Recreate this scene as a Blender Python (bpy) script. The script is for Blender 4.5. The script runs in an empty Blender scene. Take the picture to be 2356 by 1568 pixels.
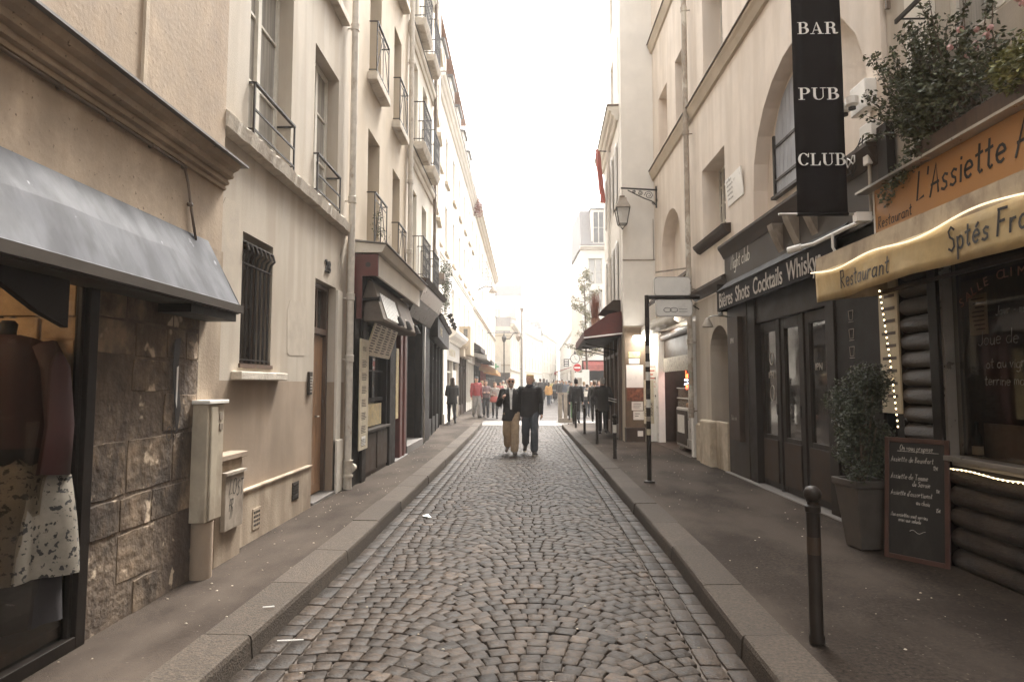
import bpy, bmesh, math, random
from mathutils import Vector, Matrix, Euler
SC = bpy.context.scene
R = math.radians
random.seed(7)

# ------------------------------------------------------------------ camera, world, sun, exposure
CAM = Vector((0.0, 0.0, 1.62)); FPX = 1450.0; PITCH = math.atan(101/FPX); YAW = math.atan(27/FPX)
cd = bpy.data.cameras.new('camera'); cam = bpy.data.objects.new('camera', cd); SC.collection.objects.link(cam)
cd.sensor_width = 36; cd.lens = 36*FPX/2356; cd.clip_start = 0.05; cd.clip_end = 3000
cam.location = CAM; cam.rotation_euler = (math.pi/2+PITCH, 0, YAW)
SC.camera = cam
SUN_EL, SUN_AZ = R(58), R(20)
world = bpy.data.worlds.new('World'); SC.world = world; world.use_nodes = True
wn = world.node_tree; wn.nodes.clear()
sky = wn.nodes.new('ShaderNodeTexSky'); sky.sky_type = 'NISHITA'; sky.sun_disc = False
sky.sun_elevation = SUN_EL; sky.sun_rotation = SUN_AZ; sky.air_density = 1.0; sky.dust_density = 4.0; sky.ozone_density = 1.0
hs = wn.nodes.new('ShaderNodeHueSaturation'); hs.inputs['Saturation'].default_value = 0.06
mx = wn.nodes.new('ShaderNodeMix'); mx.data_type = 'RGBA'; mx.blend_type = 'MULTIPLY'; mx.inputs[0].default_value = 1
mx.inputs[7].default_value = (1.0, 0.985, 0.962, 1)
bg = wn.nodes.new('ShaderNodeBackground'); bg.inputs['Strength'].default_value = 0.15
wo = wn.nodes.new('ShaderNodeOutputWorld')
wn.links.new(sky.outputs[0], hs.inputs['Color']); wn.links.new(hs.outputs[0], mx.inputs[6])
wn.links.new(mx.outputs[2], bg.inputs[0]); wn.links.new(bg.outputs[0], wo.inputs[0])
sd = bpy.data.lights.new('sun', 'SUN'); sd.energy = 1.2; sd.angle = R(14); sd.color = (1.0, .95, .87)
sun = bpy.data.objects.new('sun', sd); SC.collection.objects.link(sun)
# the light travels away from the sun: azimuth measured from +Y towards +X
sdir = Vector((math.sin(SUN_AZ)*math.cos(SUN_EL), math.cos(SUN_AZ)*math.cos(SUN_EL), math.sin(SUN_EL)))
sun.rotation_euler = sdir.to_track_quat('Z', 'Y').to_euler(); sun.location = (0, 0, 40)
SC.view_settings.view_transform = 'Standard'; SC.view_settings.look = 'None'
SC.view_settings.exposure = 2.6; SC.view_settings.gamma = 1
SC.cycles.use_denoising = True
SC.cycles.max_bounces = 8; SC.cycles.diffuse_bounces = 5; SC.cycles.glossy_bounces = 3
SC.cycles.transmission_bounces = 4; SC.cycles.transparent_max_bounces = 8; SC.cycles.volume_bounces = 1
SC.cycles.sample_clamp_indirect = 6

# calibration: photograph measured on a 2356 x 1568 grid, one ray per measured point
_M = Euler((math.pi/2+PITCH, 0, YAW)).to_matrix()
def ray(u, v): return _M @ Vector(((u-1178)/FPX, -(v-784)/FPX, -1))
def gz(u, v, z=0.13):
    d = ray(u, v); t = (z-CAM.z)/d.z; return CAM + d*t
def gy(u, v, y):
    d = ray(u, v); t = y/d.y; return CAM + d*t

# ------------------------------------------------------------------ materials
MATS = {}
def _n(nt, t, **k):
    n = nt.nodes.new(t)
    for a, b in k.items(): setattr(n, a, b)
    return n
def mat(name, col, rough=.7, metal=0, var=.12, scale=6, bump=.0, bscale=60, emit=None, estr=0, coat=0, spec=.5,
        stain=None, samt=.0, sscale=1.2, slo=.5, shi=.62, stretch=(1, 1, 1), col2=None, attr=None, speck=None, trans=0, alpha=1, wave=None, sheen=0):
    if name in MATS: return MATS[name]
    m = bpy.data.materials.new(name); m.use_nodes = True; nt = m.node_tree; nt.nodes.clear()
    L = nt.links.new
    out = _n(nt, 'ShaderNodeOutputMaterial'); b = _n(nt, 'ShaderNodeBsdfPrincipled'); L(b.outputs[0], out.inputs[0])
    geo = _n(nt, 'ShaderNodeNewGeometry')
    mp = _n(nt, 'ShaderNodeMapping'); mp.inputs['Scale'].default_value = stretch; L(geo.outputs['Position'], mp.inputs[0])
    P = mp.outputs[0]
    n1 = _n(nt, 'ShaderNodeTexNoise'); n1.inputs['Scale'].default_value = scale; n1.inputs['Detail'].default_value = 8; n1.inputs['Roughness'].default_value = .62
    L(P, n1.inputs['Vector'])
    def mixc(fac, a, c, mode='MIX'):
        q = _n(nt, 'ShaderNodeMix', data_type='RGBA', blend_type=mode)
        if isinstance(fac, (int, float)): q.inputs[0].default_value = fac
        else: L(fac, q.inputs[0])
        for s, x in ((6, a), (7, c)):
            if isinstance(x, tuple): q.inputs[s].default_value = (*x[:3], 1)
            else: L(x, q.inputs[s])
        return q.outputs[2]
    def rng(val, a, bb, c=0., d=1.):
        q = _n(nt, 'ShaderNodeMapRange'); L(val, q.inputs[0]); q.inputs[1].default_value = a; q.inputs[2].default_value = bb
        q.inputs[3].default_value = c; q.inputs[4].default_value = d; return q.outputs[0]
    dark = tuple(max(0, c*(1-var*1.6)) for c in col); lite = tuple(c*(1+var) for c in (col2 or col))
    c = mixc(rng(n1.outputs[0], .3, .7), dark, lite)
    if attr:
        a = _n(nt, 'ShaderNodeAttribute', attribute_name=attr)
        c = mixc(1.0, c, a.outputs['Color'], 'MULTIPLY')
    if stain:
        n2 = _n(nt, 'ShaderNodeTexNoise'); n2.inputs['Scale'].default_value = sscale; n2.inputs['Detail'].default_value = 9; n2.inputs['Roughness'].default_value = .68
        mp2 = _n(nt, 'ShaderNodeMapping'); mp2.inputs['Scale'].default_value = (1, 1, .45); mp2.inputs['Location'].default_value = (3.1, 7.7, 1.3)
        L(geo.outputs['Position'], mp2.inputs[0]); L(mp2.outputs[0], n2.inputs['Vector'])
        c = mixc(rng(n2.outputs[0], slo, shi, 0, samt), c, stain)
    if speck:
        n3 = _n(nt, 'ShaderNodeTexNoise'); n3.inputs['Scale'].default_value = speck[1]; n3.inputs['Detail'].default_value = 3
        L(P, n3.inputs['Vector']); c = mixc(rng(n3.outputs[0], speck[2], speck[2]+.05), c, speck[0])
    if wave:
        w = _n(nt, 'ShaderNodeTexNoise'); w.inputs['Scale'].default_value = wave[1]; w.inputs['Detail'].default_value = 5
        mp3 = _n(nt, 'ShaderNodeMapping'); mp3.inputs['Scale'].default_value = wave[2]; L(geo.outputs['Position'], mp3.inputs[0]); L(mp3.outputs[0], w.inputs['Vector'])
        c = mixc(rng(w.outputs[0], .42, .6, 0, wave[3]), c, wave[0])
    L(c, b.inputs['Base Color'])
    L(rng(n1.outputs[0], .3, .7, max(0, rough-.12), min(1, rough+.1)), b.inputs['Roughness'])
    b.inputs['Metallic'].default_value = metal; b.inputs['Specular IOR Level'].default_value = spec
    if coat: b.inputs['Coat Weight'].default_value = coat
    if trans: b.inputs['Transmission Weight'].default_value = trans
    if alpha < 1: b.inputs['Alpha'].default_value = alpha
    if emit: b.inputs['Emission Color'].default_value = (*emit, 1); b.inputs['Emission Strength'].default_value = estr
    if bump:
        nb = _n(nt, 'ShaderNodeTexNoise'); nb.inputs['Scale'].default_value = bscale; nb.inputs['Detail'].default_value = 7; L(P, nb.inputs['Vector'])
        bp = _n(nt, 'ShaderNodeBump'); bp.inputs['Strength'].default_value = min(1, bump); bp.inputs['Distance'].default_value = .01*max(1, bump)
        L(nb.outputs[0], bp.inputs['Height']); L(bp.outputs[0], b.inputs['Normal'])
    MATS[name] = m; return m
def glassmat(name, tint=(.9, .88, .84), refl=.12):
    if name in MATS: return MATS[name]
    m = bpy.data.materials.new(name); m.use_nodes = True; nt = m.node_tree; nt.nodes.clear()
    out = _n(nt, 'ShaderNodeOutputMaterial'); tr = _n(nt, 'ShaderNodeBsdfTransparent'); tr.inputs[0].default_value = (*tint, 1)
    g = _n(nt, 'ShaderNodeBsdfGlossy'); g.inputs['Roughness'].default_value = .03; g.inputs[0].default_value = (.9, .9, .9, 1)
    lw = _n(nt, 'ShaderNodeLayerWeight'); lw.inputs[0].default_value = .5
    pw = _n(nt, 'ShaderNodeMath', operation='POWER'); pw.inputs[1].default_value = 4; nt.links.new(lw.outputs['Facing'], pw.inputs[0])
    fr = _n(nt, 'ShaderNodeMath', operation='ADD'); fr.inputs[1].default_value = .05; nt.links.new(pw.outputs[0], fr.inputs[0])
    mul = _n(nt, 'ShaderNodeMath', operation='MULTIPLY'); mul.inputs[1].default_value = refl*5
    mi = _n(nt, 'ShaderNodeMixShader'); nt.links.new(fr.outputs[0], mul.inputs[0]); mul.use_clamp = True
    nt.links.new(mul.outputs[0], mi.inputs[0]); nt.links.new(tr.outputs[0], mi.inputs[1]); nt.links.new(g.outputs[0], mi.inputs[2]); nt.links.new(mi.outputs[0], out.inputs[0])
    MATS[name] = m; return m

# ------------------------------------------------------------------ objects
COL = SC.collection
def rootloc(o):
    v = Vector((0, 0, 0))
    while o is not None: v += o.location; o = o.parent
    return v
def tag(o, label=None, cat=None, group=None, kind=None):
    if label: o['label'] = label
    if cat: o['category'] = cat
    if group: o['group'] = group
    if kind: o['kind'] = kind
    return o
def thing(name, label, cat, loc=(0, 0, 0), group=None):
    o = bpy.data.objects.new(name, None); COL.objects.link(o); o.location = loc; o.empty_display_size = .2
    return tag(o, label, cat, group)
def copy_tree(o, parent=None):
    c = o.copy(); COL.objects.link(c); c.parent = parent
    for ch in list(o.children): copy_tree(ch, c)
    return c
class Fr:                       # a vertical plane: s along it, n out of it towards the street, z up
    def __init__(s, O, D, N):
        s.O = Vector((*O, 0)); s.D = Vector((*D, 0)).normalized(); s.N = Vector((*N, 0)).normalized()
    def pt(s, a, n, z): return s.O + s.D*a + s.N*n + Vector((0, 0, z))
    def hit(s, u, v, n=0):
        d = ray(u, v); o = s.O + s.N*n; t = (o-CAM).dot(s.N)/d.dot(s.N); p = CAM+d*t
        return (p-s.O).dot(s.D), p.z
class MB:
    def __init__(s): s.v = []; s.f = []; s.c = None
    def add(s, vs, fs):
        k = len(s.v); s.v += [tuple(p) for p in vs]; s.f += [tuple(i+k for i in f) for f in fs]; return s
    def box(s, x0, x1, y0, y1, z0, z1):
        vs = [(x, y, z) for z in (z0, z1) for y in (y0, y1) for x in (x0, x1)]
        return s.add(vs, [(0, 2, 3, 1), (4, 5, 7, 6), (0, 1, 5, 4), (2, 6, 7, 3), (0, 4, 6, 2), (1, 3, 7, 5)])
    def fbox(s, fr, a0, a1, n0, n1, z0, z1, n1b=None, n0b=None):   # n1b/n0b: outer/inner n at the top
        vs = []
        for z in (z0, z1):
            na = n0 if z == z0 or n0b is None else n0b; nb = n1 if z == z0 or n1b is None else n1b
            for n in (na, nb):
                for a in (a0, a1): vs.append(fr.pt(a, n, z))
        return s.add(vs, [(0, 2, 3, 1), (4, 5, 7, 6), (0, 1, 5, 4), (2, 6, 7, 3), (0, 4, 6, 2), (1, 3, 7, 5)])
    def quad(s, a, b, c, d): return s.add([a, b, c, d], [(0, 1, 2, 3)])
    def prism(s, prof, fr, a0, a1):             # profile [(n,z)] extruded along s
        k = len(prof); vs = [fr.pt(a0, n, z) for n, z in prof]+[fr.pt(a1, n, z) for n, z in prof]
        return s.add(vs, [tuple(range(k)), tuple(range(2*k-1, k-1, -1))]+[(i, i+k, (i+1) % k+k, (i+1) % k) for i in range(k)])
    def plate(s, poly, fr, n0, n1):             # outline [(s,z)] given thickness n0..n1
        k = len(poly); vs = [fr.pt(a, n0, z) for a, z in poly]+[fr.pt(a, n1, z) for a, z in poly]
        return s.add(vs, [tuple(range(k)), tuple(range(2*k-1, k-1, -1))]+[(i, i+k, (i+1) % k+k, (i+1) % k) for i in range(k)])
    def bar(s, p, q, w, h=None, up=Vector((0, 0, 1))):
        p = Vector(p); q = Vector(q); d = (q-p).normalized(); h = h or w
        if abs(d.dot(up)) > .98: up = Vector((0, 1, 0))
        r = d.cross(up).normalized()*w/2; t = r.cross(d).normalized()*h/2
        vs = [e+a*r+b*t for e in (p, q) for a, b in ((-1, -1), (1, -1), (1, 1), (-1, 1))]
        return s.add(vs, [(3, 2, 1, 0), (4, 5, 6, 7)]+[(i, (i+1) % 4, (i+1) % 4+4, i+4) for i in range(4)])
    def tube(s, path, r, n=8, cap=True, sq=1.0):
        path = [Vector(p) for p in path]; rs = r if isinstance(r, (list, tuple)) else [r]*len(path)
        rings = []; up = Vector((.13, .27, .95)).normalized(); prev = None
        for i, p in enumerate(path):
            d = (path[min(i+1, len(path)-1)]-path[max(i-1, 0)])
            if d.length < 1e-9: d = Vector((0, 0, 1))
            d.normalize()
            if prev is None:
                a = d.cross(up if abs(d.dot(up)) < .95 else Vector((1, 0, 0))).normalized()
            else:
                a = (prev-d*prev.dot(d)).normalized()
            prev = a; b = d.cross(a)
            rings.append([p+(a*math.cos(2*math.pi*k/n)+b*math.sin(2*math.pi*k/n)*sq)*rs[i] for k in range(n)])
        vs = [q for g in rings for q in g]
        fs = [(i*n+k, i*n+(k+1) % n, (i+1)*n+(k+1) % n, (i+1)*n+k) for i in range(len(path)-1) for k in range(n)]
        if cap: fs += [tuple(range(n-1, -1, -1)), tuple((len(path)-1)*n+k for k in range(n))]
        return s.add(vs, fs)
    def lathe(s, c, prof, n=16, sx=1, sy=1, rot=0):
        vs = []; 
        for r, z in prof:
            for k in range(n):
                a = 2*math.pi*k/n+rot; vs.append((c[0]+r*sx*math.cos(a), c[1]+r*sy*math.sin(a), c[2]+z))
        m = len(prof)
        fs = [(i*n+k, i*n+(k+1) % n, (i+1)*n+(k+1) % n, (i+1)*n+k) for i in range(m-1) for k in range(n)]
        fs += [tuple(range(n-1, -1, -1)), tuple((m-1)*n+k for k in range(n))]
        return s.add(vs, fs)
    def ball(s, c, r, n=10, m=7, sx=1, sy=1, sz=1):
        return s.lathe(c, [(max(.001, r*math.sin(math.pi*i/m)), -r*sz*math.cos(math.pi*i/m)) for i in range(m+1)], n, sx, sy)
    def merge(s, o): return s.add(o.v, o.f)
    def xf(s, M):
        s.v = [tuple(M @ Vector(p)) for p in s.v]; return s
    def build(s, name, m, parent=None, smooth=False, bevel=0, label=None, cols=None, auto=False):
        me = bpy.data.meshes.new(name); o0 = rootloc(parent) if parent else Vector((0, 0, 0))
        loc = Vector((0, 0, 0))
        if not parent and s.v:
            n = len(s.v); loc = Vector((sum(p[0] for p in s.v)/n, sum(p[1] for p in s.v)/n, min(p[2] for p in s.v))); o0 = loc
        me.from_pydata([(p[0]-o0.x, p[1]-o0.y, p[2]-o0.z) for p in s.v], [], s.f)
        if cols:
            ca = me.color_attributes.new('tone', 'FLOAT_COLOR', 'POINT')
            flat = []
            for c in cols: flat += [c[0], c[1], c[2], 1]
            ca.data.foreach_set('color', flat)
        bm = bmesh.new(); bm.from_mesh(me); bmesh.ops.recalc_face_normals(bm, faces=bm.faces) if len(bm.faces) < 60000 else None; bm.to_mesh(me); bm.free()
        if smooth: me.polygons.foreach_set('use_smooth', [True]*len(me.polygons))
        me.materials.append(m); o = bpy.data.objects.new(name, me); COL.objects.link(o); o.location = loc
        if parent: o.parent = parent
        if bevel:
            b = o.modifiers.new('edge', 'BEVEL'); b.width = bevel; b.segments = 2; b.limit_method = 'ANGLE'; b.angle_limit = R(40)
            b.harden_normals = False
        if smooth and auto:
            try: me.set_sharp_from_angle(angle=R(35))
            except Exception: pass
        if label: o['label'] = label
        return o
def struct(name, mb, m, **k):
    return tag(mb.build(name, m, **k), kind='structure')

TMP = bpy.data.scenes.new('workbench')
def evalmesh(o):                # modifiers and text evaluated apart from the growing scene
    TMP.collection.objects.link(o); vl = TMP.view_layers[0]; vl.update()
    me = bpy.data.meshes.new_from_object(o.evaluated_get(vl.depsgraph)); bpy.data.objects.remove(o); return me
# text: built-in font turned into a mesh, laid on a plane
def fontmesh(txt, size=1, extrude=.002, sx=1, shear=0, offset=0, align='LEFT'):
    c = bpy.data.curves.new('t', 'FONT'); c.body = txt; c.size = size; c.extrude = extrude; c.shear = shear; c.offset = offset; c.align_x = align
    c.resolution_u = 3
    o = bpy.data.objects.new('t', c); me = evalmesh(o)
    mb = MB(); mb.v = [(v.co.x*sx, v.co.y, v.co.z) for v in me.vertices]; mb.f = [tuple(p.vertices) for p in me.polygons]
    bpy.data.curves.remove(c); bpy.data.meshes.remove(me)
    return mb
def layon(mb, org, ex, ey):     # map local x,y,z to the plane spanned by ex, ey
    ex = Vector(ex).normalized(); ey = Vector(ey); ey = (ey-ex*ey.dot(ex)).normalized(); ez = ex.cross(ey); org = Vector(org)
    mb.v = [tuple(org+ex*x+ey*y+ez*z) for x, y, z in mb.v]; return mb
# handwriting: single stroke letters
def arc(cx, cy, rx, ry, a0, a1, n=7):
    return [(cx+rx*math.cos(R(a0+(a1-a0)*i/n)), cy+ry*math.sin(R(a0+(a1-a0)*i/n))) for i in range(n+1)]
G = {
 'a': [arc(.25, .25, .22, .25, 60, 360, 9), [(.48, .5), (.47, .1), (.55, 0)]], 'b': [[(.05, 1), (.05, 0)], arc(.27, .25, .22, .25, 160, -170, 9)],
 'c': [arc(.27, .25, .24, .25, 50, 310, 8)], 'd': [arc(.25, .25, .22, .25, 60, 360, 9), [(.48, 1), (.48, 0)]],
 'e': [[(.05, .27), (.45, .3)]+arc(.26, .27, .22, .25, 10, 310, 9)], 'f': [[(.4, .95), (.25, 1), (.18, .85), (.18, 0)], [(.02, .5), (.38, .52)]],
 'g': [arc(.25, .25, .22, .25, 60, 360, 9), [(.48, .5), (.48, -.25), (.3, -.38), (.08, -.28)]], 'h': [[(.05, 1), (.05, 0)], [(.05, .35), (.2, .5), (.4, .45), (.42, 0)]],
 'i': [[(.1, .5), (.1, 0)], [(.1, .7), (.11, .74)]], 'j': [[(.2, .5), (.2, -.25), (.05, -.35)], [(.2, .7), (.21, .74)]], 'k': [[(.05, 1), (.05, 0)], [(.4, .5), (.08, .22), (.42, 0)]],
 'l': [[(.08, 1), (.08, .05), (.18, 0)]], 'm': [[(.05, .5), (.05, 0)], [(.05, .38), (.18, .5), (.28, .42), (.3, 0)], [(.3, .38), (.43, .5), (.53, .42), (.55, 0)]],
 'n': [[(.05, .5), (.05, 0)], [(.05, .36), (.22, .5), (.4, .42), (.42, 0)]], 'o': [arc(.26, .25, .22, .25, 0, 360, 10)], 'p': [[(.05, .5), (.03, -.4)], arc(.27, .25, .22, .25, 160, -170, 9)],
 'q': [arc(.25, .25, .22, .25, 60, 360, 9), [(.48, .5), (.48, -.4)]], 'r': [[(.05, .5), (.05, 0)], [(.05, .33), (.18, .48), (.34, .48)]],
 's': [[(.38, .44), (.22, .5), (.08, .4), (.15, .28), (.34, .2), (.36, .07), (.2, 0), (.03, .06)]], 't': [[(.18, .85), (.17, .1), (.26, 0), (.36, .05)], [(.0, .56), (.36, .6)]],
 'u': [[(.05, .5), (.06, .12), (.2, 0), (.36, .08), (.42, .5), (.43, 0)]], 'v': [[(.02, .5), (.2, 0), (.4, .5)]], 'w': [[(.02, .5), (.15, 0), (.28, .4), (.42, 0), (.55, .5)]],
 'x': [[(.02, .5), (.4, 0)], [(.4, .5), (.02, 0)]], 'y': [[(.03, .5), (.22, .05)], [(.42, .5), (.1, -.38)]], 'z': [[(.02, .5), (.4, .5), (.02, 0), (.42, 0)]],
 'A': [[(.0, -.04), (.36, 1), (.56, .02)], [(.06, .34), (.56, .36)]], 'B': [[(.05, 1), (.05, 0)], [(.05, 1), (.4, .9), (.38, .6), (.05, .52), (.48, .4), (.46, .08), (.05, 0)]],
 'C': [arc(.35, .5, .33, .5, 50, 310, 10)], 'F': [[(.08, 1), (.05, 0)], [(.02, 1), (.55, .98)], [(.06, .52), (.42, .54)]], 'J': [[(.42, 1), (.4, .15), (.22, 0), (.03, .12)]],
 'L': [[(.14, 1), (.05, .03), (.52, .1)]], 'N': [[(.05, 0), (.08, 1), (.5, 0), (.55, 1)]], 'O': [arc(.36, .5, .34, .5, 0, 360, 12)], 'R': [[(.08, 1), (.05, 0)], [(.0, .98), (.42, .98), (.46, .62), (.07, .5), (.52, 0)]],
 'S': [[(.5, .86), (.3, 1), (.08, .84), (.16, .6), (.42, .46), (.46, .16), (.24, 0), (.02, .12)]], 'T': [[(.0, 1), (.6, 1)], [(.3, 1), (.3, 0)]],
 "'": [[(.1, 1), (.07, .78)]], '-': [[(.05, .28), (.35, .3)]], '1': [[(.05, .75), (.22, 1), (.22, 0)]], '2': [[(.05, .8), (.22, 1), (.42, .8), (.05, 0), (.46, 0)]], '5': [[(.42, 1), (.1, 1), (.08, .58), (.35, .55), (.42, .2), (.2, 0), (.03, .1)]],
 '0': [arc(.24, .5, .22, .5, 0, 360, 10)], '3': [[(.05, .95), (.38, .9), (.34, .6), (.16, .52), (.42, .4), (.36, .04), (.03, .04)]], '€': [arc(.32, .4, .26, .38, 50, 310, 8), [(0, .46), (.4, .46)], [(0, .34), (.36, .34)]], '>': [[(0, .3), (.7, .3)], [(.5, .45), (.7, .3), (.5, .15)]],
}
G['é'] = G['e']+[[(.22, .64), (.36, .78)]]; G['è'] = G['e']+[[(.16, .78), (.28, .64)]]
def hand(txt, size, w, jit=.0, sp=.12, sx=1.0, slant=.0, rnd=None):
    """stroke lettering as flat ribbons in the local xy plane, z up"""
    rnd = rnd or random.Random(3); mb = MB(); x = 0; z = 0
    for ch in txt:
        if ch == ' ': x += .35*size*sx; continue
        g = G.get(ch)
        if not g: x += .3*size; continue
        wd = max(p[0] for st in g for p in st); dy = rnd.uniform(-jit, jit)*size
        for st in g:
            pts = [Vector((x+(p[0]*sx+slant*p[1])*size, p[1]*size+dy, 0)) for p in st]
            z += .00006
            L_, R_ = [], []
            for i, p in enumerate(pts):
                d = (pts[min(i+1, len(pts)-1)]-pts[max(i-1, 0)]);
                if d.length < 1e-6: d = Vector((1, 0, 0))
                d.normalize(); nn = Vector((-d.y, d.x, 0))*w/2
                if i == 0: p = p-d*w*.3
                if i == len(pts)-1: p = p+d*w*.3
                L_.append((p+nn)+Vector((0, 0, z))); R_.append((p-nn)+Vector((0, 0, z)))
            n = len(pts); dn = Vector((0, 0, -.002))
            vs = L_+R_
            fs = [(i+n, i+1+n, i+1, i) for i in range(n-1)]
            mb.add(vs, fs)
        x += (wd*sx+sp)*size
    mb.w = x
    return mb
# didone capitals for the banner (unit height)
def didone(ch):
    mb = MB(); k = [0]
    def pl(poly):
        k[0] += 1; z1 = .0015+.0004*k[0]; n = len(poly)
        mb.add([(x, y, 0) for x, y in poly]+[(x, y, z1) for x, y in poly], [tuple(range(n-1, -1, -1)), tuple(range(n, 2*n))]+[(i, (i+1) % n, (i+1) % n+n, i+n) for i in range(n)])
    def rc(x0, x1, y0, y1): pl([(x0, y0), (x1, y0), (x1, y1), (x0, y1)])
    def bowl(cx, cy, RX, RY, rx, ry, a0, a1, n=12):
        for i in range(n):
            t0, t1 = R(a0+(a1-a0)*i/n), R(a0+(a1-a0)*(i+1)/n)
            pl([(cx+rx*math.cos(t0), cy+ry*math.sin(t0)), (cx+RX*math.cos(t0), cy+RY*math.sin(t0)), (cx+RX*math.cos(t1), cy+RY*math.sin(t1)), (cx+rx*math.cos(t1), cy+ry*math.sin(t1))])
    W = .9
    if ch == 'B':
        rc(.12, .3, 0, 1); rc(0, .42, .955, 1); rc(0, .44, 0, .045); rc(.3, .44, .5, .54); bowl(.42, .76, .33, .24, .16, .2, -90, 90); bowl(.44, .27, .38, .27, .19, .225, -90, 90); W = .92
    elif ch == 'P':
        rc(.12, .3, 0, 1); rc(0, .42, .955, 1); rc(0, .44, 0, .045); bowl(.42, .73, .38, .27, .18, .225, -90, 90); W = .88
        rc(.3, .42, .46, .5)
    elif ch == 'R':
        rc(.12, .3, 0, 1); rc(0, .42, .955, 1); rc(0, .42, 0, .045); bowl(.42, .75, .34, .25, .16, .205, -90, 90); rc(.3, .42, .5, .54)
        pl([(.42, .52), (.6, .52), (.74, .42), (.76, .12), (.6, .1), (.56, .4)]); bowl(.78, .1, .19, .12, .03, .05, 175, 350, 8); W = 1.02
    elif ch == 'A':
        pl([(.12, 0), (.17, 0), (.47, .93), (.45, 1)]); pl([(.43, 1), (.5, 1), (.86, .02), (.66, .02)]); rc(.25, .62, .3, .34); rc(0, .3, 0, .045); rc(.54, .98, 0, .04); W = 1.02
    elif ch == 'U':
        rc(.12, .3, .3, 1); rc(0, .42, .955, 1); rc(.6, 1, .955, 1); rc(.78, .83, .3, 1); bowl(.475, .3, .355, .32, .3, .27, 180, 360); bowl(.4, .3, .28, .3, .1, .26, 180, 270, 6); W = 1.03
    elif ch == 'L':
        rc(.12, .3, 0, 1); rc(0, .44, .955, 1); rc(0, .8, 0, .045); pl([(.62, .045), (.8, .045), (.82, .36), (.78, .36)]); W = .88
    elif ch == 'C':
        bowl(.46, .5, .46, .52, .27, .475, 40, 320, 20); pl([(.76, .7), (.84, .66), (.86, 1), (.82, 1)]); W = .95
    mb.w = W; return mb
def ditext(txt, h, sx=1):
    mb = MB(); x = 0
    for ch in txt:
        g = didone(ch); mb.add([(x+a*h*sx, b*h, c) for a, b, c in g.v], g.f); x += (g.w+.04)*h*sx
    mb.w = x; return mb

# ------------------------------------------------------------------ building parts
def arcpts(a0, a1, zs, zt, n=12):
    c = (a0+a1)/2; r = (a1-a0)/2
    return [(c-r*math.cos(math.pi*i/n), zs+(zt-zs)*math.sin(math.pi*i/n)) for i in range(n+1)]
def wall(fr, parent, a0, a1, z0, z1, ops, m, T=.4, back=7, name='wall', bz=None, label=None):
    """ops: (s0,s1,z0,z1[,spring z]) openings through a wall of thickness T"""
    S = sorted({a0, a1, *[o[0] for o in ops], *[o[1] for o in ops]}); Z = sorted({z0, z1, *[o[2] for o in ops], *[o[3] for o in ops]})
    mb = MB()
    def solid(s, z): return a0 < s < a1 and z0 < z < z1 and not any(o[0] < s < o[1] and o[2] < z < o[3] for o in ops)
    cs = [(S[i]+S[i+1])/2 for i in range(len(S)-1)]; cz = [(Z[i]+Z[i+1])/2 for i in range(len(Z)-1)]
    for i, s in enumerate(cs):
        for j, z in enumerate(cz):
            if not solid(s, z): continue
            A, B, C, D = S[i], S[i+1], Z[j], Z[j+1]
            mb.quad(fr.pt(A, 0, C), fr.pt(B, 0, C), fr.pt(B, 0, D), fr.pt(A, 0, D)); mb.quad(fr.pt(A, -T, C), fr.pt(A, -T, D), fr.pt(B, -T, D), fr.pt(B, -T, C))
            e = 1e-4
            if not solid(A-e, z): mb.quad(fr.pt(A, 0, C), fr.pt(A, 0, D), fr.pt(A, -T, D), fr.pt(A, -T, C))
            if not solid(B+e, z): mb.quad(fr.pt(B, 0, C), fr.pt(B, -T, C), fr.pt(B, -T, D), fr.pt(B, 0, D))
            if not solid(s, C-e): mb.quad(fr.pt(A, 0, C), fr.pt(A, -T, C), fr.pt(B, -T, C), fr.pt(B, 0, C))
            if not solid(s, D+e): mb.quad(fr.pt(A, 0, D), fr.pt(B, 0, D), fr.pt(B, -T, D), fr.pt(A, -T, D))
    for o in ops:
        if len(o) > 4:
            P = arcpts(o[0], o[1], o[4], o[3])
            for (p, a), (q, b) in zip(P, P[1:]):
                mb.quad(fr.pt(p, 0, a), fr.pt(q, 0, b), fr.pt(q, 0, o[3]), fr.pt(p, 0, o[3])) ; mb.quad(fr.pt(p, 0, a), fr.pt(p, -T, a), fr.pt(q, -T, b), fr.pt(q, 0, b))
    if back: mb.fbox(fr, a0, a1, -back, -T-.003, bz or z0, z1)
    bm = mb
    o = mb.build(name, m, parent, label=label)
    return o
def window(fr, parent, a0, a1, z0, z1, n=-.22, fm=None, gm=None, mull=1, trans=2, fw=.05, spring=None, name='window'):
    mb = MB(); d = .05; e = .004
    A, B, C, D = a0+e, a1-e, z0+e, z1-e
    mb.fbox(fr, A, A+fw, n-d, n, C, D); mb.fbox(fr, B-fw, B, n-d, n, C, D); mb.fbox(fr, A+fw, B-fw, n-d, n, C, C+fw*1.5); mb.fbox(fr, A+fw, B-fw, n-d, n, D-fw, D)
    for k in range(1, mull+1):
        c = A+(B-A)*k/(mull+1); mb.fbox(fr, c-fw*.7, c+fw*.7, n-d, n+.012, C+fw*1.5, D-fw)
    for k in range(1, trans+1):
        z = C+(D-C)*k/(trans+1)
        for j in range(mull+1):
            p = A+(B-A)*j/(mull+1)+fw; q = A+(B-A)*(j+1)/(mull+1)-fw
            mb.fbox(fr, p, q, n-d+.006, n-.008, z-.014, z+.014)
    w = mb.build(name, fm, parent)
    MB().fbox(fr, A+.01, B-.01, n-d+.014, n-d+.022, C+.01, D-.01).build('pane', gm, w)
    return w
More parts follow.
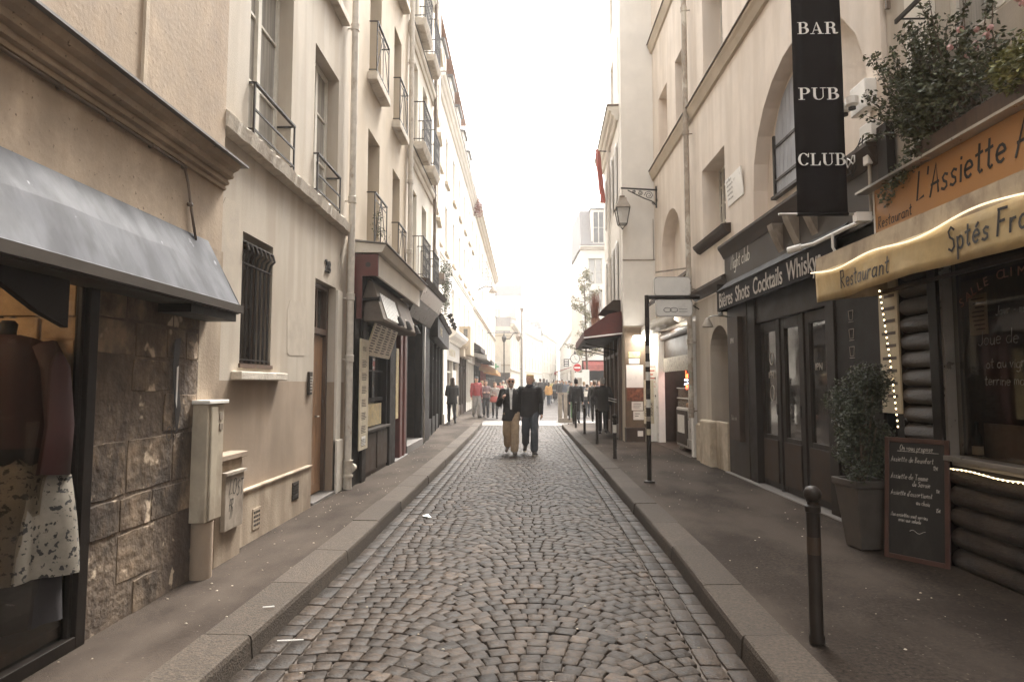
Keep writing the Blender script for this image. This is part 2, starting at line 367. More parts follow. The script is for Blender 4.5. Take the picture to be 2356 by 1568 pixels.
def rail(fr, parent, a0, a1, z0, h, n0=.0, n1=.08, style='cross', m=None, name='railing'):
    mb = MB(); zt = z0+h
    def P(a, z, n=n1): return fr.pt(a, n, z)
    mb.bar(P(a0, zt), P(a1, zt), .035, .02); mb.bar(P(a0, z0+.06), P(a1, z0+.06), .018)
    for a in (a0, a1): mb.bar(P(a, z0), P(a, zt), .018); mb.bar(fr.pt(a, n0-.15, zt), P(a, zt), .018); mb.bar(fr.pt(a, n0-.15, z0+.06), P(a, z0+.06), .016)
    if style == 'cross':
        c = (a0+a1)/2; mb.bar(P(a0, z0+.06), P(c, zt), .012); mb.bar(P(c, zt), P(a1, z0+.06), .012); mb.bar(P(c, z0+.06), P(c, zt), .012)
        mb.bar(P(a0, zt-.12), P(a1, zt-.12), .012)
    elif style == 'bars':
        mb.bar(P(a0, z0+h*.5), P(a1, z0+h*.5), .018)
    elif style == 'scroll':
        k = max(2, int((a1-a0)/.11))
        for i in range(1, k): a = a0+(a1-a0)*i/k; mb.bar(P(a, z0), P(a, zt), .012)
        for i in range(k):
            a = a0+(a1-a0)*(i+.5)/k
            for zc in (.25, .5, .78):
                mb.tube([P(a+.04*math.cos(t), z0+h*zc+.06*math.sin(t)) for t in [x*math.pi/4 for x in range(8)]], .006, 4, False)
        for i in range(3):
            nn = n0+(n1-n0)*i/3
            for a in (a0, a1): mb.bar(fr.pt(a, nn, z0), fr.pt(a, nn, zt), .012)
    return mb.build(name, m, parent)
def cornice(fr, parent, a0, a1, z0, h, d, m, name='cornice', steps=3):
    prof = [(-.01, z0)]
    for i in range(steps):
        z = z0+h*i/steps; n = d*(i+1)/steps
        prof += [(n-.35*d/steps, z), (n, z+h/steps*.35), (n, z+h/steps*.85)]
    prof += [(prof[-1][0], z0+h), (-.01, z0+h)]
    return MB().prism(prof, fr, a0, a1).build(name, m, parent)
def downpipe(fr, parent, a, n, z0, z1, r, m, joints, name='downpipe', base=None):
    mb = MB(); mb.tube([fr.pt(a, n, z0), fr.pt(a, n, z1)], r, 14)
    for z in joints:
        mb.tube([fr.pt(a, n, z-.05), fr.pt(a, n, z-.04), fr.pt(a, n, z+.02), fr.pt(a, n, z+.05), fr.pt(a, n, z+.06)], [r*1.02, r*1.25, r*1.18, r*1.3, r*1.05], 14)
        mb.tube([fr.pt(a, -.01, z-.01), fr.pt(a, n, z-.01)], r*.25, 6)
    return mb.build(name, m, parent, smooth=True, auto=True)
def foliage(name, m, parent, pts, n, size, rnd, stems=None, flat=.4, mats=None, label=None):
    """leaf-sized folded faces scattered round the points (centre, radius)"""
    mb = MB(); cols = []
    W = [p[1]**2 for p in pts]
    for i in range(n):
        c, r = rnd.choices(pts, W)[0]
        d = Vector((rnd.gauss(0, 1), rnd.gauss(0, 1), rnd.gauss(0, 1))).normalized()*(r*rnd.random()**.45)
        p = Vector(c)+d; s = size*rnd.uniform(.6, 1.3)
        a = Vector((rnd.gauss(0, 1), rnd.gauss(0, 1), rnd.gauss(0, .6))).normalized(); b = a.cross(Vector((rnd.gauss(0, 1), rnd.gauss(0, 1), rnd.gauss(0, 1)))).normalized()
        up = a.cross(b)
        mb.add([p-a*s*.5, p+b*s*.25+up*s*.08, p+a*s*.5, p-b*s*.25+up*s*.08], [(0, 1, 2), (0, 2, 3)])
        t = rnd.uniform(.55, 1.5); k = rnd.uniform(-.08, .08); cols += [(t+k, t, t-k)]*4
    return mb.build(name, m, parent, cols=cols, label=label)
# ------------------------------------------------------------------ material list
DK = (.035, .026, .021)
m_cobble = mat('cobble', (.045, .0325, .0235), .6, var=.5, scale=26, bump=.6, bscale=60, attr='tone', spec=.2)
m_joint = mat('joint', (.07, .055, .043), .85, var=.3, scale=20, bump=.5)
m_asph = mat('asphalt', (.047, .036, .028), .9, spec=.1, var=.5, scale=42, bump=.5, bscale=160, stain=(.024, .0175, .0135), samt=.8, sscale=1.1, slo=.42, shi=.66, speck=((.14, .115, .095), 34, .69), wave=((.075, .059, .047), 1.3, (1, .5, 1), .8))
m_kerb = mat('granite', (.082, .066, .053), .8, spec=.15, var=.35, scale=45, bump=.9, bscale=80, stain=(.06, .048, .04), samt=.6, sscale=2.2, speck=((.06, .05, .04), 160, .62), attr='tone')
m_slab = mat('paleslab', (.15, .134, .12), .6, var=.15, scale=8, bump=.25, bscale=80)
m_mall = mat('farpaving', (.06, .05, .043), .75, spec=.15, var=.4, scale=3, bump=.3, bscale=30)
m_render1 = mat('render_aged', (.43, .335, .245), .88, var=.16, scale=5, bump=.3, bscale=30, stain=(.27, .2, .14), samt=.8, sscale=1.4, slo=.43, shi=.66, speck=((.16, .115, .08), 30, .665), wave=((.3, .23, .165), 3, (1, 1, .12), .55))
m_render1u = mat('render_aged_upper', (.5, .41, .31), .88, var=.12, scale=3, bump=.4, bscale=45, stain=(.24, .18, .13), samt=.8, sscale=.8, slo=.45, shi=.7)
m_rub = mat('rubble', (.25, .18, .12), .92, var=.45, scale=6, bump=2.2, bscale=12, stain=(.05, .037, .028), samt=.95, sscale=2.0, slo=.4, shi=.6, speck=((.52, .41, .3), 5, .62))
m_rubwarm = mat('stonewarm', (.42, .29, .17), .9, var=.3, scale=5, bump=2.0, bscale=14, stain=(.24, .15, .08), samt=.8, sscale=1.8)
m_cream = mat('plaster_cream', (.47, .415, .345), .85, var=.07, scale=2, bump=.15, bscale=60, stain=(.34, .27, .195), samt=.55, sscale=.9, slo=.47, shi=.75, wave=((.34, .28, .215), 4.2, (1, 1, .1), .55))
m_creamlow = mat('plaster_soiled', (.34, .26, .19), .85, var=.12, scale=2, bump=.2, bscale=50, stain=(.21, .155, .11), samt=.8, sscale=1.3, slo=.42, shi=.7, wave=((.2, .15, .105), 2.5, (1, 1, .15), .4))
m_plinth = mat('plinth_plaster', (.4, .32, .235), .85, var=.1, scale=4, bump=.3, bscale=50, stain=(.22, .16, .11), samt=.7, sscale=2.2, wave=((.2, .145, .1), 5, (1, 1, .1), .6))
m_ledge = mat('ledge_stone', (.56, .5, .42), .85, var=.12, scale=12, bump=.8, bscale=40, stain=(.25, .19, .14), samt=.8, sscale=3.5, slo=.5, shi=.68)
m_white = mat('plaster_white', (.74, .7, .64), .85, var=.05, scale=2, bump=.1, bscale=60, stain=(.52, .46, .39), samt=.45, sscale=.7, slo=.5, shi=.8)
m_white2 = mat('plaster_pale', (.66, .61, .53), .85, var=.06, scale=2, bump=.1, bscale=60, stain=(.48, .41, .33), samt=.5, sscale=.9, slo=.48, shi=.78)
m_tan = mat('plaster_tan', (.5, .425, .33), .85, var=.08, scale=2, bump=.15, bscale=60, stain=(.34, .265, .185), samt=.6, sscale=.8, slo=.45, shi=.75, wave=((.38, .3, .21), 1.5, (1, 1, .2), .4))
m_pinkish = mat('plaster_pinkish', (.74, .655, .57), .85, var=.06, scale=2, bump=.15, bscale=60, stain=(.56, .47, .38), samt=.55, sscale=.8, slo=.47, shi=.75, wave=((.56, .475, .39), 4, (1, 1, .1), .5))
m_stoneblk = mat('stone_block', (.46, .38, .28), .85, var=.15, scale=6, bump=.7, bscale=30, stain=(.24, .18, .12), samt=.8, sscale=2.4)
m_zinc = mat('zinc', (.2, .19, .18), .55, var=.15, scale=4, metal=.3)
m_slate = mat('slate', (.3, .28, .27), .7, var=.2, scale=14)
m_tile = mat('rooftile', (.42, .25, .18), .8, var=.3, scale=18)
m_pipe = mat('pipe_cream', (.56, .51, .44), .6, var=.12, scale=9, bump=.1, stain=(.26, .19, .13), samt=.8, sscale=5, slo=.55, shi=.66)
m_pipebr = mat('pipe_brown', (.16, .12, .09), .6, var=.2, scale=8)
m_pipegr = mat('pipe_greige', (.34, .28, .22), .6, var=.2, scale=8, stain=(.62, .58, .5), samt=.8, sscale=4, slo=.5, shi=.6)
m_iron = mat('iron', (.035, .029, .025), .5, var=.3, scale=20, metal=.4)
m_frame = mat('frame_white', (.62, .58, .51), .5, var=.08, scale=12)
m_glass = mat('window_glass', (.09, .08, .068), .06, var=.3, scale=1.6, spec=.9)
m_curt = mat('curtain_glass', (.3, .28, .25), .1, var=.25, scale=2.5, spec=.9, stretch=(3, 8, .3))
m_palegl = mat('far_glass', (.4, .38, .35), .15, var=.15, scale=2, spec=.8)
m_black = mat('black_paint', (.0125, .0085, .006), .55, spec=.2, var=.25, scale=6, bump=.08, bscale=40)
m_dkgrey = mat('charcoal_paint', (.026, .019, .0145), .55, spec=.22, var=.2, scale=5, bump=.08, bscale=40)
m_grey2 = mat('grey_paint', (.062, .05, .04), .6, spec=.2, var=.15, scale=4)
m_brownp = mat('brown_panel', (.055, .037, .026), .6, spec=.2, var=.2, scale=6)
m_wood = mat('door_wood', (.36, .21, .115), .5, var=.25, scale=4, stretch=(8, 8, .6), bump=.15, bscale=20)
m_wooddk = mat('dark_wood', (.1, .062, .042), .5, var=.3, scale=4, stretch=(6, 6, .6))
m_logs = mat('log_wood', (.06, .042, .03), .5, var=.35, scale=5, stretch=(10, 1, 10), bump=1.2, bscale=22, stain=(.02, .014, .01), samt=.8, sscale=4)
m_maroon = mat('maroon_paint', (.12, .035, .026), .5, var=.15, scale=5)
m_marcan = mat('maroon_canvas', (.1, .028, .023), .75, var=.2, scale=5, bump=.1)
m_redcan = mat('red_canvas', (.36, .09, .075), .75, var=.15, scale=5)
m_redcan2 = mat('red_canvas_far', (.42, .13, .11), .75, var=.15, scale=5)
m_sheet = mat('grey_sheet', (.038, .037, .042), .7, var=.12, scale=3, bump=.25, bscale=7, wave=((.085, .085, .095), 3, (1, 2, 1), .6), speck=((.22, .22, .24), 9, .7), spec=.3)
m_cmetal = mat('box_cream', (.42, .36, .275), .6, var=.12, scale=6, stain=(.22, .17, .12), samt=.6, sscale=3)
m_greymet = mat('box_grey', (.33, .28, .225), .6, var=.14, scale=6, stain=(.16, .12, .09), samt=.7, sscale=4)
m_orange = mat('orange_panel', (.4, .2, .07), .55, var=.06, scale=2)
m_yellow = mat('yellow_canvas', (.5, .375, .19), .75, var=.14, scale=4, bump=.5, bscale=9, stain=(.38, .23, .08), samt=.6, sscale=3, slo=.48, shi=.7)
m_ylroof = mat('awning_roof', (.42, .33, .22), .8, var=.2, scale=4, stain=(.2, .14, .09), samt=.7, sscale=4)
m_banner = mat('banner_black', (.009, .006, .0055), .85, var=.1, scale=3, spec=.2)
m_letw = mat('letter_white', (.82, .8, .76), .6, var=.05)
m_letg = mat('letter_grey', (.42, .37, .32), .6, var=.2, scale=9)
m_letb = mat('letter_dark', (.022, .018, .016), .6, var=.1)
m_chalk = mat('chalk', (.5, .47, .42), .9, var=.35, scale=60)
m_chalkdim = mat('chalk_faint', (.25, .22, .19), .9, var=.35, scale=60)
m_slatebd = mat('chalkboard', (.018, .016, .014), .6, var=.3, scale=5, stain=(.04, .036, .03), samt=.6, sscale=3)
m_paper = mat('paper', (.66, .62, .55), .8, var=.07, scale=8)
m_paper2 = mat('paper_aged', (.5, .43, .31), .8, var=.12, scale=8)
m_menu = mat('menu_yellow', (.52, .41, .2), .45, var=.25, scale=10, speck=((.2, .1, .05), 40, .6))
m_print = mat('print_dark', (.1, .075, .06), .7, var=.2)
m_printred = mat('print_red', (.45, .1, .06), .7, var=.2)
m_lamp = mat('bulb', (1, .9, .7), .5, emit=(1, .72, .38), estr=1.6)
m_tubelight = mat('tube_light', (1, 1, 1), .5, emit=(1, .97, .92), estr=5)
m_neonr = mat('neon_red', (1, .2, .05), .5, emit=(1, .1, .03), estr=2.2)
m_neonw = mat('neon_white', (.8, .85, 1), .5, emit=(.75, .82, 1), estr=2.5)
m_rope = mat('rope_light', (.9, .8, .6), .5, emit=(1, .8, .5), estr=.22)
m_steel = mat('steel', (.45, .42, .38), .35, metal=.7, var=.1)
m_whitep = mat('white_enamel', (.74, .71, .66), .35, var=.05, scale=5)
m_leaf = mat('leaf_dark', (.085, .092, .045), .5, var=.25, scale=9, attr='tone')
m_leaf2 = mat('leaf_yellowgreen', (.2, .2, .07), .5, var=.25, scale=9, attr='tone')
m_leaf3 = mat('leaf_pale', (.2, .18, .1), .6, var=.25, scale=9, attr='tone')
m_drygrass = mat('dry_grass', (.3, .15, .11), .8, var=.3, scale=20)
m_leafred = mat('leaf_red', (.22, .08, .06), .6, var=.25, scale=9, attr='tone')
m_petal = mat('petal_pink', (.62, .36, .34), .6, var=.15, scale=20)
m_bark = mat('bark', (.12, .09, .065), .9, var=.3, scale=12, bump=.8, bscale=30)
m_pot = mat('pot_grey', (.085, .07, .058), .6, var=.2, scale=6, bump=.1)
m_soil = mat('soil', (.05, .035, .025), .95, var=.3, bump=1)
m_green = mat('bin_green', (.07, .14, .05), .5, var=.15)
m_skin = mat('skin', (.5, .3, .21), .55, var=.06, scale=20)
g_clear = glassmat('clear_glass'); g_shop = glassmat('shop_glass', (.7, .66, .6), .14)

# ------------------------------------------------------------------ the ground
struct('ground', MB().box(-60, 60, -40, 400, -.5, -.03), m_joint)
# kerb lines (x of the outer, road-side top edge) against y
KL = [(-30, -1.66), (3, -1.65), (6, -1.6), (12, -1.58), (20, -1.6), (25.5, -1.68)]
KR = [(-30, 1.24), (3, 1.27), (6, 1.38), (12, 1.43), (20, 1.44), (24.2, 1.44)]
def xl(K, y):
    for (a, x0), (b, x1) in zip(K, K[1:]):
        if y <= b: return x0+(x1-x0)*(y-a)/(b-a)
    return K[-1][1]
YA, YB = 25.4, 24.1
rnd = random.Random(11)
# cobbles in segmental arcs, each sett a worn block
vs, fs, cols = [], [], []
def sett(cx, cy, w, h, ang, tone, z=0.):
    k = len(vs); ca, sa = math.cos(ang), math.sin(ang); tx, ty = rnd.uniform(-.022, .022), rnd.uniform(-.022, .022)
    q = [(rnd.uniform(.93, 1.02), rnd.uniform(.93, 1.02)) for _ in range(4)]
    dz = rnd.uniform(-.003, .003)+z
    for inset, zz in ((1.05, -.03), (1.02, -.0055), (.955, -.001)):
        for i, (sx, sy) in enumerate(((-1, -1), (1, -1), (1, 1), (-1, 1))):
            for cut in ((.84, 1), (1, .84)) if (i % 2 == 1) else ((1, .84), (.84, 1)):
                # octagon corners going round
                a, b = cut
                x = sx*w/2*inset*q[i][0]*a; y = sy*h/2*inset*q[i][1]*b
                vs.append((cx+x*ca-y*sa, cy+x*sa+y*ca, zz+dz+x*tx+y*ty))
    # reorder is consistent: 8 per ring
    for r in (0, 1):
        for i in range(8): fs.append((k+r*8+i, k+r*8+(i+1) % 8, k+(r+1)*8+(i+1) % 8, k+(r+1)*8+i))
    fs.append(tuple(k+16+i for i in range(8))); cols.extend([tone]*24)
def tone(x):
    t = rnd.uniform(.62, 1.25)
    if rnd.random() < (.16 if abs(x+.1) < .5 else .05): t *= 1.6  # more pale setts mid-road: sheen of polished stone put into the tone
    if rnd.random() < .08: t *= .65
    c = rnd.uniform(-.04, .05); return (t*(1+c), t, t*(1-c))
EDG = [-1.6, -.5, .6, 1.7]
for row in range(-16, 250):
    y0 = row*.112
    EJ = [e+rnd.uniform(-.055, .055) for e in EDG]
    for b in range(3):
        for side in (0,):
            yc = y0+1.0
            xa = xl(KL, max(-30, yc))+.288+rnd.uniform(0, .012); xb = xl(KR, yc)-.288-rnd.uniform(0, .012); W = 1.1; c0 = EDG[b]+.55; x = max(xa, EJ[b]); xe = min(xb, EJ[b+1])
            while x < xe-.02:
                w = min(rnd.uniform(.095, .14), xe-x)
                if xe-x-w < .06: w = xe-x
                t = ((x+w/2)-c0)/.55
                y = yc+.19*(1-t*t)+rnd.uniform(-.008, .008)
                ang = math.atan2(-.38*t, .55)
                if -1.5 < y < YA+.1: sett(x+w/2, y, w/math.cos(ang)*.95 if w > .05 else w, .107, ang, tone(x))
                x += w
for K, sg in ((KL, 1), (KR, -1)):          # gutter rows, laid along the kerb
    for off in (.075, .215):
        y = -1.5
        while y < YA:
            l = rnd.uniform(.16, .26); t = tone(0); t = tuple(c*.85 for c in t)
            sett(xl(K, y+l/2)+sg*off, y+l/2, .128, l*.96, 0, t, z=-.003); y += l
me = bpy.data.meshes.new('road'); me.from_pydata(vs, [], fs)
ca = me.color_attributes.new('tone', 'FLOAT_COLOR', 'POINT'); ca.data.foreach_set('color', [q for c in cols for q in (*c, 1)])
me.polygons.foreach_set('use_smooth', [True]*len(me.polygons)); me.materials.append(m_cobble)
o = bpy.data.objects.new('cobbled_road', me); COL.objects.link(o); o['kind'] = 'structure'
struct('road_bed', MB().box(-1.75, 1.5, -20, YA+.2, -.028, -.019), m_joint)
# kerb stones
def kerb(name, K, sg, y0, y1, seed):
    r = random.Random(seed); mb = MB(); cl = []; y = y0
    while y < y1-.2:
        l = min(r.uniform(.95, 1.3), y1-y); a, b = y+.004, y+l-.004; t = r.uniform(.82, 1.12)
        xa, xb = xl(K, a), xl(K, b); w = .29; h = .125+r.uniform(-.004, .004)
        j = r.uniform(-.006, .006); xa += j; xb += j
        c = .022
        prof = lambda x: [(x+sg*.012, -.05), (x, h-c-.01), (x-sg*c*.4, h-c*.3), (x-sg*c, h), (x-sg*w, h+.004), (x-sg*w, -.05)]
        P0, P1 = prof(xa), prof(xb); n = 6
        V = [(p[0], a, p[1]) for p in P0]+[(p[0], b, p[1]) for p in P1]
        mb.add(V, [tuple(range(n)), tuple(range(2*n-1, n-1, -1))]+[(i, i+n, (i+1) % n+n, (i+1) % n) for i in range(n)]); cl += [(t, t*.99, t*.97)]*(2*n); y += l
    return struct(name, mb, m_kerb, cols=cl)
kerb('kerb_left', KL, 1, -8.6, YA, 5); kerb('kerb_right', KR, -1, -8.3, YB, 6)
def strip(name, K, sg, xo, y0, y1, z, m):
    mb = MB(); N = 40; T = []
    for i in range(N+1):
        y = y0+(y1-y0)*i/N; xi = xl(K, y)-sg*.288
        T += [(xi, y, z), (xo, y, z+.02), (xi, y, -.1), (xo, y, -.1)]
    F_ = []
    for i in range(N): k = i*4; F_ += [(k, k+4, k+5, k+1), (k+2, k+3, k+7, k+6), (k, k+2, k+6, k+4)]
    mb.add(T, F_); return struct(name, mb, m)
strip('pavement_left', KL, 1, -3.6, -8.6, YA, .121, m_asph); strip('pavement_right', KR, -1, 4.4, -8.3, YB, .121, m_asph)
# the junction beyond the cobbles: pale slabs, then the paved market street
mb = MB(); cl = []
r = random.Random(4)
for j, (ya, yb) in enumerate(((YA+.02, 26.3), (26.3, 27.4), (27.4, 28.2))):
    x = -3.6
    while x < 5.5:
        w = r.uniform(.8, 1.3); mb.box(x+.008, x+w-.008, ya+.008, yb-.008, -.02, .01+.005*j); t = r.choice((.75, 1, 1.15)); x += w
struct('crossing_slabs', mb, m_slab)
struct('market_street', MB().add([(-60, 28.2, .012), (60, 28.2, .012), (60, 400, .012+.011*371.8), (-60, 400, .012+.011*371.8)], [(0, 1, 2, 3)]), m_mall)
mb = MB()
for y in [29+2.4*i for i in range(12)]: mb.box(-3.2, 4.2, y, y+.16, .0, .018+.011*(y-28.2))
struct('paving_bands', mb, m_slab)
struct('street_left_footway', MB().add([(-3.6, YA+.03, .06), (-1.75, YA+.03, .06), (-1.75, 60, .42), (-3.6, 60, .42)], [(0, 1, 2, 3)]), m_asph)
struct('corner_pavement', MB().box(1.75, 4.6, 24.12, 25.3, -.02, .112), m_asph)

# ------------------------------------------------------------------ LEFT SIDE
FL = Fr((-2.65, 0), (0, 1), (1, 0))
FL1 = Fr((-2.57, 0), (0, 1), (1, 0))
# ---- aged building with the shop window (nearest, left)
b1 = thing('corner_building', 'weathered tan building with heavy moulded cornice above the grey metal canopy', 'building', (-2.57, 3.0, .1))
wall(FL1, b1, 3.72, 4.93, .1, 2.75, [], mat('old_mortar', (.17, .125, .088), .95, var=.4, scale=9, speck=((.46, .37, .27), 7, .64), bump=1.5, bscale=20, stain=(.07, .05, .038), samt=.95, sscale=2.2, slo=.4, shi=.58), T=.38, back=0, name='stone_pier')
mb = MB(); r = random.Random(14); z = .11
while z < 2.7:
    h = min(r.uniform(.22, .38), 2.74-z); a = 3.725
    while a < 4.92:
        w = min(r.uniform(.25, .55), 4.925-a)
        if 4.925-a-w < .12: w = 4.925-a
        j = [r.uniform(.004, .02) for _ in range(8)]; d = r.uniform(.006, .02)
        P = [(a+j[0], z+j[1]), (a+w*.5, z+j[1]*.6), (a+w-j[2], z+j[3]), (a+w-j[2]*.6, z+h*.5), (a+w-j[4], z+h-j[5]), (a+w*.45, z+h-j[6]*.7), (a+j[6], z+h-j[7]), (a+j[0]*.6, z+h*.55)]
        if r.random() < .62: mb.plate(P, FL1, -.01, d*.45)
        a += w
    z += h
mb.build('stone_blocks', m_rub, b1, bevel=.006)
wall(FL1, b1, -9, 5.25, 2.75, 11, [(s, s+1.0, z, z+2) for z in (4.6, 8) for s in (-7, -4.2, -1.4, 1.4)], m_render1, T=.4, back=5)
for z in (4.6, 8):
    for s in (-7, -4.2, -1.4, 1.4): window(FL1, b1, s, s+1, z, z+2, fm=m_frame, gm=m_curt)
wall(FL1, b1, -9, -2.2, .1, 2.75, [], m_render1, T=.4, back=5, name='lower_wall')
wall(FL1, b1, 4.93, 5.28, .1, 2.75, [], m_plinth, T=.4, back=1, name='quoin')
# cornice profile with a lead covered top
prof = [(-.02, 3.275), (.022, 3.28), (.026, 3.3), (.012, 3.306), (.014, 3.318), (.045, 3.326), (.052, 3.348), (.036, 3.354), (.04, 3.37), (.085, 3.382), (.09, 3.402), (.078, 3.408), (.084, 3.43), (.125, 3.45), (.15, 3.49), (-.02, 3.49)]
MB().prism(prof, FL1, -9, 5.25).build('cornice', m_render1, b1)
MB().prism([(-.02, 3.493), (.185, 3.493), (.185, 3.51), (-.02, 3.6)], FL1, -9, 5.32).build('cornice_flashing', m_zinc, b1)
MB().fbox(FL1, 4.05, 4.09, .0, .022, 3.6, 12).build('render_seam', m_render1u, b1)
mb = MB(); cpts = [FL1.hit(*p, n=.02) for p in ((2, 95), (140, 190), (255, 265), (350, 328), (380, 345), (405, 358), (425, 382), (432, 420), (438, 470), (450, 552))]
mb.tube([FL1.pt(-2, .02, cpts[0][1])]+[FL1.pt(s, .022, min(z, 3.255)) for s, z in cpts], .011, 6)
for i in (1, 2, 3, 6, 8): s, z = cpts[i]; z = min(z, 3.255); mb.tube([FL1.pt(s, 0, z), FL1.pt(s, .035, z)], .016, 8)
mb.build('cable', m_pipebr, b1, smooth=True)
MB().fbox(FL1, -9, 5.25, -5.4, .1, 11, 11.2).build('roof', m_zinc, b1)
# shop behind the glass
shop = thing('clothes_shop', 'dim clothes shop with black framed display window and rough stone wall inside', 'shop', (-2.57, 1.5, .1))
mb = MB(); WZ = 2.36
mb.fbox(FL1, 3.63, 3.71, -.06, .03, .13, WZ); mb.fbox(FL1, 3.60, 3.63, -.03, .0, .13, WZ)
mb.fbox(FL1, -2.2, 3.63, -.06, .03, .13, .2); mb.fbox(FL1, -2.2, 3.63, -.06, .03, WZ, 2.44); mb.fbox(FL1, 1.2, 1.27, -.06, .03, .2, WZ)
mb.build('window_frame', m_black, shop, bevel=.004)
MB().fbox(FL1, -2.2, 3.6, -.03, -.022, .2, WZ).build('shop_window', g_shop, shop)
MB().box(-6.4, -2.63, -2.2, 3.7, .1, .26).build('display_floor', m_wooddk, shop)
MB().box(-6.5, -6.4, -2.3, 3.8, .1, 2.75).build('back_wall', m_rubwarm, shop)
# rough stone return wall, built from uneven blocks
mb = MB(); r = random.Random(9); z = .26
while z < 2.55:
    h = r.uniform(.13, .24); x = -6.3
    while x < -2.72:
        w = r.uniform(.2, .5); w = min(w, -2.66-x); d = r.uniform(.0, .035)
        mb.box(x+.008, x+w-.008, 3.7-d, 3.715, z+.006, z+h-.006); x += w
    z += h
mb.box(-6.4, -2.66, 3.705, 3.716, .1, 2.62)
mb.build('inner_stone_wall', m_rubwarm, shop, bevel=.012)
MB().box(-6.4, -2.64, -2.2, 4.0, 2.62, 2.74).build('ceiling', m_wooddk, shop)
pl = bpy.data.lights.new('shop_lamp', 'POINT'); pl.energy = 9; pl.color = (1, .78, .54); pl.shadow_soft_size = .12
po = bpy.data.objects.new('shop_lamp', pl); COL.objects.link(po); po.location = (-3.5, 2.6, 2.35)
sp = thing('ceiling_spotlight', 'small black spotlight shining under the ceiling of the clothes shop', 'lamp', (-3.5, 2.6, 2.5))
MB().lathe((-3.5, 2.6, 2.45), [(.03, .15), (.03, .1), (.06, .02), (.065, 0)], 12).build('lamp_housing', m_black, sp)
MB().ball((-3.5, 2.6, 2.46), .035).build('lamp_bulb', m_lamp, sp)
# grey sheet canopy
cn = thing('metal_canopy', 'grey sheet metal canopy with dark soffit over the shop window at the left edge', 'canopy', (-2.4, 1.5, 2.2))
mb = MB(); N = 90; T = []
for i in range(N+1):
    s = -6+(5.02+6)*i/N; w = .009*math.sin(s*2.3)+.005*math.sin(s*6.1+1)+.002*math.sin(s*13.7)
    T += [FL1.pt(s, .0, 2.79), FL1.pt(s, .13+w, 2.56+w*.6), FL1.pt(s, .27, 2.27), FL1.pt(s, .285, 2.262)]
mb.add(T, [(i*4+k, i*4+k+1, i*4+k+5, i*4+k+4) for i in range(N) for k in range(3)])
k = N*4; mb.add([FL1.pt(5.02, 0, 2.79), FL1.pt(5.02, .28, 2.26), FL1.pt(5.02, .0, 2.26)], [(0, 1, 2)])
o = mb.build('sheet', m_sheet, cn); md = o.modifiers.new('t', 'SOLIDIFY'); md.thickness = .006
mb = MB(); mb.fbox(FL1, -6, 5.06, .255, .29, 2.2, 2.26); mb.fbox(FL1, -6, 5.05, -.01, .255, 2.19, 2.2); mb.build('edge_trim', m_grey2, cn)
for s in (2.75, -.5): MB().plate([(s, 2.19), (s+.62, 2.19), (s+.62, 1.93), (s+.4, 2.0)], FL1, .05, .09).build('bracket', m_black, cn)
MB().fbox(FL1, 4.35, 5.04, .0, .24, 2.13, 2.19).build('end_bracket', m_black, cn)
# mannequin with clothes behind the glass
mn = thing('mannequin', 'headless mannequin in a dark red blouse and spotted skirt behind the left shop window', 'mannequin', (-2.9, 3.48, .26))
mc = Vector((-2.9, 3.48, .3))
mb = MB(); mb.lathe(mc, [(.16, 0), (.16, .02), (.02, .03), (.016, .5)], 18); mb.lathe(mc, [(.012, .5), (.04, 1.62), (.045, 1.66), (.03, 1.68)], 12); mb.build('stand', m_black, mn, smooth=True)
def cloth(name, prof, m, c, sx, sy, folds, amp, n=48, label=None, seed=0):
    mb = MB(); V = []
    for j, (rr, z) in enumerate(prof):
        for k in range(n):
            a = 2*math.pi*k/n; q = 1+amp*(.3+.7*j/len(prof))*math.sin(folds*a+seed+j*.25)+amp*.5*math.sin(folds*1.7*a+j*.4)
            V.append((c[0]+rr*q*sx*math.cos(a), c[1]+rr*q*sy*math.sin(a), c[2]+z))
    mb.add(V, [(i*n+k, i*n+(k+1) % n, (i+1)*n+(k+1) % n, (i+1)*n+k) for i in range(len(prof)-1) for k in range(n)]+[tuple(range(n))])
    return mb.build(name, m, mn, smooth=True, label=label)
m_blouse = mat('blouse', (.045, .012, .01), .8, var=.25, scale=7, stretch=(1, 1, .3))
m_spot = mat('spotted_cloth', (.2, .175, .14), .9, var=.2, scale=9, speck=((.02, .018, .016), 34, .56))
m_scarf = mat('dark_scarf', (.03, .026, .028), .9, var=.2)
cloth('blouse', [(.05, 1.6), (.1, 1.585), (.17, 1.55), (.2, 1.45), (.215, 1.25), (.225, 1.05), (.235, .98)], m_blouse, mc, 1.32, .8, 7, .05)
for sg in (-1, 1):
    mb = MB(); mb.tube([mc+Vector((sg*.2, 0, 1.53)), mc+Vector((sg*.28, .0, 1.4)), mc+Vector((sg*.32, 0, 1.1)), mc+Vector((sg*.32, -.03, .83))], [.075, .075, .07, .08], 12); mb.build('sleeve', m_blouse, mn, smooth=True)
cloth('skirt', [(.17, .98), (.2, .9), (.3, .82), (.33, .6), (.35, .42), (.36, .3)], m_spot, mc, 1.15, .9, 6, .1)
cloth('scarf', [(.19, 1.0), (.205, .96), (.2, .9), (.12, .78), (.06, .66)], m_scarf, mc, 1.2, .9, 5, .05, label='dark scarf tied round the hips')
cloth('underskirt', [(.29, .36), (.3, .2), (.31, .04)], m_scarf, mc, 1.1, .9, 7, .06)
sc_ = thing('scroll_stand', 'black wrought iron garment stand with scroll ornaments behind the mannequin', 'display stand', (-3.2, 3.7, .26))
mb = MB()
mb.bar((-3.35, 3.7, .26), (-3.35, 3.7, 2.1), .025)
mb.bar((-3.62, 3.7, 2.02), (-3.12, 3.7, 2.02), .03)
mb.bar((-3.12, 3.7, 2.02), (-3.12, 3.7, 1.75), .03)
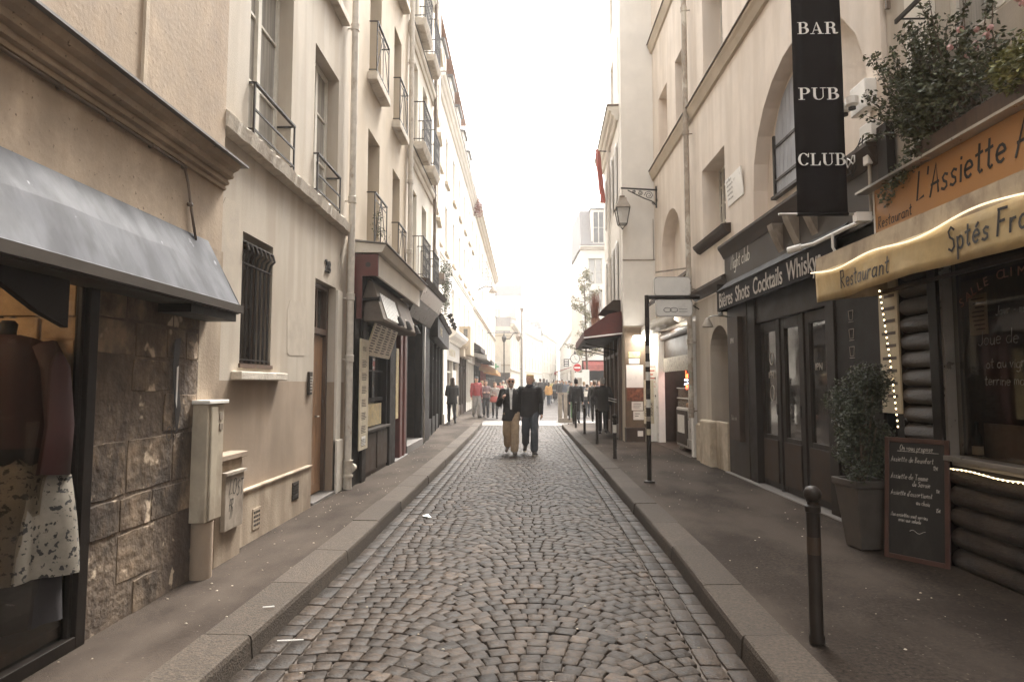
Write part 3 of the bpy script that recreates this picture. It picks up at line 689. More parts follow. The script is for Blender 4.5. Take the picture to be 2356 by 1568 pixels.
mb.build('stand_frame', m_iron, sc_)
for cx, cz, r0 in ((-3.2, 2.1, .06), (-3.3, 2.11, .05), (-3.06, 1.98, .05), (-3.08, 1.82, .055)):
    MB().tube([(cx+r0*(1-t/14)*math.cos(t*.75), 3.7, cz+r0*(1-t/14)*math.sin(t*.75)) for t in range(13)], .008, 6).build('scroll', m_iron, sc_)
# utility boxes at the corner
ub = thing('cable_cover', 'tall narrow cream metal cable cover on the corner beside the dark stone pier', 'utility box', (-2.45, 4.95, .13))
FU = Fr((-2.57, 0), (0, 1), (1, 0))
mb = MB(); mb.fbox(FU, 4.86, 5.13, .0, .125, .56, 1.47); mb.fbox(FU, 4.9, 5.0, .125, .14, .57, 1.45); mb.build('cover', m_cmetal, ub, bevel=.008)
MB().fbox(FU, 4.84, 5.16, -.01, .15, 1.472, 1.5).build('cap', m_whitep, ub, bevel=.004)
mb = MB(); mb.fbox(FU, 5.05, 5.1, .125, .131, 1.34, 1.4); mb.fbox(FU, 5.05, 5.1, .125, .131, 1.26, 1.31); mb.build('label_plate', m_greymet, ub)
MB().tube([FU.pt(4.97, .05, .12), FU.pt(4.97, .05, .558)], .085, 18).build('concrete_post', m_creamlow, ub, smooth=True, auto=True)
mt = thing('meter_cabinet', 'low grey cabinet with black scribbles on its door between the cable cover and the plinth', 'utility box', (-2.5, 5.45, .13))
mb = MB(); mb.fbox(FL, 5.2, 5.68, -.02, .12, .12, .98); mb.build('cabinet_body', m_plinth, mt, bevel=.006)
MB().fbox(FL, 5.17, 5.71, -.02, .155, .982, 1.03).build('cabinet_cap', m_creamlow, mt, bevel=.006)
dr = MB().fbox(FL, 5.28, 5.62, .122, .165, .4, .86).build('cabinet_door', m_greymet, mt, bevel=.005)
mb = MB(); mb.fbox(FL, 5.26, 5.64, .122, .185, .862, .885); mb.build('rain_lip', m_greymet, mt)
g = MB(); r = random.Random(2)
for txt, z, s in (('LOST', .68, .13), ('fR', .55, .1), ('WN', .49, .09)):
    q = hand(txt, s, .009, jit=.1, sx=.7, slant=.15, rnd=r); layon(q, FL.pt(5.34, .1665, z), FL.D, (0, 0, 1)); g.merge(q)
g.build('scribble', m_letb, mt)

# ---- number 28
b2 = thing('townhouse', 'plain cream plaster townhouse numbered 28 with a worn stone ledge above its barred window', 'building', (-2.65, 7.3, .1))
up = [(5.85, 6.95, 4.02, 6.2), (7.72, 8.74, 4.02, 5.98)]
for z in (7.0, 9.9): up += [(5.85, 6.9, z, z+1.95), (7.8, 8.8, z, z+1.95)]
wall(FL, b2, 5.28, 9.25, 1.66, 13, [(5.82, 6.54, 1.78, 3.07), (7.9, 8.78, 1.66, 2.98)]+up, m_cream, T=.4, back=6)
wall(FL, b2, 5.28, 9.25, .63, 1.66, [(7.9, 8.78, .63, 1.66)], m_creamlow, T=.4, back=6, name='lower_wall', label='stained brown lower wall')
wall(FL, b2, 5.28, 9.25, .1, .63, [(7.9, 8.78, .1, .63)], m_creamlow, T=.4, back=6, name='base_wall')
mb = MB(); mb.fbox(FL, 5.68, 7.77, .0, .045, .1, .62); mb.fbox(FL, 5.68, 7.77, .0, .06, .62, .645); mb.build('plinth', m_plinth, b2, bevel=.006)
mb = MB(); r = random.Random(3)
N = 46; T = []
for i in range(N+1):
    s = 5.25+(9.24-5.25)*i/N; j = r.uniform(-.008, .008); k = r.uniform(-.008, .008)
    T += [FL.pt(s, -.01, 3.83), FL.pt(s, .10+j, 3.85+k*.5), FL.pt(s, .12+j, 3.97+k), FL.pt(s, .07+j*.5, 4.01+k), FL.pt(s, -.01, 4.015)]
mb.add(T, [(i*5+k, i*5+k+1, i*5+k+6, i*5+k+5) for i in range(N) for k in range(4)]+[(0, 1, 2, 3, 4), tuple(N*5+q for q in (4, 3, 2, 1, 0))])
mb.build('stone_ledge', m_ledge, b2)
for a0, a1, z0, z1 in up[:2]: window(FL, b2, a0, a1, z0, z1, -.16, m_frame, m_curt, 1, 2, fw=.055); rail(FL, b2, a0+.02, a1-.02, z0+.0, .52, 0, .05, 'bars', m_iron)
for a0, a1, z0, z1 in up[2:]:
    window(FL, b2, a0, a1, z0, z1, -.16, m_frame, m_curt, 1, 2); MB().fbox(FL, a0-.08, a1+.08, -.02, .11, z0-.13, z0-.002).build('window_sill', m_ledge, b2, bevel=.01)
for a0, a1, z0, z1 in ((7.0, 7.6, 1.95, 2.6), (5.4, 5.75, 2.2, 3.3), (8.95, 9.06, 3.0, 3.6)): MB().plate([(a0, z0+.03), (a0+.08, z0), (a1-.05, z0+.02), (a1, z0+.1), (a1-.03, z1-.06), (a1-.12, z1), (a0+.05, z1-.02), (a0-.03, z1-.15)], FL, -.005, .003).build('render_patch', mat('render_patch', (.43, .37, .3), .9, var=.1, scale=5, bump=.2), b2)
# barred window
w = window(FL, b2, 5.82, 6.54, 1.78, 3.07, -.18, m_wooddk, m_glass, 1, 1)
mb = MB()
for i in range(7):
    a = 5.87+.62*i/6
    mb.tube([FL.pt(a, -.02, 1.83), FL.pt(a, -.02, 2.78), FL.pt(a, .0, 2.86), FL.pt(a, .04, 2.9), FL.pt(a, .02, 2.97), FL.pt(a, -.06, 3.0)], .0125, 8)
for z in (1.86, 2.78): mb.bar(FL.pt(5.82, -.02, z), FL.pt(6.54, -.02, z), .03, .012)
mb.build('iron_bars', m_iron, b2)
MB().fbox(FL, 5.8, 6.56, -.17, .02, 1.782, 1.82).build('timber_sill', m_wooddk, b2)
MB().fbox(FL, 5.66, 6.78, -.02, .1, 1.665, 1.745).build('window_sill', m_ledge, b2, bevel=.01)
# door 28
d = MB(); d.fbox(FL, 7.9, 8.78, -.2, -.15, .18, .3)
for i in range(3):
    a = 7.93+.28*i; d.fbox(FL, a, a+.27, -.2, -.152, .3, 2.28)
d.fbox(FL, 7.9, 8.78, -.21, -.185, .18, 2.33)
door = d.build('door', m_wood, b2, bevel=.005)
MB().tube([FL.pt(8.45, -.15, 1.2), FL.pt(8.45, -.1, 1.2), FL.pt(8.35, -.09, 1.2)], .012, 8).build('handle', m_steel, door, smooth=True)
mb = MB(); mb.fbox(FL, 7.9, 7.97, -.21, -.1, .18, 2.97); mb.fbox(FL, 8.71, 8.775, -.21, -.1, .18, 2.97); mb.fbox(FL, 7.97, 8.71, -.21, -.1, 2.92, 2.97); mb.fbox(FL, 7.97, 8.71, -.21, -.1, 2.3, 2.38); mb.fbox(FL, 8.33, 8.37, -.21, -.12, 2.38, 2.92)
mb.build('door_frame', m_wooddk, b2, bevel=.004)
MB().fbox(FL, 7.97, 8.71, -.2, -.19, 2.38, 2.92).build('transom_pane', m_glass, b2)
MB().fbox(FL, 7.86, 8.84, -.22, .04, .1, .165).build('doorstep', m_slab, b2, bevel=.01)
mb = MB(); mb.fbox(FL, 8.785, 9.0, .0, .035, .1, 2.96); mb.fbox(FL, 8.785, 9.05, .0, .06, .1, .85); mb.build('door_surround', m_white2, b2, bevel=.006)
q = fontmesh('28', .24, .008, 1.0); layon(q, FL.pt(8.24, .012, 3.13), FL.D, (0, 0, 1)); q.build('house_number', m_letb, b2)
ic = MB().fbox(FL, 7.68, 7.79, .0, .03, 1.5, 1.78); o = ic.build('intercom', m_grey2, b2, bevel=.004)
mb = MB()
for i in range(6): mb.fbox(FL, 7.7, 7.77, .03, .034, 1.53+.035*i, 1.55+.035*i)
mb.build('button_panel', m_steel, o)
mb = MB(); mb.fbox(FL, 6.1, 6.28, .045, .052, .23, .43); v_ = mb.build('air_vent', m_plinth, b2)
mb = MB()
for i in range(4):
    for j in range(4): mb.fbox(FL, 6.12+.038*i, 6.145+.038*i, .052, .0535, .26+.04*j, .282+.04*j)
mb.build('vent_holes', m_letb, v_)
v_ = MB().fbox(FL, 7.13, 7.33, .045, .052, .32, .52).build('air_vent', m_grey2, b2, label='dark square air vent')
mb = MB()
for i in range(6): mb.fbox(FL, 7.14, 7.32, .052, .056, .335+.03*i, .35+.03*i)
mb.build('slats', m_iron, v_)
q = hand('MOSE', .1, .008, jit=.1, rnd=random.Random(5)); layon(q, FL1.pt(4.45, .022, 1.22), FL1.D, (.0, 0, 1)); q.build('graffiti', m_letb, b1)
mb = MB(); mb.plate([(4.55, 1.95), (4.63, 1.97), (4.6, 1.7), (4.66, 1.45), (4.63, 1.3), (4.7, 1.32), (4.6, 1.27), (4.57, 1.5), (4.53, 1.75)], FL1, .0215, .0225); mb.build('graffiti', m_letb, b1)
mb = MB(); mb.plate([(4.585, 1.75), (4.61, 1.76), (4.6, 1.45), (4.585, 1.5)], FL1, .0228, .024); mb.build('graffiti', m_letw, b1)
downpipe(FL, b2, 9.14, .11, .5, 13, .05, m_pipe, (2.0, 2.9, 4.35, 7.0, 9.5), 'downpipe')
mb = MB(); mb.tube([FL.pt(9.14, .11, .1), FL.pt(9.14, .11, .5), FL.pt(9.14, .11, .54)], [.062, .062, .08], 14); mb.tube([FL.pt(9.2, .13, .42), FL.pt(9.3, .16, .42)], [.08, .05], 12); mb.tube([FL.pt(9.14, .11, .3), FL.pt(9.14, .11, .33)], .08, 14); mb.build('cast_iron_foot', m_ledge, b2, smooth=True, auto=True)
MB().fbox(FL, 5.28, 9.25, -6.4, .12, 13, 13.2).build('roof', m_zinc, b2)

# ---- tan building (windows with crossed rails)
b3 = thing('tan_building', 'tan plaster building with crossed iron window rails rising over the maroon takeaway front', 'building', (-2.65, 11.6, 3.6))
ops = []
for z in (3.95, 6.95, 9.9): ops += [(10.45, 11.3, z, z+2.05-.15*(z > 9)), (12.45, 13.2, z, z+2.05-.15*(z > 9))]
wall(FL, b3, 9.25, 14.0, 3.3, 13, ops, m_tan, T=.4, back=6)
wall(FL, b3, 9.25, 9.55, .1, 3.3, [], m_tan, T=.4, back=1, name='pier')
for i, (a0, a1, z0, z1) in enumerate(ops):
    window(FL, b3, a0, a1, z0, z1, -.25, m_frame, m_curt, 1, 2); rail(FL, b3, a0-.04, a1+.04, z0, .92, 0, .14, 'cross', m_iron)
    MB().fbox(FL, a0-.12, a1+.12, -.02, .17, z0-.15, z0-.002).build('window_sill', m_ledge, b3, bevel=.015)
downpipe(FL, b3, 13.95, .09, 3.9, 13, .055, m_pipe, (4.6, 6.2, 9.0, 12))
MB().fbox(FL, 9.25, 14, -6.4, .12, 13, 13.2).build('roof', m_zinc, b3)
MB().fbox(FL, 9.55, 14.0, -6.2, -2.2, .1, 3.3).build('rear_block', m_tan, b3)
# potted plants on its lowest sill
for a, s in ((10.75, 1.0), (11.1, .8)):
    t = thing('potted_plant', 'leggy potted plant on the window sill above the maroon takeaway' if s == 1 else 'small white pot plant at the far end of that window sill above the takeaway', 'plant', FL.pt(a, .08, 3.95))
    MB().lathe(FL.pt(a, .07, 3.95), [(.05, 0), (.07, .13), (.075, .14)], 12).build('pot', m_whitep, t, smooth=True, auto=True)
    r = random.Random(int(a*10)); mb = MB(); P = []
    for k in range(7):
        e = FL.pt(a+r.uniform(-.18, .18), .07+r.uniform(-.06, .12), 3.95+.14+r.uniform(.2, .45)*s); mb.tube([FL.pt(a, .07, 4.07), e], .004, 4); P.append((e, .09))
    mb.build('stem', m_bark, t); foliage('leaves', m_leaf, t, P, 120, .04, r)

# ---- cream building with ornate balconies
FC = Fr((-2.65, 0), (0, 1), (1, 0))
b4 = thing('balcony_building', 'narrow pale building with ornate iron balconies and double string courses between two downpipes', 'building', (-2.65, 16, 3.6))
ops = []; zz = (4.1, 7.3, 10.3, 13.2)
for z in zz: ops += [(14.45, 15.3, z, z+2.2), (16.1, 16.85, z, z+2.2)]
wall(FC, b4, 14.0, 17.95, 3.3, 16.5, ops, m_white2, T=.4, back=6)
for a0, a1, z0, z1 in ops:
    window(FC, b4, a0, a1, z0, z1, -.25, m_frame, m_palegl, 1, 2)
    MB().fbox(FC, a0-.15, a1+.15, -.02, .3, z0-.2, z0-.002, n1b=.36).build('balcony_slab', m_ledge, b4, bevel=.02)
    rail(FC, b4, a0-.12, a1+.12, z0, .95, 0, .33, 'scroll', m_iron, 'balcony')
for z in (6.8, 9.75, 12.6): cornice(FC, b4, 14.02, 17.9, z, .28, .12, m_white2, 'string_course', 2); MB().fbox(FC, 14.02, 17.9, -.01, .14, z+.282, z+.3).build('flashing', m_zinc, b4)
downpipe(FC, b4, 17.75, .1, 3.4, 16.5, .045, m_pipebr, (5, 8, 11))
MB().fbox(FC, 14.0, 17.95, -6.4, .12, 16.5, 16.7).build('roof', m_zinc, b4)

# ---- white buildings further along the left
FW = Fr((-2.72, 18.0), (-.5, 7.0), (7.0, .5))            # s from y=18
def offs(fr, y): return (y-fr.O.y)/fr.D.y
FV = Fr((-3.2, 0), (0, 1), (1, 0))
b5 = thing('white_building', 'tall blank white building with narrow windows beside the brown downpipe', 'building', (-2.9, 20, 3.6))
ops = []
for z in (4.2, 7.2, 10.1, 13): ops += [(1.0, 1.8, z, z+2.0), (2.7, 3.5, z, z+2.0)]
wall(FW, b5, .0, 4.3, 3.3, 16.2, ops, m_white, T=.4, back=6)
for a0, a1, z0, z1 in ops: window(FW, b5, a0, a1, z0, z1, -.2, m_frame, m_palegl, 1, 2); MB().fbox(FW, a0-.1, a1+.1, -.02, .14, z0-.14, z0-.002).build('window_sill', m_tan, b5)
MB().fbox(FW, 0, 4.3, -6.4, .12, 16.2, 16.4).build('roof', m_zinc, b5)
b6 = thing('mansard_building', 'long white building with grey mansard dormers and a red tiled roof end', 'building', (-3.2, 31, 3.6))
ops = []
for z in (4.0, 7.0, 9.9):
    for y in (22.6+.4, 25.2, 27.9, 30.6, 33.3, 36.0, 38.4): ops.append((y, y+.85, z, z+1.95))
wall(FV, b6, 22.3, 39.7, 3.3, 12.7, ops, m_white, T=.4, back=6)
for i, (a0, a1, z0, z1) in enumerate(ops):
    window(FV, b6, a0, a1, z0, z1, -.18, m_frame, m_palegl, 1, 2); MB().fbox(FV, a0-.1, a1+.1, -.02, .12, z0-.12, z0-.002).build('window_sill', m_tan, b6)
cornice(FV, b6, 22.3, 39.75, 12.7, .35, .35, m_white, 'cornice', 3); cornice(FV, b6, 22.3, 39.7, 6.5, .18, .1, m_white, 'string_course', 2)
MB().fbox(FV, 22.3, 39.8, -.02, .38, 13.052, 13.09).build('gutter', m_pipebr, b6)
MB().prism([(.1, 13.09), (-.75, 15.6), (-5.5, 15.9), (-6.5, 13.09)], FV, 22.3, 39.7).build('mansard_roof', m_slate, b6)
for y in (24, 27, 30, 33, 36):
    dm = MB(); dm.fbox(FV, y, y+1.3, -.9, -.02, 13.15, 15.2); dm = dm.build('dormer', m_white, b6)
    MB().prism([(.1, 15.2), (.1, 15.27), (-.9, 15.42), (-.9, 15.2)], FV, y-.12, y+1.42).build('dormer_roof', m_zinc, dm)
    window(FV, dm, y+.2, y+1.1, 13.4, 15.0, .03, m_frame, m_palegl, 1, 2, name='dormer_window')
MB().prism([(.05, 15.92), (-2.5, 16.8), (-5, 15.92)], FV, 22.3, 34).build('tiled_roof', m_tile, b6)
for y in (22.6, 38.6): MB().fbox(FV, y, y+.8, -2.4, -1.2, 15.8, 17.2).build('chimney', m_tile, b6)
fb = thing('flower_box', 'reddish flowers hanging from the top dormer of the mansard building', 'flowers', FV.pt(38.6, .3, 12.2), )
foliage('foliage', m_leafred, fb, [(FV.pt(38.3+.3*i, .3, 13.2-.3*(i % 3)), .35) for i in range(6)], 900, .1, random.Random(3)); MB().fbox(FV, 38.1, 39.8, .15, .4, 12.95, 13.12).build('trough', m_tile, fb)
b7 = thing('far_terrace', 'pale far terrace with stepped chimneys left of the street lamp', 'building', (-3.2, 50, 3.6))
ops = [(y, y+.9, z, z+1.9) for z in (4, 7, 9.9) for y in (41.5, 44.5, 48, 51.5, 55, 58.5, 62, 66)]
wall(FV, b7, 39.7, 70, 3.3, 12.8, ops, m_white2, T=.4, back=6)
for a0, a1, z0, z1 in ops: window(FV, b7, a0, a1, z0, z1, -.15, m_frame, m_palegl, 1, 1)
cornice(FV, b7, 39.75, 70, 12.8, .4, .5, m_white2, 'cornice', 3); cornice(FV, b7, 39.75, 70, 6.4, .2, .15, m_white2, 'string_course', 2)
MB().prism([(.2, 13.2), (-.9, 14.3), (-5.5, 14.6), (-6.5, 13.2)], FV, 39.7, 70).build('mansard_roof', m_slate, b7)
for y in (42, 47, 52, 58, 64): MB().fbox(FV, y, y+1.4, -1.6, -.1, 13.3, 15.2).build('chimney', m_white2, b7)
for y in (46, 52.5, 60): rail(FV, b7, y-.5, y+2.5, 9.7, .9, 0, .5, 'bars', m_iron, 'balcony')
wb = thing('street_barrier_lamp', 'hooded street lamp on an arm high on the far left facade', 'lamp', FV.pt(44, .8, 7.9))
MB().tube([FV.pt(44, 0, 8.3), FV.pt(44, .5, 8.55), FV.pt(44, 1.0, 8.5)], .03, 6).build('arm', m_iron, wb); MB().lathe(FV.pt(44, 1.05, 8.1), [(.3, 0), (.28, .08), (.12, .35), (.04, .42)], 12).build('hood', m_greymet, wb)
# ------------------------------------------------------------------ shopfronts along the left
t = thing('takeaway_shop', 'maroon and black takeaway with a folded awning and tilted yellow menu panel', 'shopfront', (-2.5, 11.5, .12))
mb = MB(); mb.fbox(FL, 9.36, 9.95, -.1, .12, .1, 2.95); mb.fbox(FL, 9.7, 9.95, .12, .17, .1, 2.95); mb.build('corner_post', m_black, t, bevel=.006)
mb = MB(); mb.fbox(FL, 9.95, 11.75, -.05, .1, .12, .86)
for a in (10.02, 10.92): mb.fbox(FL, a, a+.78, .1, .125, .2, .82)
mb.build('stall_riser', m_brownp, t, bevel=.008)
MB().fbox(FL, 9.93, 11.8, -.05, .17, .862, .9).build('counter_ledge', m_grey2, t, bevel=.005)
MB().fbox(FL, 10.0, 11.4, .06, .075, .93, 1.3).build('menu_poster', m_menu, t)
mb = MB(); mb.fbox(FL, 9.95, 10.0, -.02, .06, .9, 2.95); mb.fbox(FL, 11.68, 11.75, -.02, .1, .9, 2.95); mb.fbox(FL, 10.0, 11.68, -.02, .03, 1.34, 1.4); mb.fbox(FL, 10.85, 10.9, -.02, .03, 1.4, 2.95); mb.fbox(FL, 10, 11.68, -.02, .03, 1.85, 1.88)
mb.build('window_frame', m_black, t)
MB().fbox(FL, 10, 11.68, -.015, -.005, .9, 2.95).build('serving_window', g_shop, t)
mb = MB(); mb.box(-4.8, -4.7, 9.4, 13.6, .1, 3.2); mb.box(-4.8, -2.7, 9.3, 9.4, .1, 3.2); mb.box(-4.8, -2.72, 9.4, 13.6, .1, .14); mb.build('interior', m_brownp, t)
MB().box(-3.6, -3.2, 9.9, 12, .14, 1.15).build('counter', m_steel, t)
MB().fbox(FL, 11.1, 11.5, -.35, -.1, 1.4, 1.62).build('price_card', m_paper, t)
mp2 = MB().prism([(.1, 2.1), (.12, 2.1), (.3, 2.66), (.28, 2.67)], FL, 10.0, 11.8).build('menu_panel', mat('menu_lit', (.55, .45, .27), .35, var=.3, scale=7, stretch=(1, 4, 8), speck=((.28, .18, .08), 30, .62)), t)
mb = MB(); r = random.Random(5)
for c_ in range(4):
    for k in range(11):
        z = 2.58-.042*k; n_ = .12+(z-2.1)*.3214; a = 10.08+.43*c_; mb.add([FL.pt(a, n_+.003, z), FL.pt(a+r.uniform(.2, .34), n_+.003, z), FL.pt(a+r.uniform(.2, .34), n_+.0095, z+.02), FL.pt(a, n_+.0095, z+.02)], [(0, 1, 2, 3)])
mb.build('menu_print', m_print, mp2)
mb = MB(); mb.fbox(FL, 11.82, 12.35, -.1, .14, .1, 2.95); mb.build('pilaster', m_black, t, bevel=.006)
MB().fbox(FL, 12.38, 12.85, -.3, -.2, .12, 2.9).build('door', m_wooddk, t)
MB().fbox(FL, 12.5, 12.75, .1, .115, .95, 2.35).build('narrow_menu', m_menu, t)
mb = MB(); mb.fbox(FL, 12.87, 13.1, -.1, .13, .1, 3.0); mb.tube([FL.pt(13.28, .08, .12), FL.pt(13.28, .08, 3.0)], .07, 10); mb.fbox(FL, 13.4, 13.6, -.1, .12, .1, 3.0); mb.build('maroon_posts', m_maroon, t, bevel=.006)
MB().fbox(FL, 12.3, 13.65, -.3, .16, .1, .15).build('doorstep', m_slab, t, bevel=.01)
mb = MB(); mb.plate([(9.42, 2.62), (9.46, 2.62), (9.46, 3.62), (9.42, 3.62)], FL, -.05, .2); mb.fbox(FL, 9.42, 9.47, .2, .44, 3.27, 3.6); mb.fbox(FL, 9.42, 9.47, -.05, .2, 3.6, 3.62); mb.build('fascia_end', m_maroon, t)
MB().tube([FL.pt(9.415, .29, 3.44), FL.pt(9.425, .29, 3.44)], .04, 14).build('vent_hole', m_letb, t)
mb = MB(); mb.fbox(FL, 9.47, 13.25, .4, .44, 3.27, 3.6); mb.build('fascia_panel', m_white2, t)
MB().fbox(FL, 9.47, 13.25, -.05, .39, 3.45, 3.58).build('fascia_soffit', m_black, t)
MB().prism([(-.02, 3.622), (.5, 3.622), (.53, 3.66), (.56, 3.74), (-.02, 3.8)], FL, 9.38, 13.3).build('fascia_cornice', m_white2, t)
MB().prism([(-.02, 3.803), (.6, 3.743), (.6, 3.755), (-.02, 3.83)], FL, 9.34, 13.34).build('cornice_flashing', m_zinc, t)
MB().fbox(FL, 9.5, 13.25, -.04, .02, 2.95, 3.45).build('upper_panel', m_black, t)
aw = thing('folded_awning', 'folded grey awning with pale stripes hanging under the maroon fascia end', 'awning', FL.pt(11.3, .25, 2.6))
MB().prism([(.04, 2.62), (.46, 2.6), (.48, 2.64), (.3, 3.22), (.22, 3.25)], FL, 9.7, 12.7).build('canvas', mat('worn_canvas', (.15, .12, .095), .8, var=.2, scale=5), aw, bevel=.01)
mb = MB()
for i in range(9): a = 9.95+.13*i; mb.prism([(.483, 2.68), (.49, 2.68), (.36, 3.08), (.352, 3.08)], FL, a, a+.07)
mb.build('stripes', m_letw, aw)
MB().prism([(.482, 2.66), (.489, 2.66), (.345, 3.12), (.338, 3.12)], FL, 11.3, 12.6).build('sign_panel', mat('worn_canvas', (0, 0, 0)), aw)
MB().tube([FL.pt(9.85, .22, 3.26), FL.pt(13.0, .24, 3.26)], .03, 8).build('roller', m_grey2, aw)
MB().tube([FL.pt(9.66, -.05, 2.93), FL.pt(9.66, .38, 2.95), FL.pt(9.66, .43, 2.95)], [.03, .03, .045], 10).build('winch', m_iron, aw)
bd = thing('menu_board', 'tall narrow yellow menu board with dark price blocks on the black corner post', 'menu board', FL.pt(9.7, .2, .63))
MB().fbox(FL, 9.42, 9.92, .18, .2, .64, 2.32).build('board', m_paper2, bd)
mb = MB(); r = random.Random(8)
for i in range(7):
    z = 2.0-.2*i
    for k in range(5): mb.fbox(FL, 9.52, 9.78+r.uniform(-.04, .03), .2, .2015, z-.024*k-.013, z-.024*k)
mb.build('price_blocks', m_print, bd)
MB().fbox(FL, 9.55, 9.78, .2, .2015, .7, .84).build('notice', m_whitep, bd)
q = hand('Menus', .13, .012, sx=.7); layon(q, FL.pt(9.5, .203, 2.14), FL.D, (0, 0, 1)); q.build('heading', m_print, bd)
# three goose-neck lamps
def gooselamp(loc, out, label, grp, m=None, glow=False):
    l = thing('gooseneck_lamp', label, 'lamp', loc, grp); L0 = Vector(loc); o_ = Vector(out)
    MB().tube([L0, L0+o_*.1+Vector((0, 0, .03)), L0+o_*.3+Vector((0, 0, .02)), L0+o_*.36+Vector((0, 0, -.03))], .012, 6).build('arm', m_steel, l, smooth=True)
    e = L0+o_*.36
    MB().lathe(e+Vector((0, 0, -.17)), [(.1, 0), (.085, .04), (.05, .11), (.03, .15), (.012, .16)], 14).build('lamp_shade', m or m_black, l, smooth=True, auto=True)
    return l
for y, d in ((10.9, 'nearest black lamp over the yellow takeaway menu panel'), (11.7, 'middle black lamp over the yellow takeaway menu panel'), (12.6, 'farthest black lamp over the yellow takeaway menu panel')):
    gooselamp(FL.pt(y, .12, 2.82), (1, 0, 0), d, 'lamps over the takeaway front')

t = thing('black_shopfront', 'black shopfront with flared silver fascia and a pale doorstep after the takeaway', 'shopfront', (-2.5, 15.5, .12))
MB().prism([(-.02, 3.15), (.12, 3.15), (.26, 3.42), (.34, 3.5), (.46, 3.85), (-.02, 3.85)], FC, 13.62, 17.0).build('fascia', mat('silver_fascia', (.14, .125, .11), .35, var=.3, scale=5, stretch=(1, 3, 1), metal=.3), t)
MB().prism([(-.02, 3.853), (.5, 3.853), (.56, 3.95), (-.02, 4.03)], FC, 13.6, 17.05).build('fascia_cornice', m_brownp, t)
MB().prism([(.35, 3.52), (.365, 3.5), (.47, 3.8), (.455, 3.82)], FC, 13.75, 16.9).build('trim', m_steel, t)
mb = MB(); mb.fbox(FC, 13.65, 13.8, -.1, .1, .1, 3.15); mb.fbox(FC, 15.9, 16.1, -.1, .08, .1, 3.15); mb.fbox(FC, 16.1, 17.3, -.1, .06, .1, 3.15); mb.build('black_panels', m_black, t, bevel=.006)
MB().fbox(FC, 13.8, 14.2, -.6, -.05, .3, 3.1).build('pale_reveal', m_paper2, t)
MB().fbox(FC, 14.2, 15.9, -.65, -.6, .3, 3.1).build('door', m_black, t)
MB().fbox(FC, 13.75, 15.95, -.7, .12, .1, .3).build('doorstep', m_slab, t, bevel=.012)
MB().tube([FC.pt(16.0, .12, .12), FC.pt(16.0, .12, 3.1)], .025, 8).build('thin_pipe', m_steel, t, smooth=True)
MB().box(-9, -3.4, 13.6, 18, .1, 3.3).build('rear_block', m_brownp, t)

def shopfront(fr, a0, a1, lab, zs=3.0, fa=.45, fm=None, pm=None, gm=None, proj=.12, n=3, sign=None, cor=None):
    t = thing('shopfront', lab, 'shopfront', fr.pt((a0+a1)/2, .05, .12))
    MB().fbox(fr, a0, a1, -.02, proj, zs, zs+fa).build('fascia', fm, t, bevel=.01)
    MB().prism([(-.02, zs+fa+.003), (proj+.05, zs+fa+.003), (proj+.12, zs+fa+.1), (-.02, zs+fa+.18)], fr, a0-.03, a1+.03).build('fascia_cornice', cor or fm, t)
    mb = MB(); w = (a1-a0)/n
    for i in range(n+1): a = a0+w*i; mb.fbox(fr, max(a0, a-.06), min(a1, a+.06), -.25, .05, .1, zs)
    for i in range(n): mb.fbox(fr, a0+w*i+.06, a0+w*(i+1)-.06, -.1, -.04, zs-.5, zs-.44)
    mb.build('frame', pm, t)
    MB().fbox(fr, a0+.06, a1-w-.06, -.2, .02, .1, .62).build('stall_riser', pm, t)
    MB().fbox(fr, a0+.06, a1-.06, -.12, -.11, .12, zs).build('glazing', gm or m_glass, t)
    MB().fbox(fr, a1-w+.06, a1-.06, -.09, -.05, .12, 2.3).build('door', pm, t)
    MB().fbox(fr, a0, a1, -5, -.3, .1, 3.3).build('rear_block', m_brownp, t)
    if sign:
        q = fontmesh(sign, fa*.62, .004); L = max(v[0] for v in q.v); q = fontmesh(sign, fa*.62, .004, sx=(a1-a0)*.7/L if L > (a1-a0)*.7 else 1.3)
        ex = fr.D if fr.N.x > 0 or abs(fr.N.y) > .5 and fr.D.x > 0 else -fr.D
        st = a0+(a1-a0)*.15 if ex == fr.D else a1-(a1-a0)*.15
        layon(q, fr.pt(st, proj+.006, zs+fa*.25), ex, (0, 0, 1)); q.build('lettering', m_paper2, t)
    return t
def spotrow(fr, ys, n, z, who):
    for i, y in enumerate(ys):
        l = thing('spotlight', who[i], 'lamp', fr.pt(y, n, z), 'spotlights on the black cafe sign'); p = fr.pt(y, n, z)
        MB().tube([fr.pt(y, .05, z-.05), fr.pt(y, n-.1, z+.05), p], .015, 6).build('arm', m_iron, l); MB().tube([p+Vector((.05, 0, .05)), p-Vector((.06, 0, .08))], [.05, .09], 10).build('lamp_head', m_iron, l)
m_shine = mat('painted_shine_glazing', (.16, .145, .12), .05, var=.5, scale=.9, spec=1)  # paler mottled base colour stands in for bright reflections in the glass
cf = shopfront(FW, 17.35-18+.02, 4.3+1.5, 'dark cafe front with gilt letters and black spotlights above, before the stone pillar', 2.95, .55, m_black, m_black, m_shine, .3, 4, 'CAFE')
spotrow(FW, (1.2, 2.6, 4.0, 5.2), .55, 3.75, ('nearest black spotlight over the gilt letters', 'second black spotlight over the gilt letters', 'third black spotlight over the gilt letters', 'farthest black spotlight over the gilt letters'))
pp = thing('stone_pillar', 'pale weathered stone pillar at the end of the dark cafe front', 'pillar', FV.pt(24.6, .05, .1))
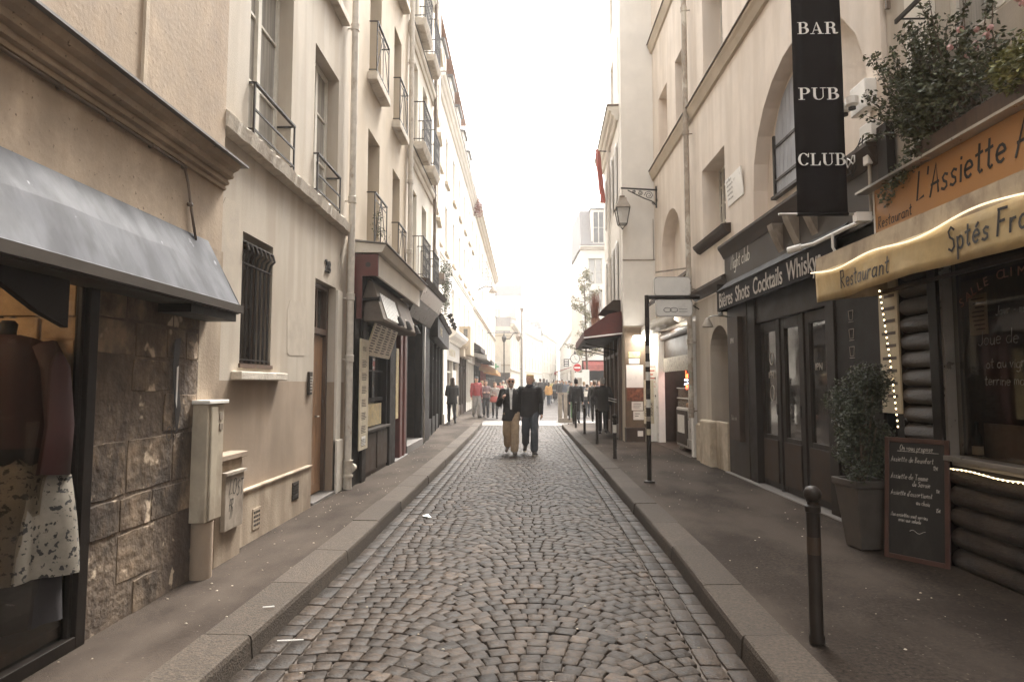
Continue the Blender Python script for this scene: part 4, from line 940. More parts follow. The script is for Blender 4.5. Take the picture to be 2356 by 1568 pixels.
mb = MB(); mb.fbox(FV, 24.2, 25.3, -.4, .12, .1, 3.3); mb.fbox(FV, 24.15, 25.35, -.4, .17, .1, .5); mb.build('shaft', m_white2, pp, bevel=.02); MB().fbox(FV, 24.12, 25.4, -.4, .2, 3.303, 3.45).build('capital', m_white2, pp, bevel=.02)
t = shopfront(FV, 25.4, 30.4, 'cream shopfront with a bulging cornice and pale grey sign panel above a dark doorway', 2.65, .75, mat('grey_panel', (.38, .35, .31), .6, var=.15, scale=5), m_white2, m_brownp, .1, 2, 'MAISON', m_white2)
MB().prism([(.1, 3.45), (.4, 3.62), (.5, 3.75), (.5, 3.85), (.1, 4.0)], FV, 25.3, 30.5).build('moulded_hood', m_white, t)
t = shopfront(FV, 30.5, 34.5, 'brown shopfront with a tall tan sign box jutting over the pavement', 3.0, .4, m_tan, m_brownp, m_glass, .3, 3, None)
MB().fbox(FV, 31.3, 33.5, .0, .55, 3.1, 4.55).build('sign_box', m_tan, t, bevel=.02); MB().fbox(FV, 31.28, 31.3, .2, .4, 4.0, 4.4).build('window', m_glass, t)
def awning(fr, a0, a1, z, d, drop, m, lab, grp=None, val=.25, trim=None, under=None):
    t = thing('awning', lab, 'awning', fr.pt((a0+a1)/2, d/2, z-drop), grp)
    MB().prism([(0, z), (.02, z+.02), (d, z-drop+.02), (d, z-drop)], fr, a0, a1).build('canopy', m, t)
    n = 24; mb = MB(); T = []
    for i in range(n+1):
        a = a0+(a1-a0)*i/n; wv = .012*math.sin(i*1.9)
        T += [fr.pt(a, d+.005, z-drop+.01), fr.pt(a, d+.012+wv, z-drop-val*(1+.05*(i % 2)))]
    mb.add(T, [(i*2, i*2+1, i*2+3, i*2+2) for i in range(n)]); o = mb.build('valance', trim or m, t); o.modifiers.new('t', 'SOLIDIFY').thickness = .004
    mb = MB()
    for a in (a0+.1, a1-.1): mb.bar(fr.pt(a, .0, z-drop-.05), fr.pt(a, d-.03, z-drop), .03)
    mb.bar(fr.pt(a0, d-.02, z-drop-.01), fr.pt(a1, d-.02, z-drop-.01), .035)
    for i, a in enumerate((a0+.1, a1-.1)): pass
    mb.build('folding_frame', m_steel, t)
    MB().plate([(a0, 0)], fr, 0, 0) if False else None
    for a in (a0, a1): MB().add([fr.pt(a, 0, z), fr.pt(a, d, z-drop), fr.pt(a, d, z-drop-val), fr.pt(a, 0, z-drop-.05)], [(0, 1, 2, 3)]).build('end_panel', under or m, t)
    return t
m_dkcan = mat('dark_canvas', (.05, .042, .036), .8); m_whcan = mat('white_canvas', (.66, .62, .55), .8, var=.1); m_orcan = mat('orange_canvas', (.55, .27, .1), .8); m_striped = mat('striped_canvas', (.6, .45, .2), .8, wave=((.3, .12, .07), 4, (.1, 6, .1), 1))
awning(FV, 33.6, 37.4, 4.2, .9, .55, m_dkcan, 'dark awning just beyond the tan sign box')
awning(FV, 37.6, 41, 3.9, 1.0, .5, m_whcan, 'white awning beyond the first dark awning on the left')
awning(FV, 41.2, 44.6, 3.8, 1.1, .6, m_dkcan, 'second dark awning on the left, below the hooded lamp')
awning(FV, 45, 49, 3.3, 1.2, .6, m_striped, 'striped yellow and orange awning far along the left pavement')
awning(FV, 49.5, 54, 3.2, 1.2, .6, m_orcan, 'orange awning at the far end of the left shops')
shopfront(FV, 34.6, 39.6, 'cream shopfront behind the red jacketed man', 2.9, .45, m_white2, m_white2, m_glass, .12, 4, 'TABAC')
shopfront(FV, 39.7, 45.6, 'dark shopfront under the white awning on the left', 2.9, .45, m_wooddk, m_black, m_glass, .12, 4, None)
shopfront(FV, 45.7, 52.6, 'bright red shopfront under the striped awning', 2.7, .5, m_redcan2, m_redcan, m_glass, .12, 4, None)
shopfront(FV, 52.7, 69.9, 'grey shopfront below the far terrace', 2.7, .5, m_grey2, m_grey2, m_glass, .12, 7, None)
# hanging sign bits and the ivy box on the white wall
iv = thing('ivy_box', 'green ivy hanging from a window box on the white building above the black cafe', 'plant', FW.pt(3.0, .2, 4.4))
MB().fbox(FW, 2.5, 3.7, .02, .28, 5.1, 5.3).build('box', m_pipebr, iv); foliage('foliage', m_leaf, iv, [(FW.pt(3.1+.15*(i % 5), .3, 5.6-.13*i), .26-.008*i) for i in range(12)], 1500, .07, random.Random(12))
# distant buildings closing the street
def block(name, lab, P0, P1, z1, rows, cols_, m, roofm=None, depth=8, zc0=3.6, cor=.4, mans=2.0, dorm=0, gm=None, win=(1.0, 1.9), ground=True):
    P0 = Vector(P0); P1 = Vector(P1); D = (P1-P0); L = D.length; D.normalize(); N = Vector((D.y, -D.x))
    if (Vector((0, 0))-P0).dot(N) < 0: N = -N
    fr = Fr(P0, D, N); b = thing(name, lab, 'building', (*((P0+P1)/2), .0)); ops = []
    for j in range(rows):
        z = zc0+(z1-zc0-.5)*j/rows
        for i in range(cols_):
            a = L*(i+.5)/cols_-win[0]/2; ops.append((a, a+win[0], z+.3, z+.3+win[1]))
    wall(fr, b, 0, L, 0, z1, ops, m, T=.3, back=depth)
    for o in ops: window(fr, b, *o, -.15, m_frame, gm or m_palegl, 1, 1)
    cornice(fr, b, -.1, L+.1, z1, .3, cor, m, 'cornice', 2); MB().fbox(fr, -.1, L+.1, -.02, cor+.03, z1+.303, z1+.33).build('gutter', m_pipebr, b)
    MB().fbox(fr, 0, L, -.01, .06, zc0-.1, zc0+.05).build('string_course', m_tan, b)
    if mans: MB().prism([(.1, z1+.33), (-.8, z1+mans), (-depth+.8, z1+mans+.2), (-depth, z1+.33)], fr, 0, L).build('mansard_roof', roofm or m_slate, b)
    for i in range(dorm):
        a = L*(i+.5)/dorm-.6; dm = MB().fbox(fr, a, a+1.2, -1, -.02, z1+.35, z1+mans-.1).build('dormer', m_white, b); MB().fbox(fr, a-.1, a+1.3, -1, .06, z1+mans-.097, z1+mans).build('dormer_roof', m_zinc, dm); window(fr, dm, a+.15, a+1.05, z1+.5, z1+mans-.25, .04, m_frame, m_glass, 1, 1)
    for i in range(2): a = L*(.15+.7*i); MB().fbox(fr, a, a+1.2, -3.4, -2.6, z1+mans, z1+mans+1.4).build('chimney', m_white2, b)
    return fr, b, L
fr8, b8, L8 = block('corner_house', 'pale corner house with slate mansard and double dormer behind the street lamp', (-6.2, 72.2), (-1.55, 72), 7.2, 1, 2, m_white2, zc0=3.9, mans=2.3, dorm=1, win=(1.0, 2.0), gm=m_curt)
MB().fbox(fr8, .3, L8, -.02, .6, 2.3, 3.0).build('shop_awning', m_brownp, b8); MB().fbox(fr8, .3, L8-.3, .0, .05, .1, 2.3).build('shop_glazing', m_black, b8)
cr = MB(); cr.fbox(fr8, 2.4, 3.6, .02, .1, 3.1, 4.3); o = cr.build('pharmacy_sign', m_whitep, b8); mb = MB(); mb.fbox(fr8, 2.9, 3.1, .1, .13, 3.35, 4.05); mb.fbox(fr8, 2.65, 2.9, .1, .13, 3.6, 3.8); mb.fbox(fr8, 3.1, 3.35, .1, .13, 3.6, 3.8); mb.build('green_cross', mat('green_cross', (.15, .4, .2), .5), o)
block('side_house', 'oblique pale house wall receding beside the corner house', (-1.5, 72.05), (-.55, 92), 8.3, 2, 5, m_white2, mans=0, zc0=3.4)
block('tall_house', 'tall blank white house with sloping roof edge above the corner house', (-7.5, 93), (-.35, 92.6), 14.5, 3, 3, m_white, mans=2.0, zc0=4)
t = thing('brown_drainpipe', 'long brown drainpipe down the edge of the tall white house', 'drainpipe', (-.25, 92.2, 0)); MB().tube([(-.25, 92.2, 0), (-.25, 92.2, 12.6)], .11, 8).build('pipe', m_pipebr, t); MB().lathe((-.25, 92.2, 12.3), [(.12, 0), (.25, .3), (.28, .6)], 8).build('hopper', m_pipebr, t)
block('long_house', 'long pale house with five dormers in the far bend of the street', (0, 122), (4.4, 150), 11.6, 2, 6, m_white, mans=3.2, dorm=5, zc0=4.2, win=(1.5, 2.8))
block('distant_house', 'plain pale house at the far end of the street', (4.6, 151), (10.5, 190), 13.5, 3, 6, m_white2, mans=3.4, dorm=3, zc0=4.5, win=(1.5, 2.4))
block('grand_house', 'large white house rising above the far dormers', (2, 200), (9, 215), 21, 4, 4, m_white, mans=4, zc0=5)
block('right_far_house', 'pale house on the far right side of the street beyond the clock', (10.6, 185), (8.8, 84), 11.5, 3, 14, m_white, mans=2.5, zc0=4.5)
block('right_mid_house', 'white house with roof terrace behind the young tree', (8.2, 83), (6.4, 58.5), 12.5, 3, 8, m_white, mans=2.5, zc0=4.5)
# ------------------------------------------------------------------ RIGHT SIDE
FR = Fr((3.55, 0), (0, 1), (-1, 0)); RX = (0, -1, 0); UZ = (0, 0, 1)
b = thing('arched_building', 'pinkish plaster building with two dark string courses, a great blind arch and deep square windows', 'building', (3.55, 12, 3.4))
ops = [(10.95, 12.35, 4.42, 5.85), (15.2, 16.15, 7.52, 9.1), (13.62, 14.35, 7.52, 9.15), (10.9, 12.1, 7.52, 9.4), (8.4, 9.6, 7.52, 9.4),
       (6.35, 9.62, 3.95, 6.15, 4.6), (14.1, 16.05, 4.1, 5.85, 4.9)]
wall(FR, b, 6.1, 16.9, 3.3, 13.8, ops, m_pinkish, T=.45, back=6)
MB().fbox(FR, 6.3, 9.66, -.42, -.22, 3.9, 6.2).build('arch_recess', m_pinkish, b)
MB().fbox(FR, 14.0, 16.1, -.42, -.3, 4.05, 5.9).build('arch_recess', m_pinkish, b)
MB().fbox(FR, 15.1, 16.2, -.43, -.3, 7.5, 9.12).build('niche_back', m_pinkish, b)
window(FR, b, 10.95, 12.35, 4.42, 5.85, -.33, m_frame, m_glass, 5, 3, fw=.035)
window(FR, b, 14.2, 14.9, 4.2, 5.4, -.27, m_frame, m_glass, 1, 3)
window(FR, b, 13.62, 14.35, 7.52, 9.15, -.4, m_frame, m_glass, 1, 2); window(FR, b, 10.9, 12.1, 7.52, 9.4, -.35, m_frame, m_glass, 1, 3); window(FR, b, 8.4, 9.6, 7.52, 9.4, -.35, m_frame, m_glass, 1, 3)
for z in (7.15, 10.72):
    MB().prism([(-.01, z), (.05, z+.02), (.09, z+.14), (.12, z+.2), (.12, z+.26), (-.01, z+.34)], FR, 6.1, 16.93).build('string_course', m_tan, b); MB().prism([(-.01, z+.342), (.13, z+.262), (.15, z+.262), (.15, z+.28), (-.01, z+.37)], FR, 6.1, 16.95).build('lead_flashing', m_pipebr, b)
MB().prism([(-.01, 4.22), (.06, 4.25), (.13, 4.33), (.15, 4.38), (-.01, 4.4)], FR, 10.7, 12.6).build('window_sill', m_brownp, b)
MB().fbox(FR, 6.1, 16.9, -6.4, .15, 13.8, 14).build('roof', m_zinc, b)
wall(FR, b, 10.95, 13.05, .1, 3.3, [(10.96, 12.05, .13, 2.7, 2.25)], m_cream, T=.45, back=4, name='lower_wall')
MB().fbox(FR, 10.96, 12.04, -.44, -.35, .13, 2.7).build('side_door', m_wooddk, b)
MB().prism([(-.01, 3.32), (.05, 3.36), (.12, 3.46), (.12, 3.52), (-.01, 3.58)], FR, 10.9, 13.0).build('timber_ledge', m_brownp, b)
MB().fbox(FR, 11.62, 12.34, -.01, .16, .1, .96).build('guard_stone', m_stoneblk, b, bevel=.035); MB().fbox(FR, 12.36, 12.8, -.01, .11, .1, .86).build('guard_stone', m_stoneblk, b, bevel=.04)
MB().fbox(FR, 10.97, 11.6, -.01, .06, .1, .97).build('guard_stone', m_stoneblk, b, bevel=.02)
downpipe(FR, b, 13.0, .13, .95, 13.8, .055, m_pipegr, (1.1, 2.5, 3.6, 6.9, 9.6))
# dark stub arm and hooks on the wall
pq = thing('wall_plaque', 'white inscribed stone plaque between the deep window and the great arch', 'plaque', FR.pt(10.4, .03, 4.7))
mb = MB(); mb.prism([(.0, 4.68), (.015, 4.68), (.06, 5.14), (.045, 5.15)], FR, 10.0, 10.78); mb.build('slab', m_whitep, pq, bevel=.004)
mb = MB(); r = random.Random(1)
for i in range(5):
    z = 5.07-.075*i; n = .019+(z-4.68)*.1
    q = hand(''.join(r.choice('aeinorstu ') for _ in range(12)), .05, .006, sx=.9, rnd=r); layon(q, FR.pt(10.72, n, z), RX, UZ); mb.merge(q)
mb.build('inscription', m_print, pq)
np_ = thing('number_plaque', 'small enamel number plaque beside the club sign', 'plaque', FR.pt(11.35, .02, 2.9)); MB().fbox(FR, 11.24, 11.46, .0, .02, 2.86, 3.08).build('plate', m_dkgrey, np_)
q = fontmesh('23', .15, .003, 1); layon(q, FR.pt(11.43, .023, 2.9), RX, UZ); q.build('numerals', m_letw, np_)
# louvred wooden shutter leaf in the arch
sh = thing('wooden_shutter', 'bluish grey wooden shutter leaf hinged in the great arch behind the black banner', 'shutter', FR.pt(8.9, -.1, 4.2))
FS = Fr((3.55+.215, 0), (0, 1), (-1, 0))
mb = MB(); P = arcpts(-.0, 1.6, 5.0, 5.75, 16)
zt = lambda a: 5.0+.92*math.sqrt(max(0, 1-((8.4-a)/.86)**2))
for i in range(12):
    a0, a1 = 7.6+i*.133, 7.6+(i+1)*.133-.008
    mb.plate([(a0, 4.42), (a1, 4.42), (a1, zt(a1)), (a0, zt(a0))], FS, 0, .03)
mb.build('boards', mat('shutter_blue', (.33, .34, .37), .6, var=.2, scale=5, stretch=(1, 1, .3)), sh)
mb = MB(); mb.fbox(FS, 8.5, 9.19, .03, .045, 4.6, 4.64); mb.fbox(FS, 8.5, 9.19, .03, .045, 5.1, 5.14); mb.fbox(FS, 9.19, 9.24, -.0, .06, 4.42, 5.3); mb.fbox(FS, 7.5, 9.3, 0, .08, 4.36, 4.4); mb.build('hinge_straps', m_iron, sh)
# plaster side wall of the next building, facing the camera, and the building itself
FB = Fr((2.68, 16.9), (1, 0), (0, -1))       # s along +x from 2.68
b = thing('corner_bar_building', 'tall pale building whose blank side wall faces up the street behind the hanging lantern', 'building', (2.9, 19, 3.2))
MB().fbox(FB, 0, 1.6, -.38, 0, 3.2, 16.5).build('side_wall', m_white, b)
MB().fbox(FB, 0, 1.6, -.38, 0, .1, 3.2).build('lower_side_wall', m_tan, b)
mb = MB(); mb.fbox(FB, -.005, .9, .0, .02, 4.98, 5.0); mb.tube([FB.pt(.83, .015, 5.0), FB.pt(.83, .015, 6.1)], .01, 5); mb.tube([FB.pt(-.005, .02, 4.98), FB.pt(.83, .02, 4.98)], .012, 5); mb.build('wall_cable', m_greymet, b)
F3 = Fr((2.67, 17.3), (.17, 4.6), (-4.6, .17))
ops = []
for z in (4.0, 6.8): ops += [(.7, 1.35, z, z+1.7), (2.7, 3.4, z, z+1.7)]
wall(F3, b, 0, 4.6, 3.2, 9.3, ops, m_white, T=.35, back=5)
up = [(.7, 1.4, 10.4, 12.2), (2.7, 3.4, 10.4, 12.2), (.7, 1.4, 13.4, 15.2), (2.7, 3.4, 13.4, 15.2)]
wall(Fr((2.83, 17.3), (.17, 4.6), (-4.6, .17)), b, 0, 4.6, 9.3, 16.5, up, m_white, T=.35, back=5, name='upper_wall')
F3b = Fr((2.83, 17.3), (.17, 4.6), (-4.6, .17))
for o in ops: window(F3, b, *o, -.15, m_frame, m_curt, 1, 2)
for o in up: window(F3b, b, *o, -.15, m_frame, m_curt, 1, 2)
cornice(F3, b, .0, 4.62, 9.05, .4, .3, m_white2, 'cornice', 3); MB().fbox(F3, -.02, 4.65, -.02, .33, 9.455, 9.5).build('gutter', m_pipebr, b)
for o in ops:
    for a in (o[0]-.42, o[1]+.02):
        mb = MB(); mb.fbox(F3, a, a+.4, .03, .045, o[2], o[3])
        for i in range(26): z = o[2]+.04+i*(o[3]-o[2]-.08)/26; mb.prism([(.045, z), (.062, z-.012), (.062, z+.01), (.045, z+.03)], F3, a+.03, a+.37)
        mb.build('shutter', m_whitep, b)
MB().fbox(F3, 0, 4.6, -5.4, .4, 16.5, 16.8).build('roof', m_zinc, b)
downpipe(F3, b, 2.2, .08, 3.2, 9.0, .05, m_white, (5, 7))
# hanging red flag
fl = thing('red_banner', 'long faded red flag hanging down the white facade above the lantern', 'flag', F3.pt(2.3, .35, 7.3))
mb = MB(); N = 14; T = []
for i in range(N+1):
    z = 9.0-1.7*i/N; w = .5-.15*abs(math.sin(i*.5))-(.2 if i > 11 else 0)
    for j in range(7): a = 2.0+w*j/6; T.append(F3.pt(a, .4+.08*math.sin(j*1.4+i*.25)-.01*i, z))
mb.add(T, [(i*7+j, i*7+j+1, i*7+j+8, i*7+j+7) for i in range(N) for j in range(6)]); mb.build('cloth', m_redcan2, fl, smooth=True)
MB().bar(F3.pt(2.3, -.05, 9.0), F3.pt(2.3, .5, 9.03), .03).build('flag_pole', m_iron, fl)
# bracket lantern
ln = thing('wall_lantern', 'four sided street lantern hanging from an ornate scrolled iron bracket', 'street lamp', (2.9, 16.5, 5.9))
FA = Fr((3.55, 16.5), (-1, 0), (0, -1))      # s = distance from the wall
mb = MB(); mb.bar(FA.pt(.0, 0, 6.78), FA.pt(.96, 0, 6.84), .035); mb.bar(FA.pt(.03, 0, 6.3), FA.pt(.03, 0, 6.88), .035)
mb.tube([FA.pt(.03, 0, 6.36), FA.pt(.14, 0, 6.48), FA.pt(.35, 0, 6.56), FA.pt(.55, 0, 6.66), FA.pt(.78, 0, 6.78)], .014, 6)
mb.bar(FA.pt(0, 0, 6.5), FA.pt(.03, .0, 6.5), .05)
mb.build('bracket', m_iron, ln)
for cx, cz, r0, t0 in ((.22, 6.64, .12, 0), (.45, 6.7, .07, 1), (.62, 6.74, .05, 2), (.1, 6.42, .05, 0)):
    MB().tube([FA.pt(cx+r0*(1-k/18)*math.cos(k*.8+t0), 0, cz+r0*(1-k/18)*math.sin(k*.8+t0)) for k in range(16)], .009, 5).build('scroll', m_iron, ln)
c = FA.pt(.93, 0, 0); cx, cy = c.x, c.y
mb = MB(); mb.tube([(cx, cy, 6.86), (cx, cy, 6.62)], .008, 6); mb.lathe((cx, cy, 6.56), [(.02, .1), (.07, .07), (.08, .05), (.03, .0)], 12); mb.lathe((cx, cy, 6.28), [(.27, 0), (.27, .015), (.16, .2), (.14, .28), (.03, .29)], 4, rot=math.pi/4); mb.build('lantern_roof', m_greymet, ln)
mb = MB()
for k in range(4):
    a = math.pi/4+k*math.pi/2; p = Vector((cx+.25*math.cos(a), cy+.25*math.sin(a), 6.28)); q = Vector((cx+.15*math.cos(a), cy+.15*math.sin(a), 5.86)); mb.bar(p, q, .018)
    a2 = a+math.pi/2; p2 = Vector((cx+.25*math.cos(a2), cy+.25*math.sin(a2), 6.28)); q2 = Vector((cx+.15*math.cos(a2), cy+.15*math.sin(a2), 5.86)); mb.bar(p, p2, .02); mb.bar(q, q2, .02); mb.bar(q, (cx, cy, 5.74), .012)
mb.ball((cx, cy, 5.74), .025); mb.build('lantern_frame', m_iron, ln)
MB().lathe((cx, cy, 5.87), [(.14, 0), (.235, .4)], 4, rot=math.pi/4).build('lantern_glass', mat('lantern_glass', (.62, .6, .56), .2, var=.1, alpha=.55), ln)

# ---- bar on the corner
t = thing('corner_bar', 'dark bar front with poster covered end under the maroon canopy', 'shopfront', (2.8, 19.5, .12))
mb = MB()
for a in (0.02, 1.1, 2.3, 3.5, 4.4): mb.fbox(F3, a, a+.16, -.1, .08, .1, 2.95)
mb.fbox(F3, .18, 4.4, -.1, .04, .1, .5); mb.fbox(F3, .18, 4.4, -.1, .05, 2.45, 2.55)
for i in range(12): a = .35+.34*i; mb.fbox(F3, a, a+.04, -.08, .03, 2.55, 2.95)
mb.build('frame', m_wooddk, t, bevel=.006)
MB().fbox(F3, .18, 4.4, -.03, -.02, .5, 2.95).build('glazing', m_glass, t)
MB().fbox(F3, 0, 4.6, -.1, .12, 2.95, 3.2).build('fascia', m_wooddk, t, bevel=.01)
MB().fbox(F3, 0.4, 4.6, -5, -.36, .1, 3.2).build('rear_block', m_brownp, t)
mb = MB()
for z in (1.15, 1.22): mb.tube([F3.pt(.1, .14, z), F3.pt(4.5, .14, z)], .014, 6)
mb.build('brass_rail', m_steel, t)
MB().fbox(FB, .0, .5, .0, .22, .1, .5).build('end_plinth', m_brownp, t, bevel=.008)
MB().fbox(FB, .02, .56, .0, .05, .5, 3.15).build('end_panel', mat('poster_wall', (.12, .08, .048), .6, var=.25, scale=4), t)
r = random.Random(6)
def sheet(fr, a0, a1, z0, z1, n, m, lab, nm='poster', cat='poster', grp='posters on the bar end', lines=None):
    s = thing(nm, lab, cat, fr.pt((a0+a1)/2, n, z0), grp)
    MB().fbox(fr, a0, a1, n, n+.004, z0, z1).build('sheet', m, s)
    if lines:
        mb = MB(); k = int((z1-z0)/lines[0])
        for i in range(1, k): z = z1-i*lines[0]; mb.fbox(fr, a0+.15*(a1-a0), a0+(a1-a0)*r.uniform(.5, .9), n+.004, n+.0055, z-lines[0]*.3, z)
        mb.build('print', lines[1], s)
    return s
sheet(FB, .05, .5, 1.55, 2.15, .052, m_whitep, 'white poster with a faint grey landscape print on the bar end', lines=(.3, mat('pale_print', (.45, .45, .47), .7, var=.3)))
sheet(FB, .06, .5, 1.2, 1.54, .052, mat('poster_orange', (.2, .07, .035), .6, var=.5, scale=14), 'orange patterned poster below the white landscape poster')
sheet(FB, .12, .42, 2.35, 2.5, .052, mat('sticker_green', (.42, .42, .18), .6, var=.4, scale=12), 'crooked yellow green sticker high on the bar end')
sheet(FB, .12, .4, 2.18, 2.32, .052, m_paper, 'torn scrap of paper under the green sticker')
sheet(FB, .18, .48, .95, 1.18, .052, m_paper, 'cluster of small white notices at waist height on the bar end', lines=(.05, m_print))
sheet(FB, .22, .5, .7, .93, .052, m_paper, 'lower cluster of torn white notices on the bar end', lines=(.06, m_print))
sheet(FB, .3, .44, .28, .42, .222, m_paper, 'small white notice on the plinth of the bar end')
sb = thing('slim_signboard', 'slim cream board with upright handwriting leaning between the bar end and the white kiosk wall', 'signboard', FB.pt(.62, .1, .55)); MB().fbox(FB, .5, .76, .06, .09, .6, 1.75).build('board', m_paper2, sb)
mb = MB()
for i, w_ in enumerate(('pizza', 'Pates', 'salade')): q = hand(w_, .12, .014, sx=.9); layon(q, FB.pt(.58+.07*i, .093, .8), (0, 0, 1), (-1, 0, 0)); mb.merge(q)
mb.build('writing', m_print, sb)
mb = MB(); mb.fbox(FB, .56, .7, .0, .06, .1, 3.15); mb.build('end_post', m_greymet, t)
# maroon canopy
cy_ = thing('maroon_awning', 'maroon bar canopy with a white stripe along its near end', 'awning', (2.3, 19.3, 2.9))
FN = F3
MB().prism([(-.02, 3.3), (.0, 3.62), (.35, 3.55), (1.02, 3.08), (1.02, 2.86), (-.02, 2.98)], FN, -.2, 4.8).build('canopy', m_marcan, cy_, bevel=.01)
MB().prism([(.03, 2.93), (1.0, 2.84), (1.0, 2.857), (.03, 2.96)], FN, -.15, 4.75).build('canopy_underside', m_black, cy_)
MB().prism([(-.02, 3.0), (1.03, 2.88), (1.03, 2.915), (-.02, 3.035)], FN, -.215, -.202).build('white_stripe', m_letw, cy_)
mb = MB()
for a in (.8, 2.4, 4.0): mb.bar(FN.pt(a, .05, 2.6), FN.pt(a+.3, .9, 2.82), .03)
mb.build('folding_arms', m_iron, cy_)
MB().prism([(.0, 3.63), (.5, 3.7), (.2, 3.95), (.0, 3.95)], FN, .0, 1.6).build('cover', m_brownp, cy_)
rp = thing('red_planter', 'tuft of dry reddish grass standing on top of the maroon canopy', 'plant', FN.pt(3.6, .45, 3.55))
MB().lathe(FN.pt(3.6, .42, 3.55), [(.12, 0), (.16, .25), (.17, .26)], 10).build('pot', m_tile, rp)
mb = MB(); r = random.Random(2)
for i in range(160):
    p = FN.pt(3.6, .42, 3.8)+Vector((r.uniform(-.1, .1), r.uniform(-.1, .1), 0)); q = p+Vector((r.uniform(-.14, .14), r.uniform(-.14, .14), r.uniform(.5, .95))); mb.tube([p, q], [.008, .002], 3, False)
mb.build('grass_tuft', m_drygrass, rp)
for i, (z, zz_) in enumerate(((3.4, 3.65), (3.52, 3.75))): pass

# ---- takeaway kiosk with a white tiled end
kk = thing('takeaway_kiosk', 'small white takeaway kiosk with a half raised shutter and glowing red sign inside', 'shopfront', (3.5, 15, .12))
MB().fbox(FB, .62, .98, .0, .07, .1, 3.0).build('white_panel', m_whitep, kk, bevel=.006)
mb = MB(); mb.fbox(FR, 13.12, 13.3, -.1, .06, .1, 2.95); mb.build('door_jamb', m_whitep, kk, bevel=.006)
mb = MB(); mb.fbox(FR, 16.5, 16.82, -.12, .05, .1, 2.95); mb.build('far_jamb', m_whitep, kk, bevel=.006)
mb = MB(); mb.fbox(FR, 13.3, 16.5, -.2, -.12, 2.3, 2.95); mb.tube([FR.pt(13.3, -.08, 2.85), FR.pt(16.5, -.08, 2.85)], .1, 12); mb.build('roller_shutter', m_brownp, kk)
MB().fbox(FR, 13.32, 16.48, -.1, -.08, 1.95, 2.3).build('graffiti_board', mat('scribbled', (.4, .36, .3), .6, var=.3, scale=14, speck=((.15, .12, .1), 18, .6)), kk)
mb = MB(); mb.box(5.8, 5.9, 13.0, 16.9, .1, 3.2); mb.box(3.6, 5.8, 16.86, 16.9, .1, 3.2); mb.box(3.65, 5.8, 13.05, 13.1, .1, 3.2); mb.box(3.6, 5.9, 13.1, 16.86, 3.1, 3.2); mb.box(3.4, 5.9, 13.1, 16.86, .1, .14); mb.build('interior', m_brownp, kk)
mb = MB(); mb.fbox(FR, 13.0, 16.9, -.45, .0, 3.05, 3.3); mb.build('lintel', m_cream, kk)
# bulging white lit awning
n = 26; T = []; mb = MB()
for i in range(n+1):
    a = 13.15+3.7*i/n; wv = .02*math.sin(i*1.3)
    for k, (nn, z) in enumerate(((.02, 3.35), (.2, 3.3), (.38+wv, 3.15), (.42+wv, 2.98), (.3+wv, 2.9))): T.append(FR.pt(a, nn, z))
mb.add(T, [(i*5+k, i*5+k+1, i*5+k+6, i*5+k+5) for i in range(n) for k in range(4)]); mb.add([T[-5], T[-4], T[-3], T[-2], T[-1]], [(0, 1, 2, 3, 4)])
aw = thing('kiosk_awning', 'bulging white fabric awning lit by a tube lamp over the kiosk', 'awning', FR.pt(15, .2, 2.9)); o = mb.build('fabric', m_whcan, aw, smooth=True); o.modifiers.new('t', 'SOLIDIFY').thickness = .004
for nm, loc_, e_, s_ in (('kiosk_tube_light', FR.pt(16.5, .45, 2.7), 8, .15), ('kiosk_inner_fill', FR.pt(14.8, -.7, 2.8), 16, .2), ('kiosk_awning_light', FR.pt(15.0, .12, 3.1), 5, .1)):  # the inner one is a fill light added to brighten the kiosk contents
    l_ = bpy.data.lights.new(nm, 'POINT'); l_.energy = e_; l_.color = (1, .95, .86); l_.shadow_soft_size = s_; lo = bpy.data.objects.new(nm, l_); COL.objects.link(lo); lo.location = loc_
tl = thing('tube_lamp', 'bright white lamp under the far end of the kiosk awning', 'lamp', FR.pt(16.75, .45, 2.85)); MB().tube([FR.pt(16.72, .28, 2.84), FR.pt(16.72, .66, 2.84)], .05, 8).build('tube', m_tubelight, tl); MB().fbox(FR, 16.66, 16.78, .28, .66, 2.9, 2.93).build('fitting', m_whitep, tl)
# posters on the white panel
mb = MB(); mp_ = thing('price_list', 'white kiosk menu list with pictured meals and black dots', 'menu', FB.pt(.8, .08, 1.3), None)
MB().fbox(FB, .65, .88, .071, .075, 1.25, 2.15).build('sheet', m_paper, mp_)
mb = MB()
for z in (2.08, 1.68, 1.56): q = fontmesh('MENU', .06, .001, 1); layon(q, FB.pt(.67, .0765, z), (1, 0, 0), UZ); mb.merge(q)
for z in (1.98, 1.88, 1.78, 1.48, 1.4, 1.32): mb.fbox(FB, .67, .72+.04*((z*10) % 2), .075, .0765, z, z+.035)
mb.build('printing', m_printred, mp_)
mb = MB()
for z in (1.8, 1.33): mb.tube([FB.pt(.82, .075, z), FB.pt(.82, .078, z)], .03, 12)
mb.build('dots', m_letb, mp_)
ct = thing('food_counter', 'stainless takeaway counter on castors with glass display case and posters', 'counter', FR.pt(14.2, .0, .14))
MB().fbox(FR, 13.5, 14.9, -.55, -.02, .24, 1.1).build('cabinet', m_steel, ct, bevel=.01)
MB().fbox(FR, 13.9, 14.86, -.02, -.005, .3, 1.05).build('front_panel', m_brownp, ct)
MB().fbox(FR, 14.1, 14.7, -.004, .004, .55, .95).build('picture_menu', m_paper, ct)
MB().fbox(FR, 13.5, 13.88, -.02, .0, .26, .45).build('vent_grille', m_steel, ct)
gl = MB().fbox(FR, 13.55, 14.85, -.5, -.05, 1.1, 1.55).build('display_case', mat('case_glass', (.35, .3, .24), .1, alpha=.35), ct)
mb = MB(); r = random.Random(3)
